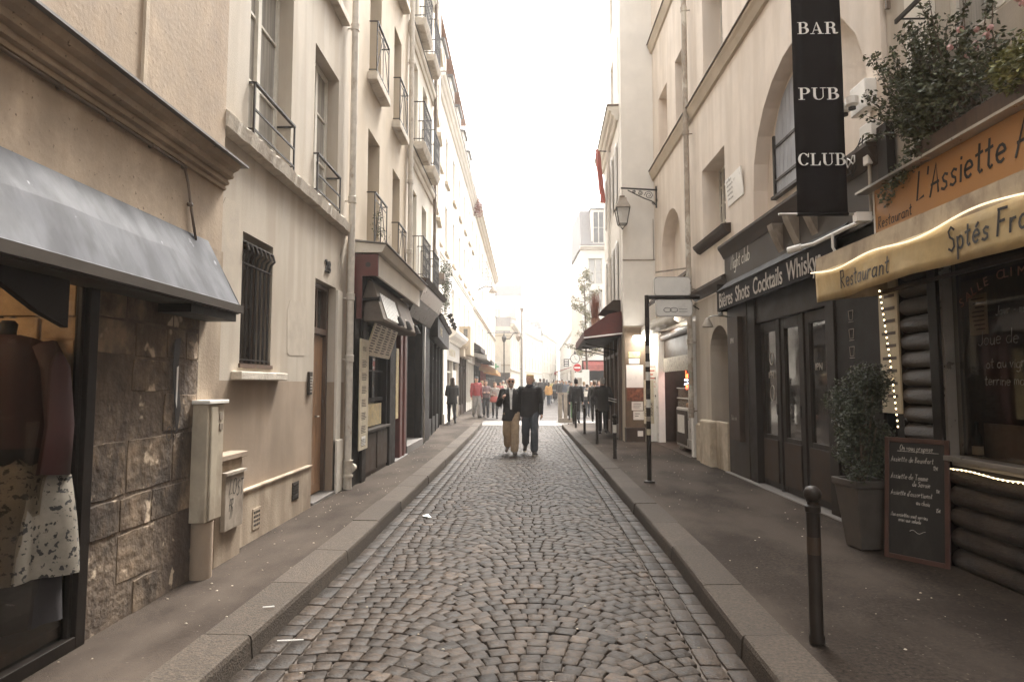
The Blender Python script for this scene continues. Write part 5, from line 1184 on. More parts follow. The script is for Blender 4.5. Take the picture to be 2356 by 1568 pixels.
for i in range(14): mb.ball(FR.pt(r.uniform(13.65, 14.8), r.uniform(-.4, -.12), 1.16), .05, 8, 5)
mb.build('food', mat('food', (.4, .2, .08), .6, var=.5), ct)
mb = MB()
for p in (1.1, 1.32, 1.55): mb.bar(FR.pt(13.52, -.04, p), FR.pt(14.88, -.04, p), .02)
mb.build('case_trim', m_whitep, ct)
for a, n_ in ((13.6, -.1), (14.8, -.1), (13.6, -.48), (14.8, -.48)): MB().tube([FR.pt(a-.015, n_, .185), FR.pt(a+.015, n_, .185)], .045, 12).build('castor', m_whitep, ct)
lm = thing('table_lamp', 'small yellow shaded lamp on the kiosk display case', 'lamp', FR.pt(13.9, -.25, 1.56)); MB().lathe(FR.pt(13.9, -.25, 1.56), [(.06, 0), (.015, .03), (.015, .25)], 10).build('stem', m_steel, lm); MB().lathe(FR.pt(13.9, -.25, 1.8), [(.16, 0), (.05, .12)], 12).build('lamp_shade', mat('yellow_shade', (.7, .5, .15), .5, emit=(1, .7, .25), estr=.5), lm)
for k, (z, lab) in enumerate(((1.86, 'upper red glowing sign inside the kiosk'), (1.58, 'lower red glowing sign with white dots inside the kiosk'))):
    ns = thing('neon_sign', lab, 'neon sign', FR.pt(15.3, -.5, z)); MB().fbox(FR, 14.4, 16.3, -.62, -.58, z-.13, z+.13).build('backing', m_letb, ns)
    q = hand('kebab' if k == 0 else 'sandwich', .17, .035, sx=1.6 if k == 0 else .95, slant=.1); layon(q, FR.pt(16.15, -.57, z-.06), RX, UZ); q.build('tubes', m_neonr, ns)
    mb = MB()
    for i in range(14):
        a = 14.5+i*.13; mb.ball(FR.pt(a, -.56, z+(-.115 if k == 0 else .06+.05*math.sin(i/13*math.pi))), .016, 6, 4)
    mb.build('dots', m_neonw, ns)
# metal canopy frame above the kiosk
mb = MB(); fo = thing('sunshade', 'dark folded sunshade frame above the kiosk awning', 'awning', FR.pt(14.6, .3, 3.6))
MB().prism([(.0, 4.05), (.05, 4.08), (.5, 3.6), (.45, 3.55)], FR, 13.4, 15.6).build('cloth', m_brownp, fo)
mb.bar(FR.pt(13.3, 0, 4.1), FR.pt(13.3, .75, 4.0), .03); mb.bar(FR.pt(13.3, .55, 3.5), FR.pt(13.35, .1, 4.0), .03); mb.bar(FR.pt(15.6, .0, 3.6), FR.pt(13.3, .5, 3.52), .035); mb.build('frame', m_greymet, fo)

# ---- club front
cb = thing('night_club', 'charcoal club front with tall glazed doors under a slanted sign', 'shopfront', (3.5, 9, .12))
mb = MB(); mb.fbox(FR, 6.15, 10.95, -.02, .16, 3.98, 4.02); mb.prism([(-.02, 3.8), (.06, 3.8), (.1, 3.88), (.16, 3.977), (-.02, 3.977)], FR, 6.15, 10.95); mb.build('fascia_cornice', m_brownp, cb)
MB().fbox(FR, 6.15, 10.93, -.02, .05, 3.25, 3.8).build('fascia', m_grey2, cb)
q = hand('Night club', .22, .022, sx=.8, slant=.12); layon(q, FR.pt(10.6, .053, 3.56), RX, UZ); q.build('script_lettering', m_paper, cb)
for a in (7.45, 7.95, 8.45): MB().prism([(.05, 3.42), (.18, 3.72), (.2, 3.8), (.05, 3.8)], FR, a, a+.16).build('wooden_console', m_greymet, cb)
q = fontmesh('IPN', .3, .006, .9)
# doors
ys = [(9.62, 8.95), (8.88, 8.2), (8.12, 7.42)]
mb = MB(); mb.fbox(FR, 9.65, 9.95, -.1, .03, .12, 3.0); mb.fbox(FR, 7.2, 7.4, -.12, .03, .12, 3.0); mb.fbox(FR, 7.4, 9.65, -.1, .0, 2.55, 3.0); mb.fbox(FR, 8.885, 8.945, -.1, -.03, .12, 2.55); mb.fbox(FR, 8.125, 8.195, -.1, -.03, .12, 2.55); mb.build('door_frame', m_dkgrey, cb, bevel=.006)
for i, (b1_, a1_) in enumerate(ys):
    a0, a1 = a1_+.005, b1_-.005; mb = MB(); mb.fbox(FR, a0, a0+.11, -.12, -.05, .16, 2.54); mb.fbox(FR, a1-.11, a1, -.12, -.05, .16, 2.54); mb.fbox(FR, a0+.11, a1-.11, -.12, -.05, 2.4, 2.54); mb.fbox(FR, a0+.11, a1-.11, -.12, -.05, .16, .9)
    mb.fbox(FR, a0+.07, a1-.07, -.05, -.035, .24, .84); dd = mb.build('door', m_dkgrey, cb, bevel=.005)
    MB().fbox(FR, a0+.11, a1-.11, -.09, -.08, .9, 2.4).build('pane', mat('club_glass', (.05, .043, .036), .05, var=.4, scale=2, spec=1), dd)
    MB().fbox(FR, a0+.08, a1-.08, -.034, -.03, .25, .83).build('kick_panel', m_brownp, dd)
    if i != 1: q = fontmesh('IPN', .13, .002, 1.0); layon(q, FR.pt(a1-.2, -.075, 1.72 if i == 0 else 1.8), RX, UZ); q.build('lettering', m_letg, dd)
    if i == 0:
        for zc, rr in ((1.5, .11), (2.0, .09)): MB().tube([FR.pt((a0+a1)/2+rr*.7*math.cos(t_*.45), -.076, zc+rr*math.sin(t_*.45)) for t_ in range(15)], .008, 5).build('emblem', m_letg, dd)
    MB().bar(FR.pt(a0+.05, -.03, 1.2), FR.pt(a0+.05, -.03, 1.35), .02).build('handle', m_iron, dd)
mb = MB(); mb.fbox(FR, 10.0, 10.93, -.02, .03, .12, 3.24); mb.build('side_panel', m_grey2, cb)
MB().fbox(FR, 7.2, 10.93, -.02, .02, 3.0, 3.25).build('head_panel', m_black, cb)
mb = MB(); mb.fbox(FR, 6.3, 7.18, -.02, .01, .12, 3.25); mb.build('black_bay', m_black, cb)
mb = MB(); mb.fbox(FR, 6.1, 11.0, -.1, .1, .1, .15); mb.build('threshold', m_slab, cb, bevel=.01)
MB().fbox(FR, 6.15, 10.95, -4.5, -.13, .1, 3.3).build('rear_block', m_black, cb)
# glass outlines painted on the black bay
mb = MB()
for i, z in enumerate((2.32, 2.12, 1.93, 1.72, 1.5)):
    A = 6.85; w_ = .05; 
    for p in (((-w_, .1), (-w_*.7, 0), (w_*.7, 0), (w_, .1), (-w_, .1)), ((-w_, -.02), (w_, -.02))): mb.tube([FR.pt(A+x, .012, z+y) for x, y in p], .004, 4)
mb.build('drink_outlines', m_letg, cb)
mn_ = thing('menu_case', 'tall narrow brown menu case standing proud of the wall left of the club doors', 'menu case', FR.pt(10.5, .1, .8))
MB().fbox(FR, 10.15, 10.6, .03, .12, .72, 2.72).build('case', m_brownp, mn_, bevel=.008)
q = fontmesh('IPN', .13, .002, .8); layon(q, FR.pt(10.5, .1215, 2.3), RX, UZ); q.build('lettering', m_letg, mn_); q = hand('Club Privé', .075, .007, sx=.7); layon(q, FR.pt(10.54, .1215, 1.05), RX, UZ); q.build('small_lettering', m_letg, mn_)
cw = thing('club_sign', 'black slanted club sign canopy lettered with drinks in pale condensed capitals', 'sign', FR.pt(9, .15, 2.9))
MB().prism([(.02, 3.4), (.22, 3.22), (.2, 3.2), (.0, 3.36)], FR, 6.75, 10.9).build('canopy', m_black, cw)
MB().fbox(FR, 6.75, 10.9, .18, .2, 2.88, 3.2).build('valance', m_banner, cw)
MB().plate([(10.9, 2.88), (10.915, 2.88), (10.915, 3.36), (10.9, 3.36)], FR, 0, .2).build('end_panel', m_dkgrey, cw)
x = 10.8
for wd, L in (('Bières', .7), ('Shots', .62), ('Cocktails', 1.05), ('Whiskys', .93)):
    q = fontmesh(wd, .35, .002, 1); l0 = max(v[0] for v in q.v); q = fontmesh(wd, .35, .002, L/l0, offset=.002); layon(q, FR.pt(x, .203, 2.93), RX, UZ); q.build('lettering', m_letg, cw); x -= L+.14
gl_ = gooselamp(FR.pt(10.85, .03, 2.78), (-1, 0, 0), 'grey shaded wall lamp at the left end of the club sign', None, m_greymet)
# folding arm and hook of the restaurant awning, grouped under the club sign
pj = cw
mb = MB(); mb.tube([(2.98, 6.9, 3.12), (3.12, 6.75, 3.13), (3.3, 6.4, 3.22), (3.5, 6.25, 3.3)], .022, 8); mb.tube([(2.93, 6.95, 3.1), (3.03, 6.85, 3.12)], .04, 10); mb.box(3.3, 3.45, 6.2, 6.28, 3.24, 3.33); mb.build('folding_arm', m_whitep, pj)
MB().tube([(3.2, 6.5, 3.18), (3.2, 6.5, 3.04), (3.22, 6.5, 3.0), (3.2, 6.5, 2.98)], .014, 6).build('hook', m_whitep, pj)
# vertical banner
bn = thing('vertical_banner', 'tall black vertical banner lettered in white serif capitals hanging over the pavement', 'banner', (3.0, 6.27, 3.3))
FX = Fr((0, 6.27), (1, 0), (0, -1))
mb = MB(); T = []; N = 20
for i in range(N+1):
    z = 3.33+2.9*i/N
    for j in range(5): T.append(FX.pt(2.745+.5*j/4, .004*math.sin(j*2+i*.6), z))
mb.add(T, [(i*5+j, i*5+j+1, i*5+j+6, i*5+j+5) for i in range(N) for j in range(4)]); o = mb.build('fabric', m_banner, bn, smooth=True); o.modifiers.new('t', 'SOLIDIFY').thickness = .004
for z in (3.325, 6.24):
    MB().tube([FX.pt(2.56, .0, z), FX.pt(3.56, 0, z)], .013, 10).build('pole', m_steel, bn, smooth=True); MB().tube([FX.pt(2.742, 0, z), FX.pt(3.25, 0, z)], .02, 10).build('hem', m_banner, bn, smooth=True)
# letter heights measured against the banner
for txt, z, x0, x1 in (('BAR', 5.19, 2.8, 3.2), ('PUB', 4.5, 2.79, 3.19), ('CLUB', 3.82, 2.765, 3.235)):
    q = ditext(txt, .125); s_ = (x1-x0)/(q.w-.02); q.v = [(a*s_, c_, d_) for a, c_, d_ in q.v]; layon(q, FX.pt(x0, .012, z), (1, 0, 0), UZ); q.build('lettering', m_letw, bn)
# ---- wall boxes, cables above the club
def wbox(lab, a0, a1, n1, z0, z1, nm, cat, m, det=None, z2=None):
    t = thing(nm, lab, cat, FR.pt((a0+a1)/2, n1/2, z0)); MB().fbox(FR, a0, a1, .0, n1, z0, z1).build('casing', m, t, bevel=.01)
    if det: det(t)
    return t
def lampdet(t):
    for a in (6.27, 6.42): MB().lathe(FR.pt(a, .22, 4.42), [(.03, .0), (.06, .03), (.065, .1), (.02, .12)], 12).build('lamp_head', m_whitep, t); MB().tube([FR.pt(a, .22, 4.4), FR.pt(a, .22, 4.425)], .035, 12).build('lens', m_letb, t)
wbox('white junction box with two small spot heads beside the great arch', 6.2, 6.5, .12, 4.4, 4.7, 'spotlight_box', 'light fitting', m_whitep, lampdet)
wbox('white electrical box under the spotlight box', 6.15, 6.38, .1, 4.05, 4.25, 'electrical_box', 'electrical box', m_whitep)
wbox('small white transformer box at the cable bundle', 6.2, 6.3, .12, 3.82, 3.92, 'cable_box', 'electrical box', m_whitep)
cbx = thing('cable_bundle', 'tangle of black and white cables looping above the club cornice', 'cables', FR.pt(6.5, .1, 3.9)); r = random.Random(8); mb = MB()
for k in range(5):
    a, b_ = r.uniform(6.2, 6.35), r.uniform(6.6, 7.0); mb.tube([FR.pt(a+(b_-a)*i/8, .1+.05*math.sin(i+k), 4.1-.25*math.sin(i/8*math.pi)*r.uniform(.3, 1)-.1*k/5+.03*math.sin(i*2+k)) for i in range(9)], .006, 5)
mb.build('black_cables', m_letb, cbx, smooth=True)
mb = MB(); mb.tube([FR.pt(6.45+.08*math.cos(i*.7), .16, 3.93+.05*math.sin(i*1.4)) for i in range(16)], .007, 5); mb.build('white_cables', m_letw, cbx, smooth=True)
bk = thing('black_side_fascia', 'dark upper fascia panel with conduit between the club and the orange sign', 'fascia panel', FR.pt(6.3, 0, 3.2)); mb = MB(); mb.fbox(FR, 5.98, 6.14, -.02, .06, 3.2, 4.15); mb.build('panel', m_dkgrey, bk); MB().tube([FR.pt(6.25, .08, 3.3), FR.pt(6.25, .08, 3.85)], .018, 8).build('conduit', m_greymet, bk)

# ------------------------------------------------------------------ restaurant (nearest right)
FQ = Fr((3.6, 0), (0, 1), (-1, 0))
rb = thing('restaurant_building', 'greige plaster building with white windows above the orange restaurant sign', 'building', (3.6, 1, 3.4))
ops = [(4.2, 5.35, 4.45, 6.7), (1.2, 2.35, 4.45, 6.7), (-1.8, -.65, 4.45, 6.7)]+[(s, s+1.1, z, z+2) for z in (8,) for s in (4.2, 1.2, -1.8, -5)]
wall(FQ, rb, -9, 6.08, 3.3, 11.5, ops, m_cream, T=.4, back=5)
for o in ops: window(FQ, rb, *o, -.12, m_frame, m_curt, 1, 2, fw=.07)
mb = MB(); mb.fbox(FQ, 5.42, 5.75, .0, .03, 3.3, 9); mb.fbox(FQ, 5.36, 5.42, .0, .05, 4.4, 6.8); mb.build('pilaster', m_white2, rb, bevel=.006)
MB().fbox(FQ, -9, 6.08, -5.4, .12, 11.5, 11.7).build('roof', m_zinc, rb)
MB().fbox(FQ, -9, -2, -5, 0, .1, 3.3).build('lower_wall', m_cream, rb)
mb = MB(); mb.fbox(FQ, 6.0, 6.03, .0, .04, 5.3, 6.2); mb.fbox(FQ, 5.97, 6.06, .0, .05, 6.1, 6.2); mb.build('rusty_bracket', m_pipebr, rb)
mb = MB(); mb.fbox(FQ, 3.0, 5.5, .255, .275, 4.84, 4.88)
mb.bar(FQ.pt(5.45, .27, 4.86), FQ.pt(5.45, -.02, 4.86), .012); mb.bar(FQ.pt(3.05, .27, 4.86), FQ.pt(3.05, -.02, 4.86), .012)
mb.build('window_railing', m_iron, rb)
rs = thing('restaurant', 'rustic restaurant with log cladding and a large dark display window', 'shopfront', (3.5, 4, .12))
mb = MB()
for i in range(5):
    z = .2+.17*i; P = [FQ.pt(-2+7.35*k/16, .0+r.uniform(-.004, .004), z+r.uniform(-.004, .004)) for k in range(17)]; mb.tube(P, .087, 12)
mb.build('log_riser', m_logs, rs, smooth=True, auto=True)
mb = MB()
for i in range(17): z = .2+.165*i; mb.tube([FQ.pt(5.55, -.02, z), FQ.pt(5.98, -.02, z)], .08, 12)
mb.build('log_pier', m_logs, rs, smooth=True, auto=True)
mb = MB(); mb.fbox(FQ, 5.38, 5.5, -.1, .1, .1, 3.0); mb.build('frame_post', m_black, rs, bevel=.006)
MB().fbox(FQ, 5.345, 5.378, -.05, .07, 1.0, 2.95).build('metal_trim', m_steel, rs)
mb = MB(); mb.fbox(FQ, -2, 5.34, -.1, .13, 1.0, 1.04); mb.fbox(FQ, -2, 5.34, -.1, .06, .96, 1.0); mb.build('window_ledge', m_steel, rs, bevel=.005)
MB().fbox(FQ, -2, 5.34, -.02, -.01, 1.04, 2.75).build('shop_window', g_shop, rs)
mb = MB(); mb.fbox(FQ, -2, 5.34, -.06, .06, 2.75, 3.05); mb.fbox(FQ, 2.2, 2.28, -.06, .04, 1.04, 2.75); mb.build('window_frame', m_black, rs)
mb = MB(); mb.box(6.9, 7.0, -2.1, 6, .1, 3.1); mb.box(3.7, 7, 5.52, 5.6, .1, 3.1); mb.box(3.62, 7, -2.1, 5.6, 3.0, 3.1); mb.box(3.62, 7, -2.1, 5.6, .1, .14); mb.build('interior', m_wooddk, rs)
MB().box(3.62, 4.15, -2, 5.5, .95, 1.0).build('display_shelf', m_wood, rs)
MB().box(3.86, 3.9, 4.7, 5.4, 1.0, 1.3).build('box_panel', m_greymet, rs)
mb = MB(); mb.fbox(FQ, 5.98, 6.1, -.05, .05, .1, 3.0); mb.build('end_board', m_black, rs)
MB().fbox(FQ, 5.99, 6.3, .051, .07, 1.35, 2.65).build('whitewashed_menu', m_paper2, rs)
mb = MB()
for i in range(9): mb.fbox(FQ, 6.03, 6.2+.06*(i % 2), .07, .0715, 1.5+.12*i, 1.53+.12*i)
mb.build('menu_lines', m_print, rs)
# arched window lettering
mb = MB(); txt = 'SALLE CLIMATISEE'
for i, ch in enumerate(txt):
    if ch == ' ': continue
    tt = (i-7.5)/7.5; q = fontmesh(ch, .1, .001, 1.1); a = -tt*.42
    q.v = [(x_*math.cos(a)-y_*math.sin(a), x_*math.sin(a)+y_*math.cos(a), z_) for x_, y_, z_ in q.v]
    layon(q, FQ.pt(4.72-tt*.5, .003, 2.42-.17*tt*tt), RX, UZ); mb.merge(q)
mb.build('arched_lettering', mat('letter_rust', (.26, .1, .05), .6), rs)
mb = MB()
for txt, y, z, s in (('Jour - rotisse', 4.85, 2.15, .07), ('Joue de Boeuf', 5.05, 1.93, .11), ('Pot au vigne', 5.0, 1.75, .08), ('terrine maison', 5.0, 1.62, .08)):
    q = hand(txt, s, .006, jit=.06, sx=1, slant=.1); layon(q, FQ.pt(y, .002, z), RX, UZ); mb.merge(q)
mb.build('lettering', m_chalkdim, rs)
for lab, y0, y1, z0, z1, n, m in (('tall white printed menu sheet inside the restaurant window at the right edge', 4.1, 4.42, 1.55, 2.02, -.05, m_paper), ('small beige notice high in the restaurant window', 5.0, 5.2, 2.02, 2.35, -.05, m_paper2)):
    s = sheet(FQ, y0, y1, z0, z1, n, m, lab, 'notice', 'notice', None, lines=(.035, m_print))
bt = thing('wine_bottle', 'dark wine bottle with pale label standing in the restaurant window', 'bottle', (3.73, 5.3, 1.0)); MB().lathe((3.73, 5.3, 1.0), [(.037, 0), (.04, .01), (.04, .17), (.034, .2), (.015, .24), (.014, .31), (.016, .32)], 14).build('bottle_body', m_black, bt, smooth=True); MB().lathe((3.73, 5.3, 1.05), [(.0405, 0), (.0405, .07)], 14).build('label', m_paper, bt)
bt2 = copy_tree(bt); bt2.location = (4.0, 4.6, 1.0); bt2['label'] = 'second wine bottle further back on the restaurant shelf'
tq = thing('model_cart', 'small wooden cart ornament with round wheel on the restaurant shelf', 'ornament', (3.85, 4.3, 1.0)); MB().box(3.72, 3.95, 4.15, 4.6, 1.1, 1.2).build('tray', m_maroon, tq, bevel=.01)
for y in (4.2, 4.5): MB().tube([(3.7, y+.0+.09*math.cos(i*.52), 1.1+.09*math.sin(i*.52)) for i in range(13)], .012, 6).build('wheel', m_steel, tq)
for k in (0, 1): MB().bar((3.8, 4.4, 1.2), (3.8, 4.75-.6*k, 1.34), .015).build('shaft', m_wood, tq)
crd = sheet(FQ, 4.45, 4.6, 1.045, 1.13, -.2, m_paper, 'little white price card at the foot of the restaurant window', 'price_card', 'card', None, lines=(.02, m_print))
# orange sign
os_ = thing('orange_sign', 'long orange restaurant sign in black script lettering with grey metal top edge', 'sign', FQ.pt(3, .15, 3.08))
MB().fbox(FQ, -2, 6.15, .0, .15, 3.09, 3.52).build('panel', m_orange, os_, bevel=.003)
MB().fbox(FQ, -2, 6.3, -.01, .26, 3.523, 3.545).build('metal_edge', m_steel, os_); mb = MB(); mb.fbox(FQ, -2, 6.16, -.01, .17, 3.075, 3.087); mb.fbox(FQ, 6.152, 6.162, .0, .16, 3.09, 3.52); mb.build('frame_edge', m_whitep, os_)
q = hand("L'Assiette Au Boeuf", .25, .024, sx=.76, slant=.12, sp=.14); layon(q, FQ.pt(5.5, .1525, 3.22), RX, UZ); q.build('lettering', m_letb, os_)
q = hand('Restaurant', .11, .011, sx=.8, slant=.1, sp=.14); layon(q, FQ.pt(6.1, .1525, 3.13), RX, UZ); q.build('small_lettering', m_letb, os_)
# yellow awning
ya = thing('yellow_awning', 'yellow restaurant awning with wavy valance and rope of lights', 'awning', FQ.pt(3, .6, 2.4))
mb = MB(); mb.prism([(.0, 3.03), (.02, 3.06), (.735, 2.85), (.735, 2.82)], FQ, -2, 6.12); mb.build('roof', m_ylroof, ya); mb = MB().prism([(.736, 2.69), (.736, 2.845), (.748, 2.84), (.756, 2.69)], FQ, -2, 6.13); mb.build('front_band', m_ylroof, ya)
N = 150; T = []
def vz(a): return 2.415+.012*math.sin(a*3.1)
for i in range(N+1):
    a = -2+8.14*i/N; f = .018*math.sin(a*4.1)+.012*math.sin(a*9.7+1)
    for k in range(5): w_ = k/4; T.append(FQ.pt(a, .757+f*w_, 2.7-(2.7-vz(a))*w_))
mb = MB(); mb.add(T, [(i*5+k, i*5+k+1, i*5+k+6, i*5+k+5) for i in range(N) for k in range(4)]); o = mb.build('valance', m_yellow, ya, smooth=True); o.modifiers.new('t', 'SOLIDIFY').thickness = .003
P = []
for i in range(120): a = -2+8.2*i/119; P.append(FQ.pt(a, .77, 2.695+.022*math.sin(a*5.2)+.012*math.sin(a*2.1)))
MB().tube(P, .007, 8).build('light_rope', m_rope, ya, smooth=True)
MB().add([FQ.pt(6.13, 0, 3.04), FQ.pt(6.13, .75, 2.81), FQ.pt(6.13, .75, 2.43), FQ.pt(6.13, .68, 2.43), FQ.pt(6.13, 0, 2.5)], [(0, 1, 2, 3, 4)]).build('end_panel', m_ylroof, ya)
mb = MB(); mb.fbox(FQ, -2, 6.1, .1, .14, 2.5, 2.53); mb.fbox(FQ, -2, 6.1, .7, .73, 2.79, 2.82); mb.build('frame_bar', m_brownp, ya)
def vtext(txt, a, h, w, z):
    q = hand(txt, h, w, sx=.85, slant=.12, sp=.16); v = []
    for x_, y_, z_ in q.v:
        s = a-x_; f = .018*math.sin(s*4.1)+.012*math.sin(s*9.7+1); zz_ = z+y_; w_ = (2.7-zz_)/(2.7-vz(s)); v.append(tuple(FQ.pt(s, .762+f*w_+z_, zz_)))
    q.v = v; q.build('lettering', m_letb, ya)
vtext('Restaurant', 5.68, .15, .016, 2.49); vtext('Sptés Fromages', 4.24, .155, .018, 2.51)
# light strings
ls = thing('bulb_string', 'vertical string of tiny warm bulbs hanging from the yellow awning', 'light string', FQ.pt(5.95, .2, 1.3)); r = random.Random(4)
mb = MB(); P = [FQ.pt(5.95-.02*math.sin(i/8), .25-.005*i, 2.5-.055*i) for i in range(30)]; mb.tube(P, .003, 4); mb.build('wire', m_letb, ls)
mb = MB()
for p in P[:24]: mb.ball(p, .0085, 6, 4)
mb.build('bulbs', m_lamp, ls)
ls = thing('bulb_string', 'rope of warm lights along the top log under the restaurant window', 'light string', FQ.pt(3, .12, .92))
MB().tube([FQ.pt(-2+7.3*i/60, .1, .935+.008*math.sin(i*1.1)) for i in range(61)], .006, 6).build('rope', m_rope, ls)
mb = MB()
for i in range(150): mb.ball(FQ.pt(-1.9+7.2*i/150, .106, .935+.008*math.sin(i*.4)), .006, 5, 4)
mb.build('bulbs', m_lamp, ls)
# planted window box above the sign
pb = thing('window_planter', 'overflowing window planter with leafy stems and pink flowers above the orange sign', 'plant', FQ.pt(4.3, .2, 3.55)); r = random.Random(15)
MB().fbox(FQ, 2.6, 5.4, .03, .2, 3.56, 3.7).build('trough', m_wooddk, pb)
st = MB(); P1 = []; P2 = []; P3 = []
for k in range(85):
    a = r.triangular(4.3, 5.75, 5.2); p = FQ.pt(min(a, 5.4), .14, 3.75); up_ = r.uniform(.25, 1.0)*(1.0 if a < 5.4 else .8); q = FQ.pt(a+r.uniform(-.15, .3), r.uniform(.0, .5), 3.75+up_)
    mid = (p+q)/2+Vector((-.03, .03, .05)); st.tube([p, mid, q], [.006, .005, .002], 4, False)
    for j in range(9): t_ = .25+.75*j/8; c_ = p.lerp(mid, t_*2) if t_ < .5 else mid.lerp(q, t_*2-1); P1.append((c_, .045))
st.build('stems', m_bark, pb)
foliage('foliage', m_leaf, pb, P1, 7500, .046, r)
foliage('foliage', m_leaf, pb, [(FQ.pt(5.3+.12*i, .15, 3.7-.06*i), .16-.01*i) for i in range(6)]+[(FQ.pt(5.2, .25, 3.95), .25), (FQ.pt(4.9, .2, 3.9), .25), (FQ.pt(4.5, .2, 3.95), .25)], 3000, .045, r, label='dark hanging foliage')
foliage('foliage', m_leaf2, pb, [(FQ.pt(4.25-.16*i, .22, 3.78+.03*i), .17) for i in range(6)], 3400, .045, r, label='yellow green foliage')
foliage('foliage', m_leafred, pb, [(FQ.pt(3.9-.1*i, .3, 4.75+.07*i), .24) for i in range(5)], 2400, .045, r, label='dark reddish hanging creeper')
mb = MB()
for k in range(14):
    c_ = FQ.pt(r.choice((4.65, 4.5, 4.35, 4.2, 4.75))+r.uniform(-.08, .08), r.uniform(.1, .35), 4.25+r.uniform(-.12, .15))
    for j in range(14):
        d_ = Vector((r.gauss(0, 1), r.gauss(0, 1), r.gauss(0, 1))).normalized(); a_ = d_.cross(Vector((.3, .5, .8))).normalized(); b_ = d_.cross(a_); q_ = c_+d_*.022; mb.add([q_-a_*.014, q_-b_*.014, q_+a_*.014, q_+b_*.014], [(0, 1, 2, 3)])
mb.build('flowers', m_petal, pb)

# ---- things standing on the right pavement
tp = thing('potted_tree', 'clipped bushy shrub in a tall square grey pot beside the chalkboard', 'potted plant', (3.12, 5.95, .14)); PC = Vector((3.12, 5.95, .14))
MB().lathe(PC, [(.15, 0), (.155, .02), (.235, .55), (.26, .56), (.262, .62), (.225, .62), (.22, .57)], 4, rot=R(45+8)).build('pot', m_pot, tp, bevel=.008)
MB().lathe(PC, [(.21, .55), (.21, .575)], 4, rot=R(53)).build('soil', m_soil, tp)
mb = MB(); r = random.Random(21); P = []
for k in range(12):
    q = PC+Vector((r.uniform(-.2, .2), r.uniform(-.2, .2), r.uniform(.9, 1.5))); mb.tube([PC+Vector((0, 0, .56)), (PC+q)/2+Vector((0, 0, .2)), q], [.015, .01, .004], 5, False)
mb.build('branches', m_bark, tp)
P = [(PC+Vector((r.uniform(-.17, .17), r.uniform(-.17, .17), z)), .14) for z in [.72+.82*i/30 for i in range(31)]]+[(PC+Vector((-.2, -.1, .85)), .1), (PC+Vector((.1, .1, 1.58)), .13)]
foliage('foliage', mat('leaf_box', (.05, .056, .03), .5, var=.25, scale=9, attr='tone'), tp, P, 15000, .032, r)
ck = thing('chalkboard', 'freestanding chalkboard menu in a dark red wooden frame leaning by the shrub', 'chalkboard', (3.3, 5.5, .13))
A0 = Vector((3.15, 5.68, .135)); A1 = Vector((3.45, 5.28, .135)); FK = Fr((A0.x, A0.y), (A1-A0).xy, Vector(((A1-A0).y, -(A1-A0).x)))
LK = (A1-A0).length; H = 1.03; tilt = .1
def kp(s, n, z): return FK.pt(s, n-tilt*(z-.13)/H, z)
def kbox(mb, s0, s1, n0, n1, z0, z1): mb.fbox(FK, s0, s1, n0-tilt*(z0-.13)/H, n1-tilt*(z0-.13)/H, z0, z1, n1b=n1-tilt*(z1-.13)/H, n0b=n0-tilt*(z1-.13)/H)
mb = MB(); kbox(mb, .035, LK-.035, -.01, .0, .17, 1.12); mb.build('slate', m_slatebd, ck)
mb = MB(); kbox(mb, 0, .035, -.02, .012, .13, 1.16); kbox(mb, LK-.035, LK, -.02, .012, .13, 1.16); kbox(mb, .036, LK-.036, -.02, .012, .13, .17); kbox(mb, .036, LK-.036, -.02, .012, 1.12, 1.16); mb.build('wooden_frame', mat('frame_redwood', (.075, .034, .024), .45, var=.2), ck, bevel=.004)
ex = FK.D; ey = (kp(0, 0, 1.1)-kp(0, 0, .2)).normalized(); mb = MB()
rr_ = random.Random(3)
for txt, s, z, h in (('On vous propose', .12, 1.055, .046), ("Assiette de Beaufort", .05, .955, .046), ('12€', .38, .905, .034), ('Assiette de Tomme', .05, .81, .046), ('de Savoie', .22, .755, .042), ('11€', .4, .72, .03), ("Assiette d'assortiment", .05, .67, .042), ('au choix', .25, .605, .038), ('15€', .4, .565, .032), ('Nos assiettes sont servies', .05, .49, .032), ('avec une salade', .11, .45, .032)):
    q = hand(txt, h, .0042, jit=.05, sx=.62, slant=.12, rnd=rr_); k_ = min(1, (LK-.05-s)/q.w) if q.w > 0 else 1; q.v = [(a*k_, b_, c_) for a, b_, c_ in q.v]; layon(q, kp(s, .0025, z), ex, ey); q.build('lettering', m_chalk, ck)
mb.bar(kp(.1, .003, 1.045), kp(.42, .003, 1.045), .004); mb.tube([kp(.2+.015*i, .003, .38+.012*math.sin(i)) for i in range(9)], .002, 4)
mb.build('chalk_flourish', m_chalk, ck)
mb = MB(); mb.bar(kp(.06, -.03, 1.1), FK.pt(.06, -.16, .14), .025); mb.bar(kp(LK-.06, -.03, 1.1), FK.pt(LK-.06, -.05, .14), .025); mb.build('back_legs', m_wooddk, ck)

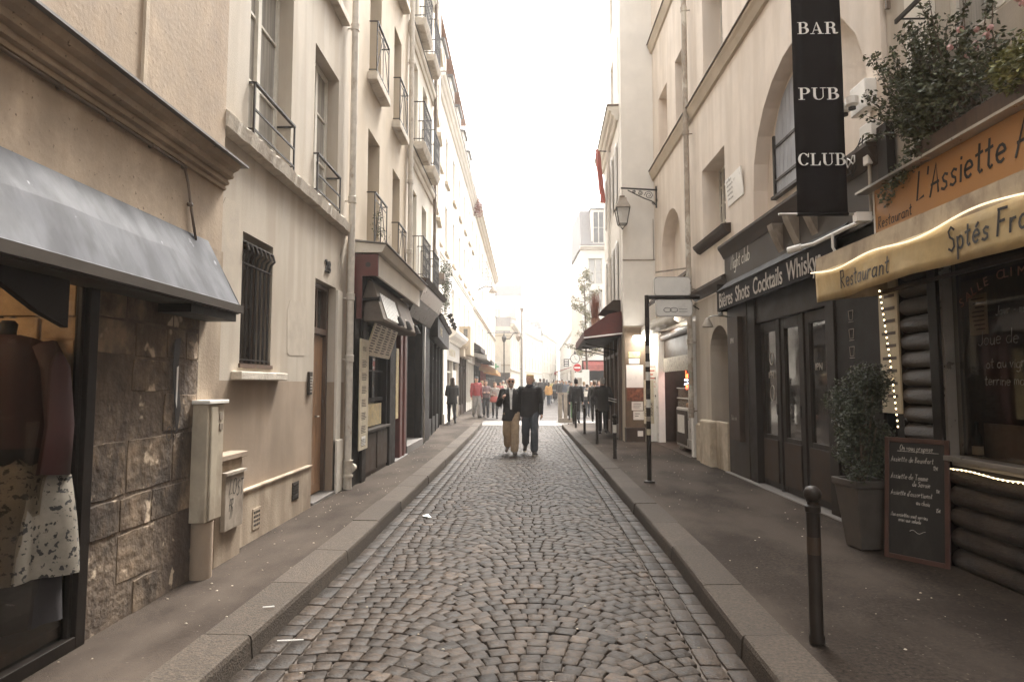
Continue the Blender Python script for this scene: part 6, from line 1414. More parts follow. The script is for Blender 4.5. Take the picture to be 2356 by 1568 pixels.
# bollards
def bollard():
    t = thing('bollard', 'x', 'bollard', (0, 0, 0), 'bollards along the right kerb')
    MB().lathe((0, 0, 0), [(.044, 0), (.044, .03), (.038, .05), (.038, .74), (.043, .745), (.043, .775), (.03, .785), (.03, .8)], 18).build('post', m_dkgrey, t, smooth=True, auto=True)
    MB().ball((0, 0, .845), .05, 18, 12).build('ball_head', m_dkgrey, t, smooth=True)
    return t
bl = bollard(); first = True
for (u, v, lab) in ((1880, 1478, 'nearest bollard, with a worn pale band, in front of the chalkboard'), (1415, 1055, 'bollard with a white sticker just beyond the sign post'), (1374, 1021, 'third bollard, before the coat wearing man'), (1345, 998, 'fourth bollard along the right kerb'), (1325, 984, 'fifth bollard, in front of the dark walking man'), (1310, 966, 'farthest bollard, beside the recycling frame')):
    p = gz(u, v); o = bl if first else copy_tree(bl)
    if first:
        first = False; pr = p
    o.location = (p.x, p.y, .135); o['label'] = lab
    if lab.startswith('nearest'): b_near = o
    if 'sticker' in lab: b_st = o
mb = MB().lathe((*b_near.location[:2], .135+.5), [(.0388, 0), (.0388, .1)], 18); mb.build('worn_band', m_brownp, b_near)
mb = MB().lathe((*b_st.location[:2], .135+.52), [(.0392, 0), (.0392, .16)], 18); mb.build('sticker', m_paper, b_st)
# sign post seen from behind
sp = thing('direction_sign', 'dark cranked sign post carrying two pale sign backs over the pavement', 'road sign', (1.93, 9.85, .13))
mb = MB(); X0, Y0 = 1.93, 9.85
mb.tube([(X0, Y0, .1), (X0, Y0, 3.02)], .035, 12); mb.tube([(X0, Y0, 2.99), (X0+.82, Y0, 2.99)], .032, 12); mb.lathe((X0, Y0, .13), [(.09, 0), (.08, .02), (.04, .03)], 12); mb.build('post', m_dkgrey, sp, smooth=True, auto=True)
def rr(mb, x0, x1, z0, z1, y0, y1, rad=.05):
    P = []
    for cx_, cz_, a0 in ((x1-rad, z1-rad, 0), (x0+rad, z1-rad, 90), (x0+rad, z0+rad, 180), (x1-rad, z0+rad, 270)):
        for k in range(5): a = R(a0+90*k/4); P.append((cx_+rad*math.cos(a), cz_+rad*math.sin(a)))
    n = len(P); mb.add([(x, y0, z) for x, z in P]+[(x, y1, z) for x, z in P], [tuple(range(n)), tuple(range(2*n-1, n-1, -1))]+[(i, i+n, (i+1) % n+n, (i+1) % n) for i in range(n)])
for z0, z1, x0, lab in ((3.02, 3.3, .13, 'upper pale sign back'), (2.7, 2.95, .15, 'lower sign back with stamped marks')):
    mb = MB(); rr(mb, X0+x0, X0+x0+.55, z0, z1, Y0+.0, Y0+.03); o = mb.build('sign_panel', m_whitep, sp, label=lab)
    mb = MB(); rr(mb, X0+x0-.015, X0+x0+.565, z0-.015, z1+.015, Y0+.008, Y0+.04, .06); mb.build('panel_rim', m_steel, o)
    if z0 < 2.9:
        mb = MB(); Pp = [(X0+.32+.06*math.cos(a*.52), Y0-.003, 2.79+.035*math.sin(a*.52)) for a in range(13)]; mb.tube(Pp, .004, 4); Pp = [(X0+.42+.06*math.cos(a*.52), Y0-.003, 2.79+.035*math.sin(a*.52)) for a in range(13)]; mb.tube(Pp, .004, 4); mb.box(X0+.5, X0+.63, Y0-.004, Y0-.001, 2.76, 2.765); mb.box(X0+.5, X0+.63, Y0-.004, Y0-.001, 2.8, 2.805); mb.build('stamped_marks', m_grey2, o)
mb = MB(); mb.bar((X0+.72, Y0, 2.86), (X0+.82, Y0+.02, 2.8), .012); mb.build('stay', m_iron, sp)
r = random.Random(9)
for i in range(9):
    z = .85+.21*i; mb = MB().lathe((X0, Y0, z), [(.0365, 0), (.0365, r.uniform(.05, .14))], 12); mb.build('sticker', r.choice((m_paper, m_greymet, m_paper2, m_grey2)), sp)
# ------------------------------------------------------------------ beyond the crossing
def GH(y): return 0 if y < 28.2 else .011*(y-28.2)
fr4, b4_, L4 = block('junction_house', 'white house with slate mansard facing up the street across the junction on the right', (4.6, 50), (16, 50.3), 12.4, 3, 5, m_white, mans=3.4, dorm=4, zc0=4.2, win=(1.1, 2.1))
t = thing('junction_cafe', 'cafe front with red awning and pale cornice on the far corner of the junction', 'shopfront', fr4.pt(2.5, .1, .1))
def f4(a): return a
MB().fbox(fr4, .0, 9, .0, .25, 3.55, 3.75).build('cornice', m_whitep, t); MB().fbox(fr4, .0, 9, .0, .05, .1, 3.55).build('dark_glazing', m_black, t)
mb = MB()
for a in (0, 2.2, 4.4, 6.6): mb.fbox(fr4, a, a+.25, .05, .12, .1, 3.5)
mb.build('pilasters', m_wooddk, t)
ra = awning(fr4, .1, 8.5, 3.5, .95, .35, m_redcan, 'red cafe awning with a white diamond emblem across the junction', val=.42, trim=m_redcan2)
mb = MB(); c0 = 2.0; mb.plate([(c0-.35, 2.97), (c0, 2.8), (c0+.35, 2.97), (c0, 3.14)], fr4, .98, 1.0); mb.build('diamond_emblem', m_letw, ra)
mb = MB(); q = fontmesh('CAFE', .2, .002, 1.2); layon(q, fr4.pt(3.6, .985, 2.9), fr4.D if fr4.N.y < 0 else fr4.D, UZ); q.build('lettering', m_paper2, ra)
# young tree
ty = thing('young_tree', 'slender young tree with sparse pale leaves on the far side of the junction', 'tree', (4.35, 43.5, 0)); r = random.Random(31)
base = Vector((4.35, 43.5, GH(43.5)-.1)); mb = MB(); mb.tube([base, base+Vector((.03, 0, 2.2)), base+Vector((-.05, 0, 4.0)), base+Vector((-.1, 0, 7.0)), base+Vector((-.15, .1, 9.2))], [.1, .08, .07, .045, .015], 8)
P = []
for k in range(34):
    z = r.uniform(3.3, 9.0); p = base+Vector((-.05-.01*z, 0, z)); a = r.uniform(0, 6.28); l = r.uniform(.7, 2.1)*(1-.05*z); q = p+Vector((math.cos(a)*l, math.sin(a)*l, r.uniform(.1, .8))); mid = (p+q)/2+Vector((0, 0, -.1)); mb.tube([p, mid, q], [.03, .018, .006], 4, False)
    for j in range(4): P.append((p.lerp(q, .45+.18*j), .24))
mb.build('trunk', m_bark, ty); foliage('crown', m_leaf3, ty, P, 2300, .17, r)
# clock, no entry sign, panel
cp = thing('street_clock', 'round white street clock on a dark post above the no entry sign', 'clock', (3.3, 40.2, GH(40)))
MB().tube([(3.3, 40.2, GH(40)), (3.3, 40.2, 3.6)], .05, 8).build('post', m_iron, cp)
cc = Vector((3.26, 40.1, 3.28)); fc = MB().tube([cc+Vector((0, .1, 0)), cc+Vector((0, -.1, 0))], .27, 24).build('clock_face', m_whitep, cp); mb = MB(); mb.tube([cc+Vector((.29*math.cos(i*.2618), -.06, .29*math.sin(i*.2618))) for i in range(25)], .02, 6); mb.build('clock_rim', m_grey2, fc)
mb = MB(); mb.bar(cc+Vector((0, -.108, 0)), cc+Vector((.12, -.108, -.1)), .02); mb.bar(cc+Vector((0, -.108, 0)), cc+Vector((-.05, -.108, .19)), .016); mb.build('hands', m_letb, fc)
MB().lathe(cc+Vector((0, .1, .3)), [(.04, 0), (.1, .05), (.03, .12), (.06, .16), (.01, .22)], 8).build('finial', m_iron, cp)
ne = thing('no_entry_sign', 'red no entry disc with white bar and a white plate beneath', 'road sign', (3.35, 38.9, GH(39)))
MB().tube([(3.35, 39, GH(39)), (3.35, 39, 3.0)], .03, 8).build('post', m_greymet, ne); cc = Vector((3.3, 38.95, 2.68))
MB().tube([cc, cc+Vector((0, -.02, 0))], .27, 24).build('rim', m_letw, ne); d_ = MB().tube([cc+Vector((0, -.021, 0)), cc+Vector((0, -.03, 0))], .245, 24).build('disc', mat('sign_red', (.5, .03, .03), .4), ne); MB().box(cc.x-.19, cc.x+.19, cc.y-.036, cc.y-.031, cc.z-.045, cc.z+.045).build('bar', m_letw, d_)
MB().box(cc.x-.18, cc.x+.42, cc.y-.03, cc.y-.01, 2.05, 2.38).build('plate', m_whitep, ne)
pn = thing('notice_stand', 'tall white notice panel standing between the no entry sign and the cafe', 'panel', (4.0, 40.5, .1)); MB().box(3.72, 4.2, 40.5, 40.56, .9, 2.6).build('panel', m_whitep, pn); MB().box(3.9, 4.0, 40.51, 40.55, .1, .9).build('foot', m_iron, pn)
hs_ = thing('hanging_shop_sign', 'small black and white square sign above the market crowd', 'sign', (3.15, 46, 2.9)); MB().box(2.92, 3.3, 46, 46.06, 2.95, 3.5).build('board', m_letb, hs_)
for i in range(3): MB().box(2.97, 3.25, 45.99, 46, 3.0+.17*i, 3.1+.17*i).build('white_mark', m_letw, hs_)
MB().bar((3.3, 46.03, 3.5), (4.6, 46.03, 3.55), .04).build('arm', m_iron, hs_)
# street lamp
lp = thing('street_lamp', 'tall dark street lamp with scrolled arms carrying two lanterns', 'street lamp', (-1.72, 55, GH(55))); mb = MB(); B0 = Vector((-1.72, 55, GH(55)-.05))
mb.lathe(B0, [(.16, 0), (.16, .5), (.1, .6), (.08, 1.2), (.06, 1.3), (.05, 5.5), (.08, 5.55), (.03, 5.75), (.02, 6.1)], 10); mb.build('post', m_iron, lp, smooth=True, auto=True)
mb = MB(); mb.tube([B0+Vector((0, 0, 5.35)), B0+Vector((.5, 0, 5.4)), B0+Vector((.8, 0, 5.85)), B0+Vector((1.25, 0, 5.95))], .035, 6); mb.tube([B0+Vector((-2.6, 0, 5.85)), B0+Vector((-1.3, 0, 5.9)), B0+Vector((1.25, 0, 5.95))], .022, 6); mb.build('arms', m_iron, lp, smooth=True)
for dx, dz in ((1.25, 5.2), (0, 5.1)): MB().lathe(B0+Vector((dx, -.02, dz)), [(.03, -.05), (.14, .1), (.2, .35), (.22, .42), (.08, .6), (.03, .75)], 10).build('lantern', m_greymet if dx else m_iron, lp)
# recycling frames
rc = thing('recycling_frame', 'grey and green street recycling frame at the end of the right kerb', 'recycling bin', (1.85, 27.6, .02))
MB().box(1.5, 2.25, 27.3, 27.9, -.02, .2).build('base', m_greymet, rc, bevel=.01)
mb = MB()
for x in (1.5, 1.72): mb.box(x, x+.16, 27.35, 27.42, .2, 1.3)
mb.box(1.5, 1.88, 27.34, 27.42, 1.24, 1.3); mb.box(1.5, 1.54, 27.42, 27.85, .2, 1.28); mb.build('grey_frame', m_greymet, rc)
mb = MB(); mb.box(2.02, 2.2, 27.36, 27.42, .2, 1.34); mb.box(1.9, 2.24, 27.42, 27.85, 1.28, 1.34); mb.box(2.2, 2.24, 27.42, 27.85, .2, 1.28); mb.build('green_frame', m_green, rc)
MB().lathe((1.86, 27.62, .3), [(.12, 0), (.17, .3), (.15, .6), (.18, .9)], 12).build('bag', m_black, rc, smooth=True)
# market stalls
for i, (x0, x1, y, m, lab) in enumerate(((3.6, 5.4, 52, m_whcan, 'nearest pale market canopy on the right of the crowd'), (3.0, 4.9, 60, m_redcan, 'red market canopy behind the crowd'), (2.9, 5.4, 70, m_whcan, 'far pale market canopy by the crowd'))):
    s = thing('market_stall', lab, 'market stall', ((x0+x1)/2, y, GH(y)), 'market stalls'); g_ = GH(y)
    F_ = Fr((x1+.3, y-2), (0, 1), (-1, 0)); MB().prism([(0, 3.5+g_*0), (.03, 3.55), (x1-x0+.3, 2.85), (x1-x0+.3, 2.6), (x1-x0+.27, 2.8)], F_, 0, 4).build('canopy', m, s)
    mb = MB()
    for px_, py_ in ((x0+.1, y-1.9), (x0+.1, y+1.9), (x1, y-1.9), (x1, y+1.9)): mb.bar((px_, py_, g_-.05), (px_, py_, 2.8+.5*(px_ == x1)), .05)
    mb.build('posts', m_greymet, s); MB().box(x0+.3, x1, y-1.8, y+1.8, g_+.6, g_+.75).build('table', m_wood, s)
# ------------------------------------------------------------------ people
def loft(mb, rings, n=14):      # rings (cx,cy,cz,rx,ry)
    vs = []
    for cx, cy, cz, rx, ry in rings:
        for k in range(n): a = 2*math.pi*k/n; vs.append((cx+rx*math.cos(a), cy+ry*math.sin(a), cz))
    m = len(rings); return mb.add(vs, [(i*n+k, i*n+(k+1) % n, (i+1)*n+(k+1) % n, (i+1)*n+k) for i in range(m-1) for k in range(n)]+[tuple(range(n-1, -1, -1)), tuple((m-1)*n+k for k in range(n))])
def cap(mb, p, q, r0, r1, n=10):
    p = Vector(p); q = Vector(q); d = (q-p).normalized()
    return mb.tube([p-d*r0*.9, p-d*r0*.6, p, q, q+d*r1*.6, q+d*r1*.9], [r0*.35, r0*.8, r0, r1, r1*.8, r1*.35], n)
def limb(mb, pts, rs):
    for i in range(len(pts)-1): cap(mb, pts[i], pts[i+1], rs[i], rs[i+1])
from mathutils import noise
loc_ = [0]
def remeshed(name, mb, m, parent, vox, M, smooth=1, label=None, push=0):
    me = bpy.data.meshes.new('tmp'); me.from_pydata(mb.v, [], mb.f); bm = bmesh.new(); bm.from_mesh(me); bmesh.ops.recalc_face_normals(bm, faces=bm.faces); bm.to_mesh(me); bm.free()
    o = bpy.data.objects.new('tmp', me); md = o.modifiers.new('r', 'REMESH'); md.mode = 'VOXEL'; md.voxel_size = vox; md.use_smooth_shade = True
    if smooth: s = o.modifiers.new('s', 'SMOOTH'); s.iterations = smooth; s.factor = .5
    me2 = evalmesh(o); bpy.data.meshes.remove(me)
    if name not in ('body', 'hair', 'shoe') and vox < .02:
        for v in me2.vertices: v.co += v.normal*(noise.noise(Vector((v.co.x*11+loc_[0]*3, v.co.y*11, v.co.z*5)))*.012+noise.noise(v.co*27)*.004)
    me2.transform(M); me2.name = name; me2.materials.clear(); me2.materials.append(m); me2.polygons.foreach_set('use_smooth', [True]*len(me2.polygons))
    o = bpy.data.objects.new(name, me2); COL.objects.link(o); o.parent = parent
    if label: o['label'] = label
    return o
CL = {}
def clo(c, r=.85):
    k = tuple(round(x, 3) for x in c)
    if k not in CL: CL[k] = mat('cloth_%02d' % len(CL), c, r, var=.18, scale=14, bump=.15, bscale=50)
    return CL[k]
def person(label, loc, head_to, h=1.75, top=(.03, .025, .022), legs=(.05, .045, .045), hair=(.06, .035, .02), coat=.0, stride=.5, arms=('down', 'down'), hairlen=0, bag=None, skin=None, vox=.015, bald=False,
           glasses=False, beard=None, shirt=None, baggy=0, pack=None, turn=0, shoes=(.03, .025, .02), cap_=None, female=False, lean=0, scarf=None, group=None, sole=None):
    t = thing('person', label, 'person', loc, group); k = h/1.75
    ang = math.atan2(-head_to[0], head_to[1]); M = Matrix.Rotation(ang, 4, 'Z') @ Matrix.Scale(k, 4)
    sw = .165 if female else .19; hx = .09
    s = stride/2; J = {}
    for sg, f in ((-1, 1), (1, -1)):
        hip = Vector((sg*hx, 0, .93))
        if f > 0: kn = Vector((sg*hx, s*.62+.05, .5)); an = Vector((sg*(hx-.01), s, .085)); toe = an+Vector((sg*.03, .15, -.04))
        else: kn = Vector((sg*hx, -s*.1+.03, .49)); an = Vector((sg*(hx-.01), -s, .1+.14*min(1, stride*1.5))); toe = an+Vector((sg*.03, .13, -.05-.1*min(1, stride*1.5)))
        J[sg] = (hip, kn, an, toe)
    A = {}
    for sg, a in zip((-1, 1), arms):
        sh = Vector((sg*sw, 0, 1.42))
        if a == 'down': e = sh+Vector((sg*.06, -.03+.05*sg*(stride > .1), -.29)); w = e+Vector((sg*.01, .07, -.24))
        elif a == 'swing': e = sh+Vector((sg*.06, -.1, -.27)); w = e+Vector((0, .02, -.25))
        elif a == 'chest': e = sh+Vector((sg*.1, .02, -.28)); w = e+Vector((-sg*.1, .2, .14))
        elif a == 'front': e = sh+Vector((sg*.05, .02, -.28)); w = e+Vector((-sg*.12, .22, .0))
        elif a == 'cross': e = sh+Vector((sg*.06, .05, -.27)); w = e+Vector((-sg*.26, .17, .02))
        elif a == 'pocket': e = sh+Vector((sg*.12, -.06, -.27)); w = e+Vector((-sg*.06, .12, -.2))
        elif a == 'phone': e = sh+Vector((sg*.06, .08, -.25)); w = e+Vector((-sg*.06, .16, .2))
        A[sg] = (sh, e, w)
    mb = MB()
    loft(mb, [(0, 0, .84, .11, .085), (0, 0, .93, .165, .11), (0, 0, 1.02, .15, .1), (0, 0, 1.12, .135, .095), (0, 0, 1.26, .16, .11), (0, .0, 1.38, .17, .105), (0, 0, 1.45, .13, .075), (0, 0, 1.49, .06, .055)])
    cap(mb, (0, -.01, 1.44), (0, .005, 1.56), .056, .052)
    ca, sa = math.cos(turn), math.sin(turn)
    def hp(x, y, z): return Vector((x*ca-y*sa, x*sa+y*ca, z))
    hc = 1.645
    hv = MB(); loft(hv, [(0, .02, hc-.115, .03, .03), (0, .03, hc-.1, .05, .055), (0, .02, hc-.06, .064, .082), (0, .005, hc, .073, .094), (0, -.002, hc+.05, .074, .097), (0, -.008, hc+.085, .06, .08), (0, -.01, hc+.105, .03, .04)], 16)
    loft(hv, [(0, .1, hc-.038, .014, .014), (0, .104, hc-.025, .015, .018), (0, .092, hc+.02, .009, .01)], 8)
    for sg in (-1, 1): loft(hv, [(sg*.075, -.002, hc-.035, .008, .014), (sg*.08, -.004, hc, .009, .02), (sg*.078, -.006, hc+.025, .007, .014)], 8)
    loft(hv, [(0, .088, hc-.072, .022, .01), (0, .092, hc-.064, .026, .012), (0, .088, hc-.056, .02, .01)], 8)
    hv.v = [tuple(hp(*p)) for p in hv.v]; mb.merge(hv)
    for sg in (-1, 1):
        hip, kn, an, toe = J[sg]; limb(mb, [hip+Vector((0, 0, -.02)), kn, an], [.078, .052, .036]); cap(mb, an+Vector((0, -.02, -.045)), toe, .035, .03)
        sh, e, w = A[sg]; limb(mb, [sh, e, w], [.052, .038, .026])
        d = (w-e).normalized(); side = d.cross(Vector((sg, .2, .1))).normalized(); side2 = d.cross(side).normalized()
        if arms[0 if sg < 0 else 1] == 'pocket': continue
        pm = w+d*.075; mb2 = MB(); cap(mb2, w+d*.015, pm, .024, .028); mb.merge(mb2)
        for i in range(4):
            b0 = pm+side*(.024*(i-1.5)/1.2)-d*.01; l = (.058, .07, .066, .05)[i]; m1 = b0+d*l*.6+side2*.01; cap(mb, b0, m1, .0095, .009, 6); cap(mb, m1, m1+(d*.7+side2*.7)*l*.55, .009, .0075, 6)
        tb = w+d*.03+side*.022; cap(mb, tb, tb+(d*.6+side*.7)*.05, .011, .009, 6); cap(mb, tb+(d*.6+side*.7)*.05, tb+(d*1.0+side*.75)*.07, .009, .008, 6)
    remeshed('body', mb, skin or m_skin, t, min(vox, .016), M, 1)
    # trousers
    mb = MB(); R0 = .02+baggy; loft(mb, [(0, 0, .82, .12, .1), (0, 0, .92, .178, .122), (0, 0, 1.02, .165, .112), (0, 0, 1.08, .15, .105)])
    for sg in (-1, 1):
        hip, kn, an, toe = J[sg]; e_ = kn.lerp(an, .88); limb(mb, [hip, kn, kn.lerp(an, .5), e_], [.088+R0*.6, .058+R0, .05+R0*1.1, .045+R0*1.15])
    remeshed('trousers', mb, clo(legs), t, vox, M)
    for sg in (-1, 1):
        mb = MB(); hip, kn, an, toe = J[sg]; cap(mb, an+Vector((0, -.035, -.05)), toe+Vector((0, .0, -.0)), .047, .042); cap(mb, an+Vector((0, 0, -.03)), an+Vector((0, -.005, .02)), .048, .045)
        remeshed('shoe', mb, clo(shoes, .5), t, max(.011, vox*.8), M)
    if sole:
        mb = MB()
        for sg in (-1, 1): hip, kn, an, toe = J[sg]; mb.bar(an+Vector((0, -.07, -.08)), toe+Vector((0, .03, -.03)), .085, .022)
        mb.xf(M); mb.xf(Matrix.Translation(loc)); mb.build('shoe_soles', clo(sole), t)
    # top / coat
    mb = MB(); g = .018+(.012 if coat else 0); zl = coat or .93
    rings = [(0, 0, zl, .19+(.02 if coat else 0), .135+(.015 if coat else 0))]
    if zl < .9: rings.append((0, 0, .93, .2, .142))
    rings += [(0, 0, 1.06, .165+g*.6, .115+g*.6), (0, 0, 1.26, .175+g, .118+g), (0, 0, 1.38, sw+.0+g, .11+g), (0, 0, 1.455, .14+g*.5, .085+g*.5), (0, 0, 1.5, .07+g*.3, .065+g*.3)]
    if coat and coat < .8: rings[0] = (0, 0, zl, .225, .16)
    loft(mb, rings)
    for sg in (-1, 1):
        sh, e, w = A[sg]; limb(mb, [sh+Vector((-sg*.01, 0, 0)), e, w-(w-e).normalized()*.015], [.062+g, .048+g*.8, .036+g*.6])
    remeshed('coat' if coat else 'jacket', mb, clo(top), t, vox, M)
    if shirt:
        mb = MB(); mb.add([(-.045, .125, 1.47), (.045, .125, 1.47), (.028, .166, 1.3), (.02, .158, 1.02), (-.02, .158, 1.02), (-.028, .166, 1.3)]+[(-.045, .08, 1.47), (.045, .08, 1.47), (.028, .1, 1.3), (.02, .1, 1.02), (-.02, .1, 1.02), (-.028, .1, 1.3)], [(0, 1, 2, 5), (5, 2, 3, 4), (6, 11, 8, 7), (11, 10, 9, 8)]+[(i, (i+1) % 6, (i+1) % 6+6, i+6) for i in range(6)])
        for sg in (-1, 1): cap(mb, (sg*.035, .06, 1.5), (sg*.03, .13, 1.46), .02, .015, 6)
        mb.xf(M); mb.xf(Matrix.Translation(loc)); mb.build('shirt', clo(shirt), t)
    # hair
    mb = MB()
    if cap_:
        loft(mb, [(0, -.004, hc+.03, .082, .104), (0, -.006, hc+.07, .081, .1), (0, -.008, hc+.105, .055, .07), (0, -.01, hc+.118, .02, .03)]); mb.add([(-.06, .08, hc+.04), (.06, .08, hc+.04), (.045, .16, hc+.035), (-.045, .16, hc+.035), (-.06, .08, hc+.052), (.06, .08, hc+.052), (.045, .16, hc+.047), (-.045, .16, hc+.047)], [(0, 3, 2, 1), (4, 5, 6, 7), (0, 1, 5, 4), (1, 2, 6, 5), (2, 3, 7, 6), (3, 0, 4, 7)])
    elif bald:
        for sg in (-1, 1): cap(mb, (sg*.07, -.02, hc-.02), (sg*.068, -.04, hc+.04), .018, .02); cap(mb, (sg*.05, -.08, hc-.03), (0, -.09, hc+.0), .025, .03)
    else:
        loft(mb, [(0, -.045, hc-.07, .06, .055), (0, -.035, hc-.02, .081, .08), (0, -.02, hc+.04, .086, .1), (0, -.012, hc+.085, .077, .1), (0, -.01, hc+.118, .048, .062), (0, -.01, hc+.128, .02, .03)])
        r2 = random.Random(int(h*1000))
        for i in range(10): a = r2.uniform(0, 6.28); mb.ball((.06*math.cos(a), -.03+.06*math.sin(a), hc+.06+r2.uniform(0, .05)), .03, 8, 5)
        if hairlen: loft(mb, [(0, -.06, hc-hairlen, .07, .035), (0, -.065, hc-hairlen*.6, .095, .05), (0, -.05, hc-.03, .088, .07), (0, -.03, hc+.03, .08, .08)])
    mb.v = [tuple(hp(*p)) for p in mb.v]; remeshed('cap' if cap_ else 'hair', mb, clo(cap_ or hair, .9), t, .011, M, 0)
    def add(name, mb_, m_): mb_.v = [tuple(hp(*p)) for p in mb_.v]; mb_.xf(M); mb_.xf(Matrix.Translation(loc)); mb_.build(name, m_, t, smooth=True)
    if glasses:
        mb = MB()
        for sg in (-1, 1): mb.tube([(sg*.034, .093, hc+.012), (sg*.034, .101, hc+.012)], .025, 10); mb.bar((sg*.058, .09, hc+.015), (sg*.08, .0, hc+.015), .006)
        mb.bar((-.02, .1, hc+.015), (.02, .1, hc+.015), .008); add('glasses', mb, m_letb)
    else:
        for sg in (-1, 1): mb = MB(); mb.ball((sg*.03, .086, hc+.008), .011, 8, 6); add('eye', mb, m_letb)
    if beard: mb = MB(); cap(mb, (-.024, .1, hc-.05), (.024, .1, hc-.05), .011, .011, 8); cap(mb, (-.02, .088, hc-.088), (.02, .088, hc-.088), .02, .02, 8); add('beard', mb, clo(beard))
    if scarf: mb = MB(); loft(mb, [(0, 0, 1.44, .1, .09), (0, 0, 1.5, .09, .085), (0, .01, 1.535, .07, .07)]); mb.xf(M); mb.xf(Matrix.Translation(loc)); mb.build('scarf', clo(scarf), t, smooth=True)
    if pack:
        mb = MB(); loft(mb, [(pack[0], -.2, .98, .12, .08), (pack[0], -.24, 1.05, .16, .12), (pack[0], -.24, 1.25, .17, .13), (pack[0], -.2, 1.4, .14, .1), (pack[0], -.17, 1.46, .08, .05)]); o = remeshed('backpack', mb, clo((.02, .018, .018)), t, .02, M)
    return t
def bagof(lab, p, m, w=.3, h=.22, nm='handbag'):
    t = thing(nm, lab, 'bag', p); p = Vector(p)
    mb = MB(); loft(mb, [(p.x, p.y, p.z, w*.42, .05), (p.x, p.y, p.z+h*.4, w*.5, .075), (p.x, p.y, p.z+h, w*.36, .04)], 12); mb.build('bag_body', m, t, smooth=True, auto=True)
    MB().tube([(p.x-w*.25, p.y, p.z+h), (p.x-w*.2, p.y, p.z+h+.18), (p.x+w*.2, p.y, p.z+h+.18), (p.x+w*.25, p.y, p.z+h)], .01, 6).build('handle', m, t)
    return t
pA = gz(1176, 1044, 0); pB = gz(1219, 1044, 0)
BLK = (.018, .015, .014)
person('bald man with dark glasses, open black coat and beige trousers walking towards the camera', (pA.x, pA.y, 0), (.0, -1), 1.8, top=BLK, legs=(.36, .26, .165), coat=.76, stride=.42, arms=('down', 'chest'), bald=True, hair=(.4, .37, .33), glasses=True, beard=(.42, .39, .35), shirt=(.75, .73, .7), baggy=.022, vox=.011, shoes=(.12, .09, .07), skin=mat('skin_a', (.52, .31, .22), .5, var=.05))
person('fair haired man in black jacket and dark jeans with a backpack', (pB.x, pB.y, 0), (.05, -1), 1.86, top=(.022, .02, .02), legs=(.055, .062, .075), coat=.82, stride=.5, arms=('down', 'swing'), hair=(.5, .38, .22), vox=.011, turn=-.55, baggy=.012, pack=(-.14, 0), scarf=(.03, .03, .04), sole=(.6, .57, .5), skin=mat('skin_b', (.55, .33, .24), .5, var=.05))
mb = MB(); 
# satchel strap and map case carried by the second man
p1 = gz(1040, 976); person('long haired woman in a black coat and boots seen from behind on the left pavement', (p1.x, p1.y, .13), (-.35, 1), 1.74, top=(.03, .026, .022), legs=(.015, .013, .012), hair=(.07, .045, .028), hairlen=.34, coat=.78, stride=.32, female=True, arms=('front', 'front'), baggy=-.01)
def at(u, y): return Vector(((u-1205)/FPX*y, y, GH(y)))
p = at(1096, 29.5); person('man in a red jacket, dark cap and grey jeans standing on the left pavement edge', (p.x, p.y, .1), (.5, -1), 1.9, top=(.24, .035, .035), legs=(.2, .18, .165), cap_=(.02, .02, .02), stride=.25, baggy=.012)
p = at(1118, 29.8); person('woman with crossed arms in a maroon waistcoat with grey sleeves beside the red jacketed man', (p.x, p.y, .1), (.2, -1), 1.72, top=(.16, .1, .1), legs=(.02, .02, .024), hair=(.07, .045, .03), hairlen=.2, arms=('cross', 'cross'), stride=.1, female=True)
p = at(1139, 29.8); person('woman in a grey jacket and black tights walking towards the camera with a red bag', (p.x, p.y, .05), (.1, -1), 1.68, top=(.26, .23, .2), legs=(.015, .014, .014), hair=(.16, .09, .05), hairlen=.22, stride=.25, female=True, arms=('down', 'front'), baggy=-.012)
bagof('coral red shoulder bag carried by the woman in the grey jacket', (p.x-.03, p.y-.25, .82), m_redcan, .42, .26)
p = gz(1326, 975); person('man in black walking away between the bollards and the recycling frame', (p.x, p.y, .13), (.05, 1), 1.7, top=(.012, .01, .01), legs=(.02, .018, .018), hair=(.02, .015, .012), stride=.45, coat=.88)
p = gz(1387, 998); person('grey haired person in a hooded charcoal parka walking away on the right pavement', (p.x, p.y, .13), (.1, 1), 1.68, top=(.05, .047, .044), legs=(.018, .016, .015), hair=(.4, .37, .33), stride=.35, coat=.72, scarf=(.045, .042, .04), arms=('pocket', 'pocket'))
p = gz(1366, 972); person('person in black striding just ahead of the charcoal parka', (p.x+.1, p.y+.5, .13), (.1, 1), 1.66, top=(.02, .018, .016), legs=(.018, .016, .015), hair=(.1, .07, .05), stride=.7)
r = random.Random(77)
W_ = (.55, .52, .46)
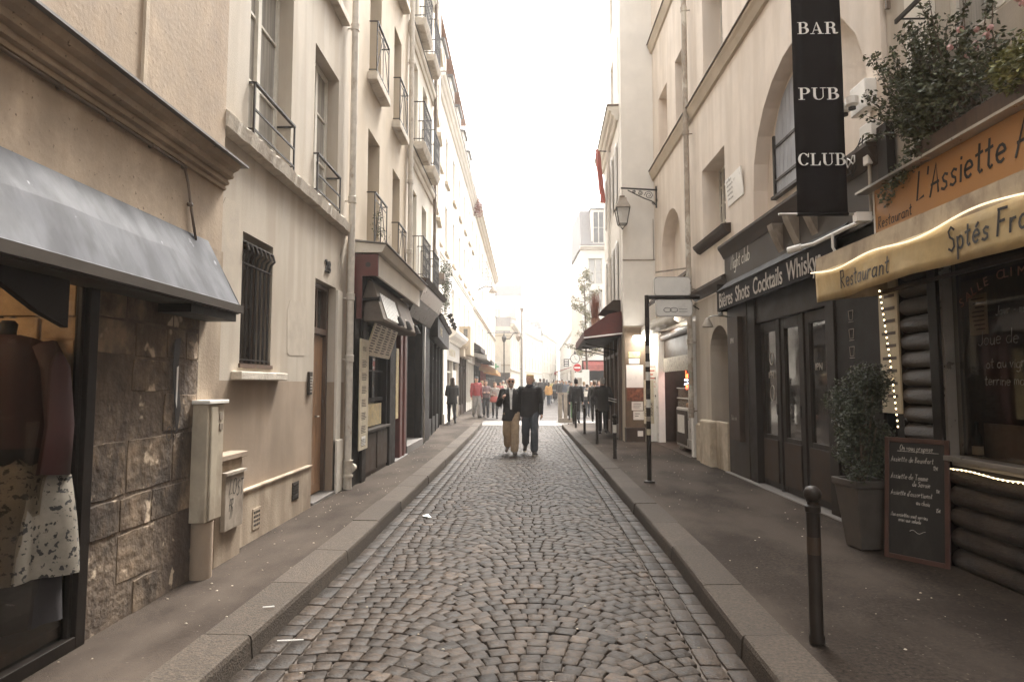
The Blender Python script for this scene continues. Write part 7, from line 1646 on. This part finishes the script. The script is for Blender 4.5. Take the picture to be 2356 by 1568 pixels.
crowd = [
 (1109, 36, 'man in a pale shirt behind the crossed arm woman', (.5, .42, .34), 1, 1.75), (1151, 40, 'person in a coral top left of the bald man', (.4, .14, .11), -1, 1.68), (1158, 46, 'white haired person in a cream coat left of the bald man', (.55, .5, .4), -1, 1.74), (1166, 55, 'person in brown just left of the bald man, far off', (.2, .13, .09), -1, 1.8),
 (1262, 44, 'person in a bright orange jacket beside the fair haired man', (.6, .32, .1), 1, 1.62), (1243, 52, 'left of two dark backed walkers in mid street', (.06, .05, .045), 1, 1.84), (1251, 53, 'right of two dark backed walkers in mid street', (.04, .035, .035), 1, 1.86),
 (1270, 56, 'person in a yellow green top at the market edge', (.45, .42, .16), 1, 1.65), (1279, 50, 'woman in black pushing the pushchair', (.03, .03, .03), -1, 1.7), (1288, 47, 'man in black with a white shirt at the market', (.03, .025, .022), -1, 1.78), (1296, 52, 'person in a white coat by the market stalls', W_, -1, 1.66), (1302, 44, 'person in slate blue near the recycling frame', (.1, .11, .13), -1, 1.74),
 (1309, 49, 'person in brown under the red market canopy', (.17, .1, .07), 1, 1.72), (1314, 40, 'person in grey just left of the no entry post', (.18, .17, .16), -1, 1.66), (1343, 36, 'person in a dark anorak right of the no entry post', (.04, .04, .045), 1, 1.7), (1350, 31, 'person with a white shoulder bag under the cafe awning', (.08, .07, .065), 1, 1.6),
 (1360, 38, 'person in a tan coat under the cafe awning', (.33, .23, .15), -1, 1.74), (1368, 34, 'person in black under the cafe awning near the bar', (.025, .022, .02), 1, 1.78), (1377, 40, 'person in maroon in the cafe doorway', (.16, .05, .04), -1, 1.72),
 (1293, 62, 'far person in pale blue between the stalls', (.3, .32, .36), -1, 1.75), (1283, 66, 'far person in white by the stalls', W_, 1, 1.7), (1258, 68, 'far person in dark grey in mid street', (.09, .085, .08), 1, 1.75), (1229, 64, 'far person in black behind the couple', (.03, .03, .03), 1, 1.8), (1274, 74, 'farthest walker in beige', (.38, .3, .2), 1, 1.72)]
for i, (u, y, lab, c, f, h) in enumerate(crowd):
    p = at(u, y); hc_ = r.choice(((.05, .03, .02), (.12, .07, .04), (.3, .2, .1), (.45, .42, .38), (.02, .015, .012)))
    person(lab, p, (r.uniform(-.3, .3), f), h, top=c, legs=r.choice(((.03, .03, .035), (.06, .07, .09), (.1, .09, .08), (.02, .02, .02))), hair=hc_, hairlen=r.choice((0, 0, .2)), stride=r.uniform(.15, .6), arms=(r.choice(('down', 'front', 'pocket')), r.choice(('down', 'swing', 'pocket'))), coat=r.choice((0, 0, .8)), vox=.022, female=r.random() < .5, group='people in the market crowd')
p = at(1350, 31); bagof('white shoulder bag on the back of a person under the cafe awning', (p.x-.05, p.y-.22, 1.05), m_whcan, .34, .26)
ps = at(1276, 48); st = thing('pushchair', 'black pushchair with hood in the middle of the market street', 'pushchair', ps)
mb = MB(); mb.bar(ps+Vector((-.2, -.3, .1)), ps+Vector((-.2, .45, 1.0)), .03); mb.bar(ps+Vector((.2, -.3, .1)), ps+Vector((.2, .45, 1.0)), .03); mb.bar(ps+Vector((-.2, .45, 1.0)), ps+Vector((.2, .45, 1.0)), .03); mb.bar(ps+Vector((-.2, .3, .1)), ps+Vector((-.2, -.2, .6)), .03); mb.bar(ps+Vector((.2, .3, .1)), ps+Vector((.2, -.2, .6)), .03); mb.build('chassis', m_steel, st)
mb = MB(); loft(mb, [(ps.x, ps.y, ps.z+.35, .18, .2), (ps.x, ps.y+.05, ps.z+.6, .22, .26), (ps.x, ps.y+.15, ps.z+.9, .2, .2), (ps.x, ps.y+.15, ps.z+1.0, .1, .1)]); mb.build('seat_hood', m_black, st, smooth=True)
for dx in (-.24, .24):
    for dy in (-.3, .3): MB().tube([ps+Vector((dx-.02, dy, .11)), ps+Vector((dx+.02, dy, .11))], .1, 12).build('wheel', m_letb, st)
# litter
r = random.Random(5)
for (u, v, s, lab) in ((982, 1187, .09, 'crumpled white wrapper in the left gutter'), (1523, 1168, .1, 'flat white paper scrap in the right gutter'), (1574, 1224, .06, 'small white paper scrap further down the right gutter'), (668, 1473, .0, 'thin white straw lying on the left setts'), (618, 1396, .0, 'white cigarette end on the left kerb'), (1690, 1445, .03, 'tiny pale scrap beside the right kerb')):
    z = .135 if 'kerb' in lab and 'left' in lab else .006; p = gz(u, v, z); t = thing('litter', lab, 'litter', p)
    if s: mb = MB(); a = r.uniform(0, 3); e1 = Vector((math.cos(a), math.sin(a), 0))*s; e2 = Vector((-math.sin(a), math.cos(a), 0))*s*.5; mb.add([p-e1-e2, p+e1-e2*.6+Vector((0, 0, .012)), p+e1*.8+e2, p-e1*.9+e2+Vector((0, 0, .02)), p+Vector((0, 0, .015))], [(0, 1, 4), (1, 2, 4), (2, 3, 4), (3, 0, 4)]); mb.build('paper', m_letw, t)
    else: l = .08 if 'straw' in lab else .035; MB().tube([p+Vector((-l, -.01, .004)), p+Vector((l, .01, .004))], .004, 6).build('tube', m_letw, t)
r = random.Random(12)
for nm, x0, x1, K_, sg in (('pavement_grit', -2.6, -1.9, KL, 1), ('pavement_grit', 1.75, 3.5, KR, -1), ('road_grit', -1.55, 1.25, KL, 1)):
    mb = MB()
    for i in range(120):
        x = r.uniform(x0, x1); y = r.uniform(2.2, 16); z = .0 if nm == 'road_grit' else .127+(.02*abs(x-(K_[2][1]))/2); s_ = r.uniform(.003, .011); a = r.uniform(0, 6.3)
        mb.lathe((x, y, z), [(s_, .001), (s_*.6, .005)], 5, 1, r.uniform(.4, 1), a)
    tag(mb.build(nm, m_cmetal, None), 'tiny pale grit and chewing gum flecks scattered on the ground', 'grit', kind='stuff')
# ------------------------------------------------------------------ haze
hm = bpy.data.materials.new('haze'); hm.use_nodes = True; nt = hm.node_tree; nt.nodes.clear(); out = nt.nodes.new('ShaderNodeOutputMaterial'); pv = nt.nodes.new('ShaderNodeVolumePrincipled')
pv.inputs['Color'].default_value = (1, .985, .965, 1); pv.inputs['Density'].default_value = .0013; pv.inputs['Anisotropy'].default_value = .2
nt.links.new(pv.outputs[0], out.inputs['Volume'])
o = MB().box(-64, 64, -44, 404, -1.6, 30).build('haze', hm); o['kind'] = 'stuff'; o.display_type = 'WIRE'
bpy.data.scenes.remove(TMP)
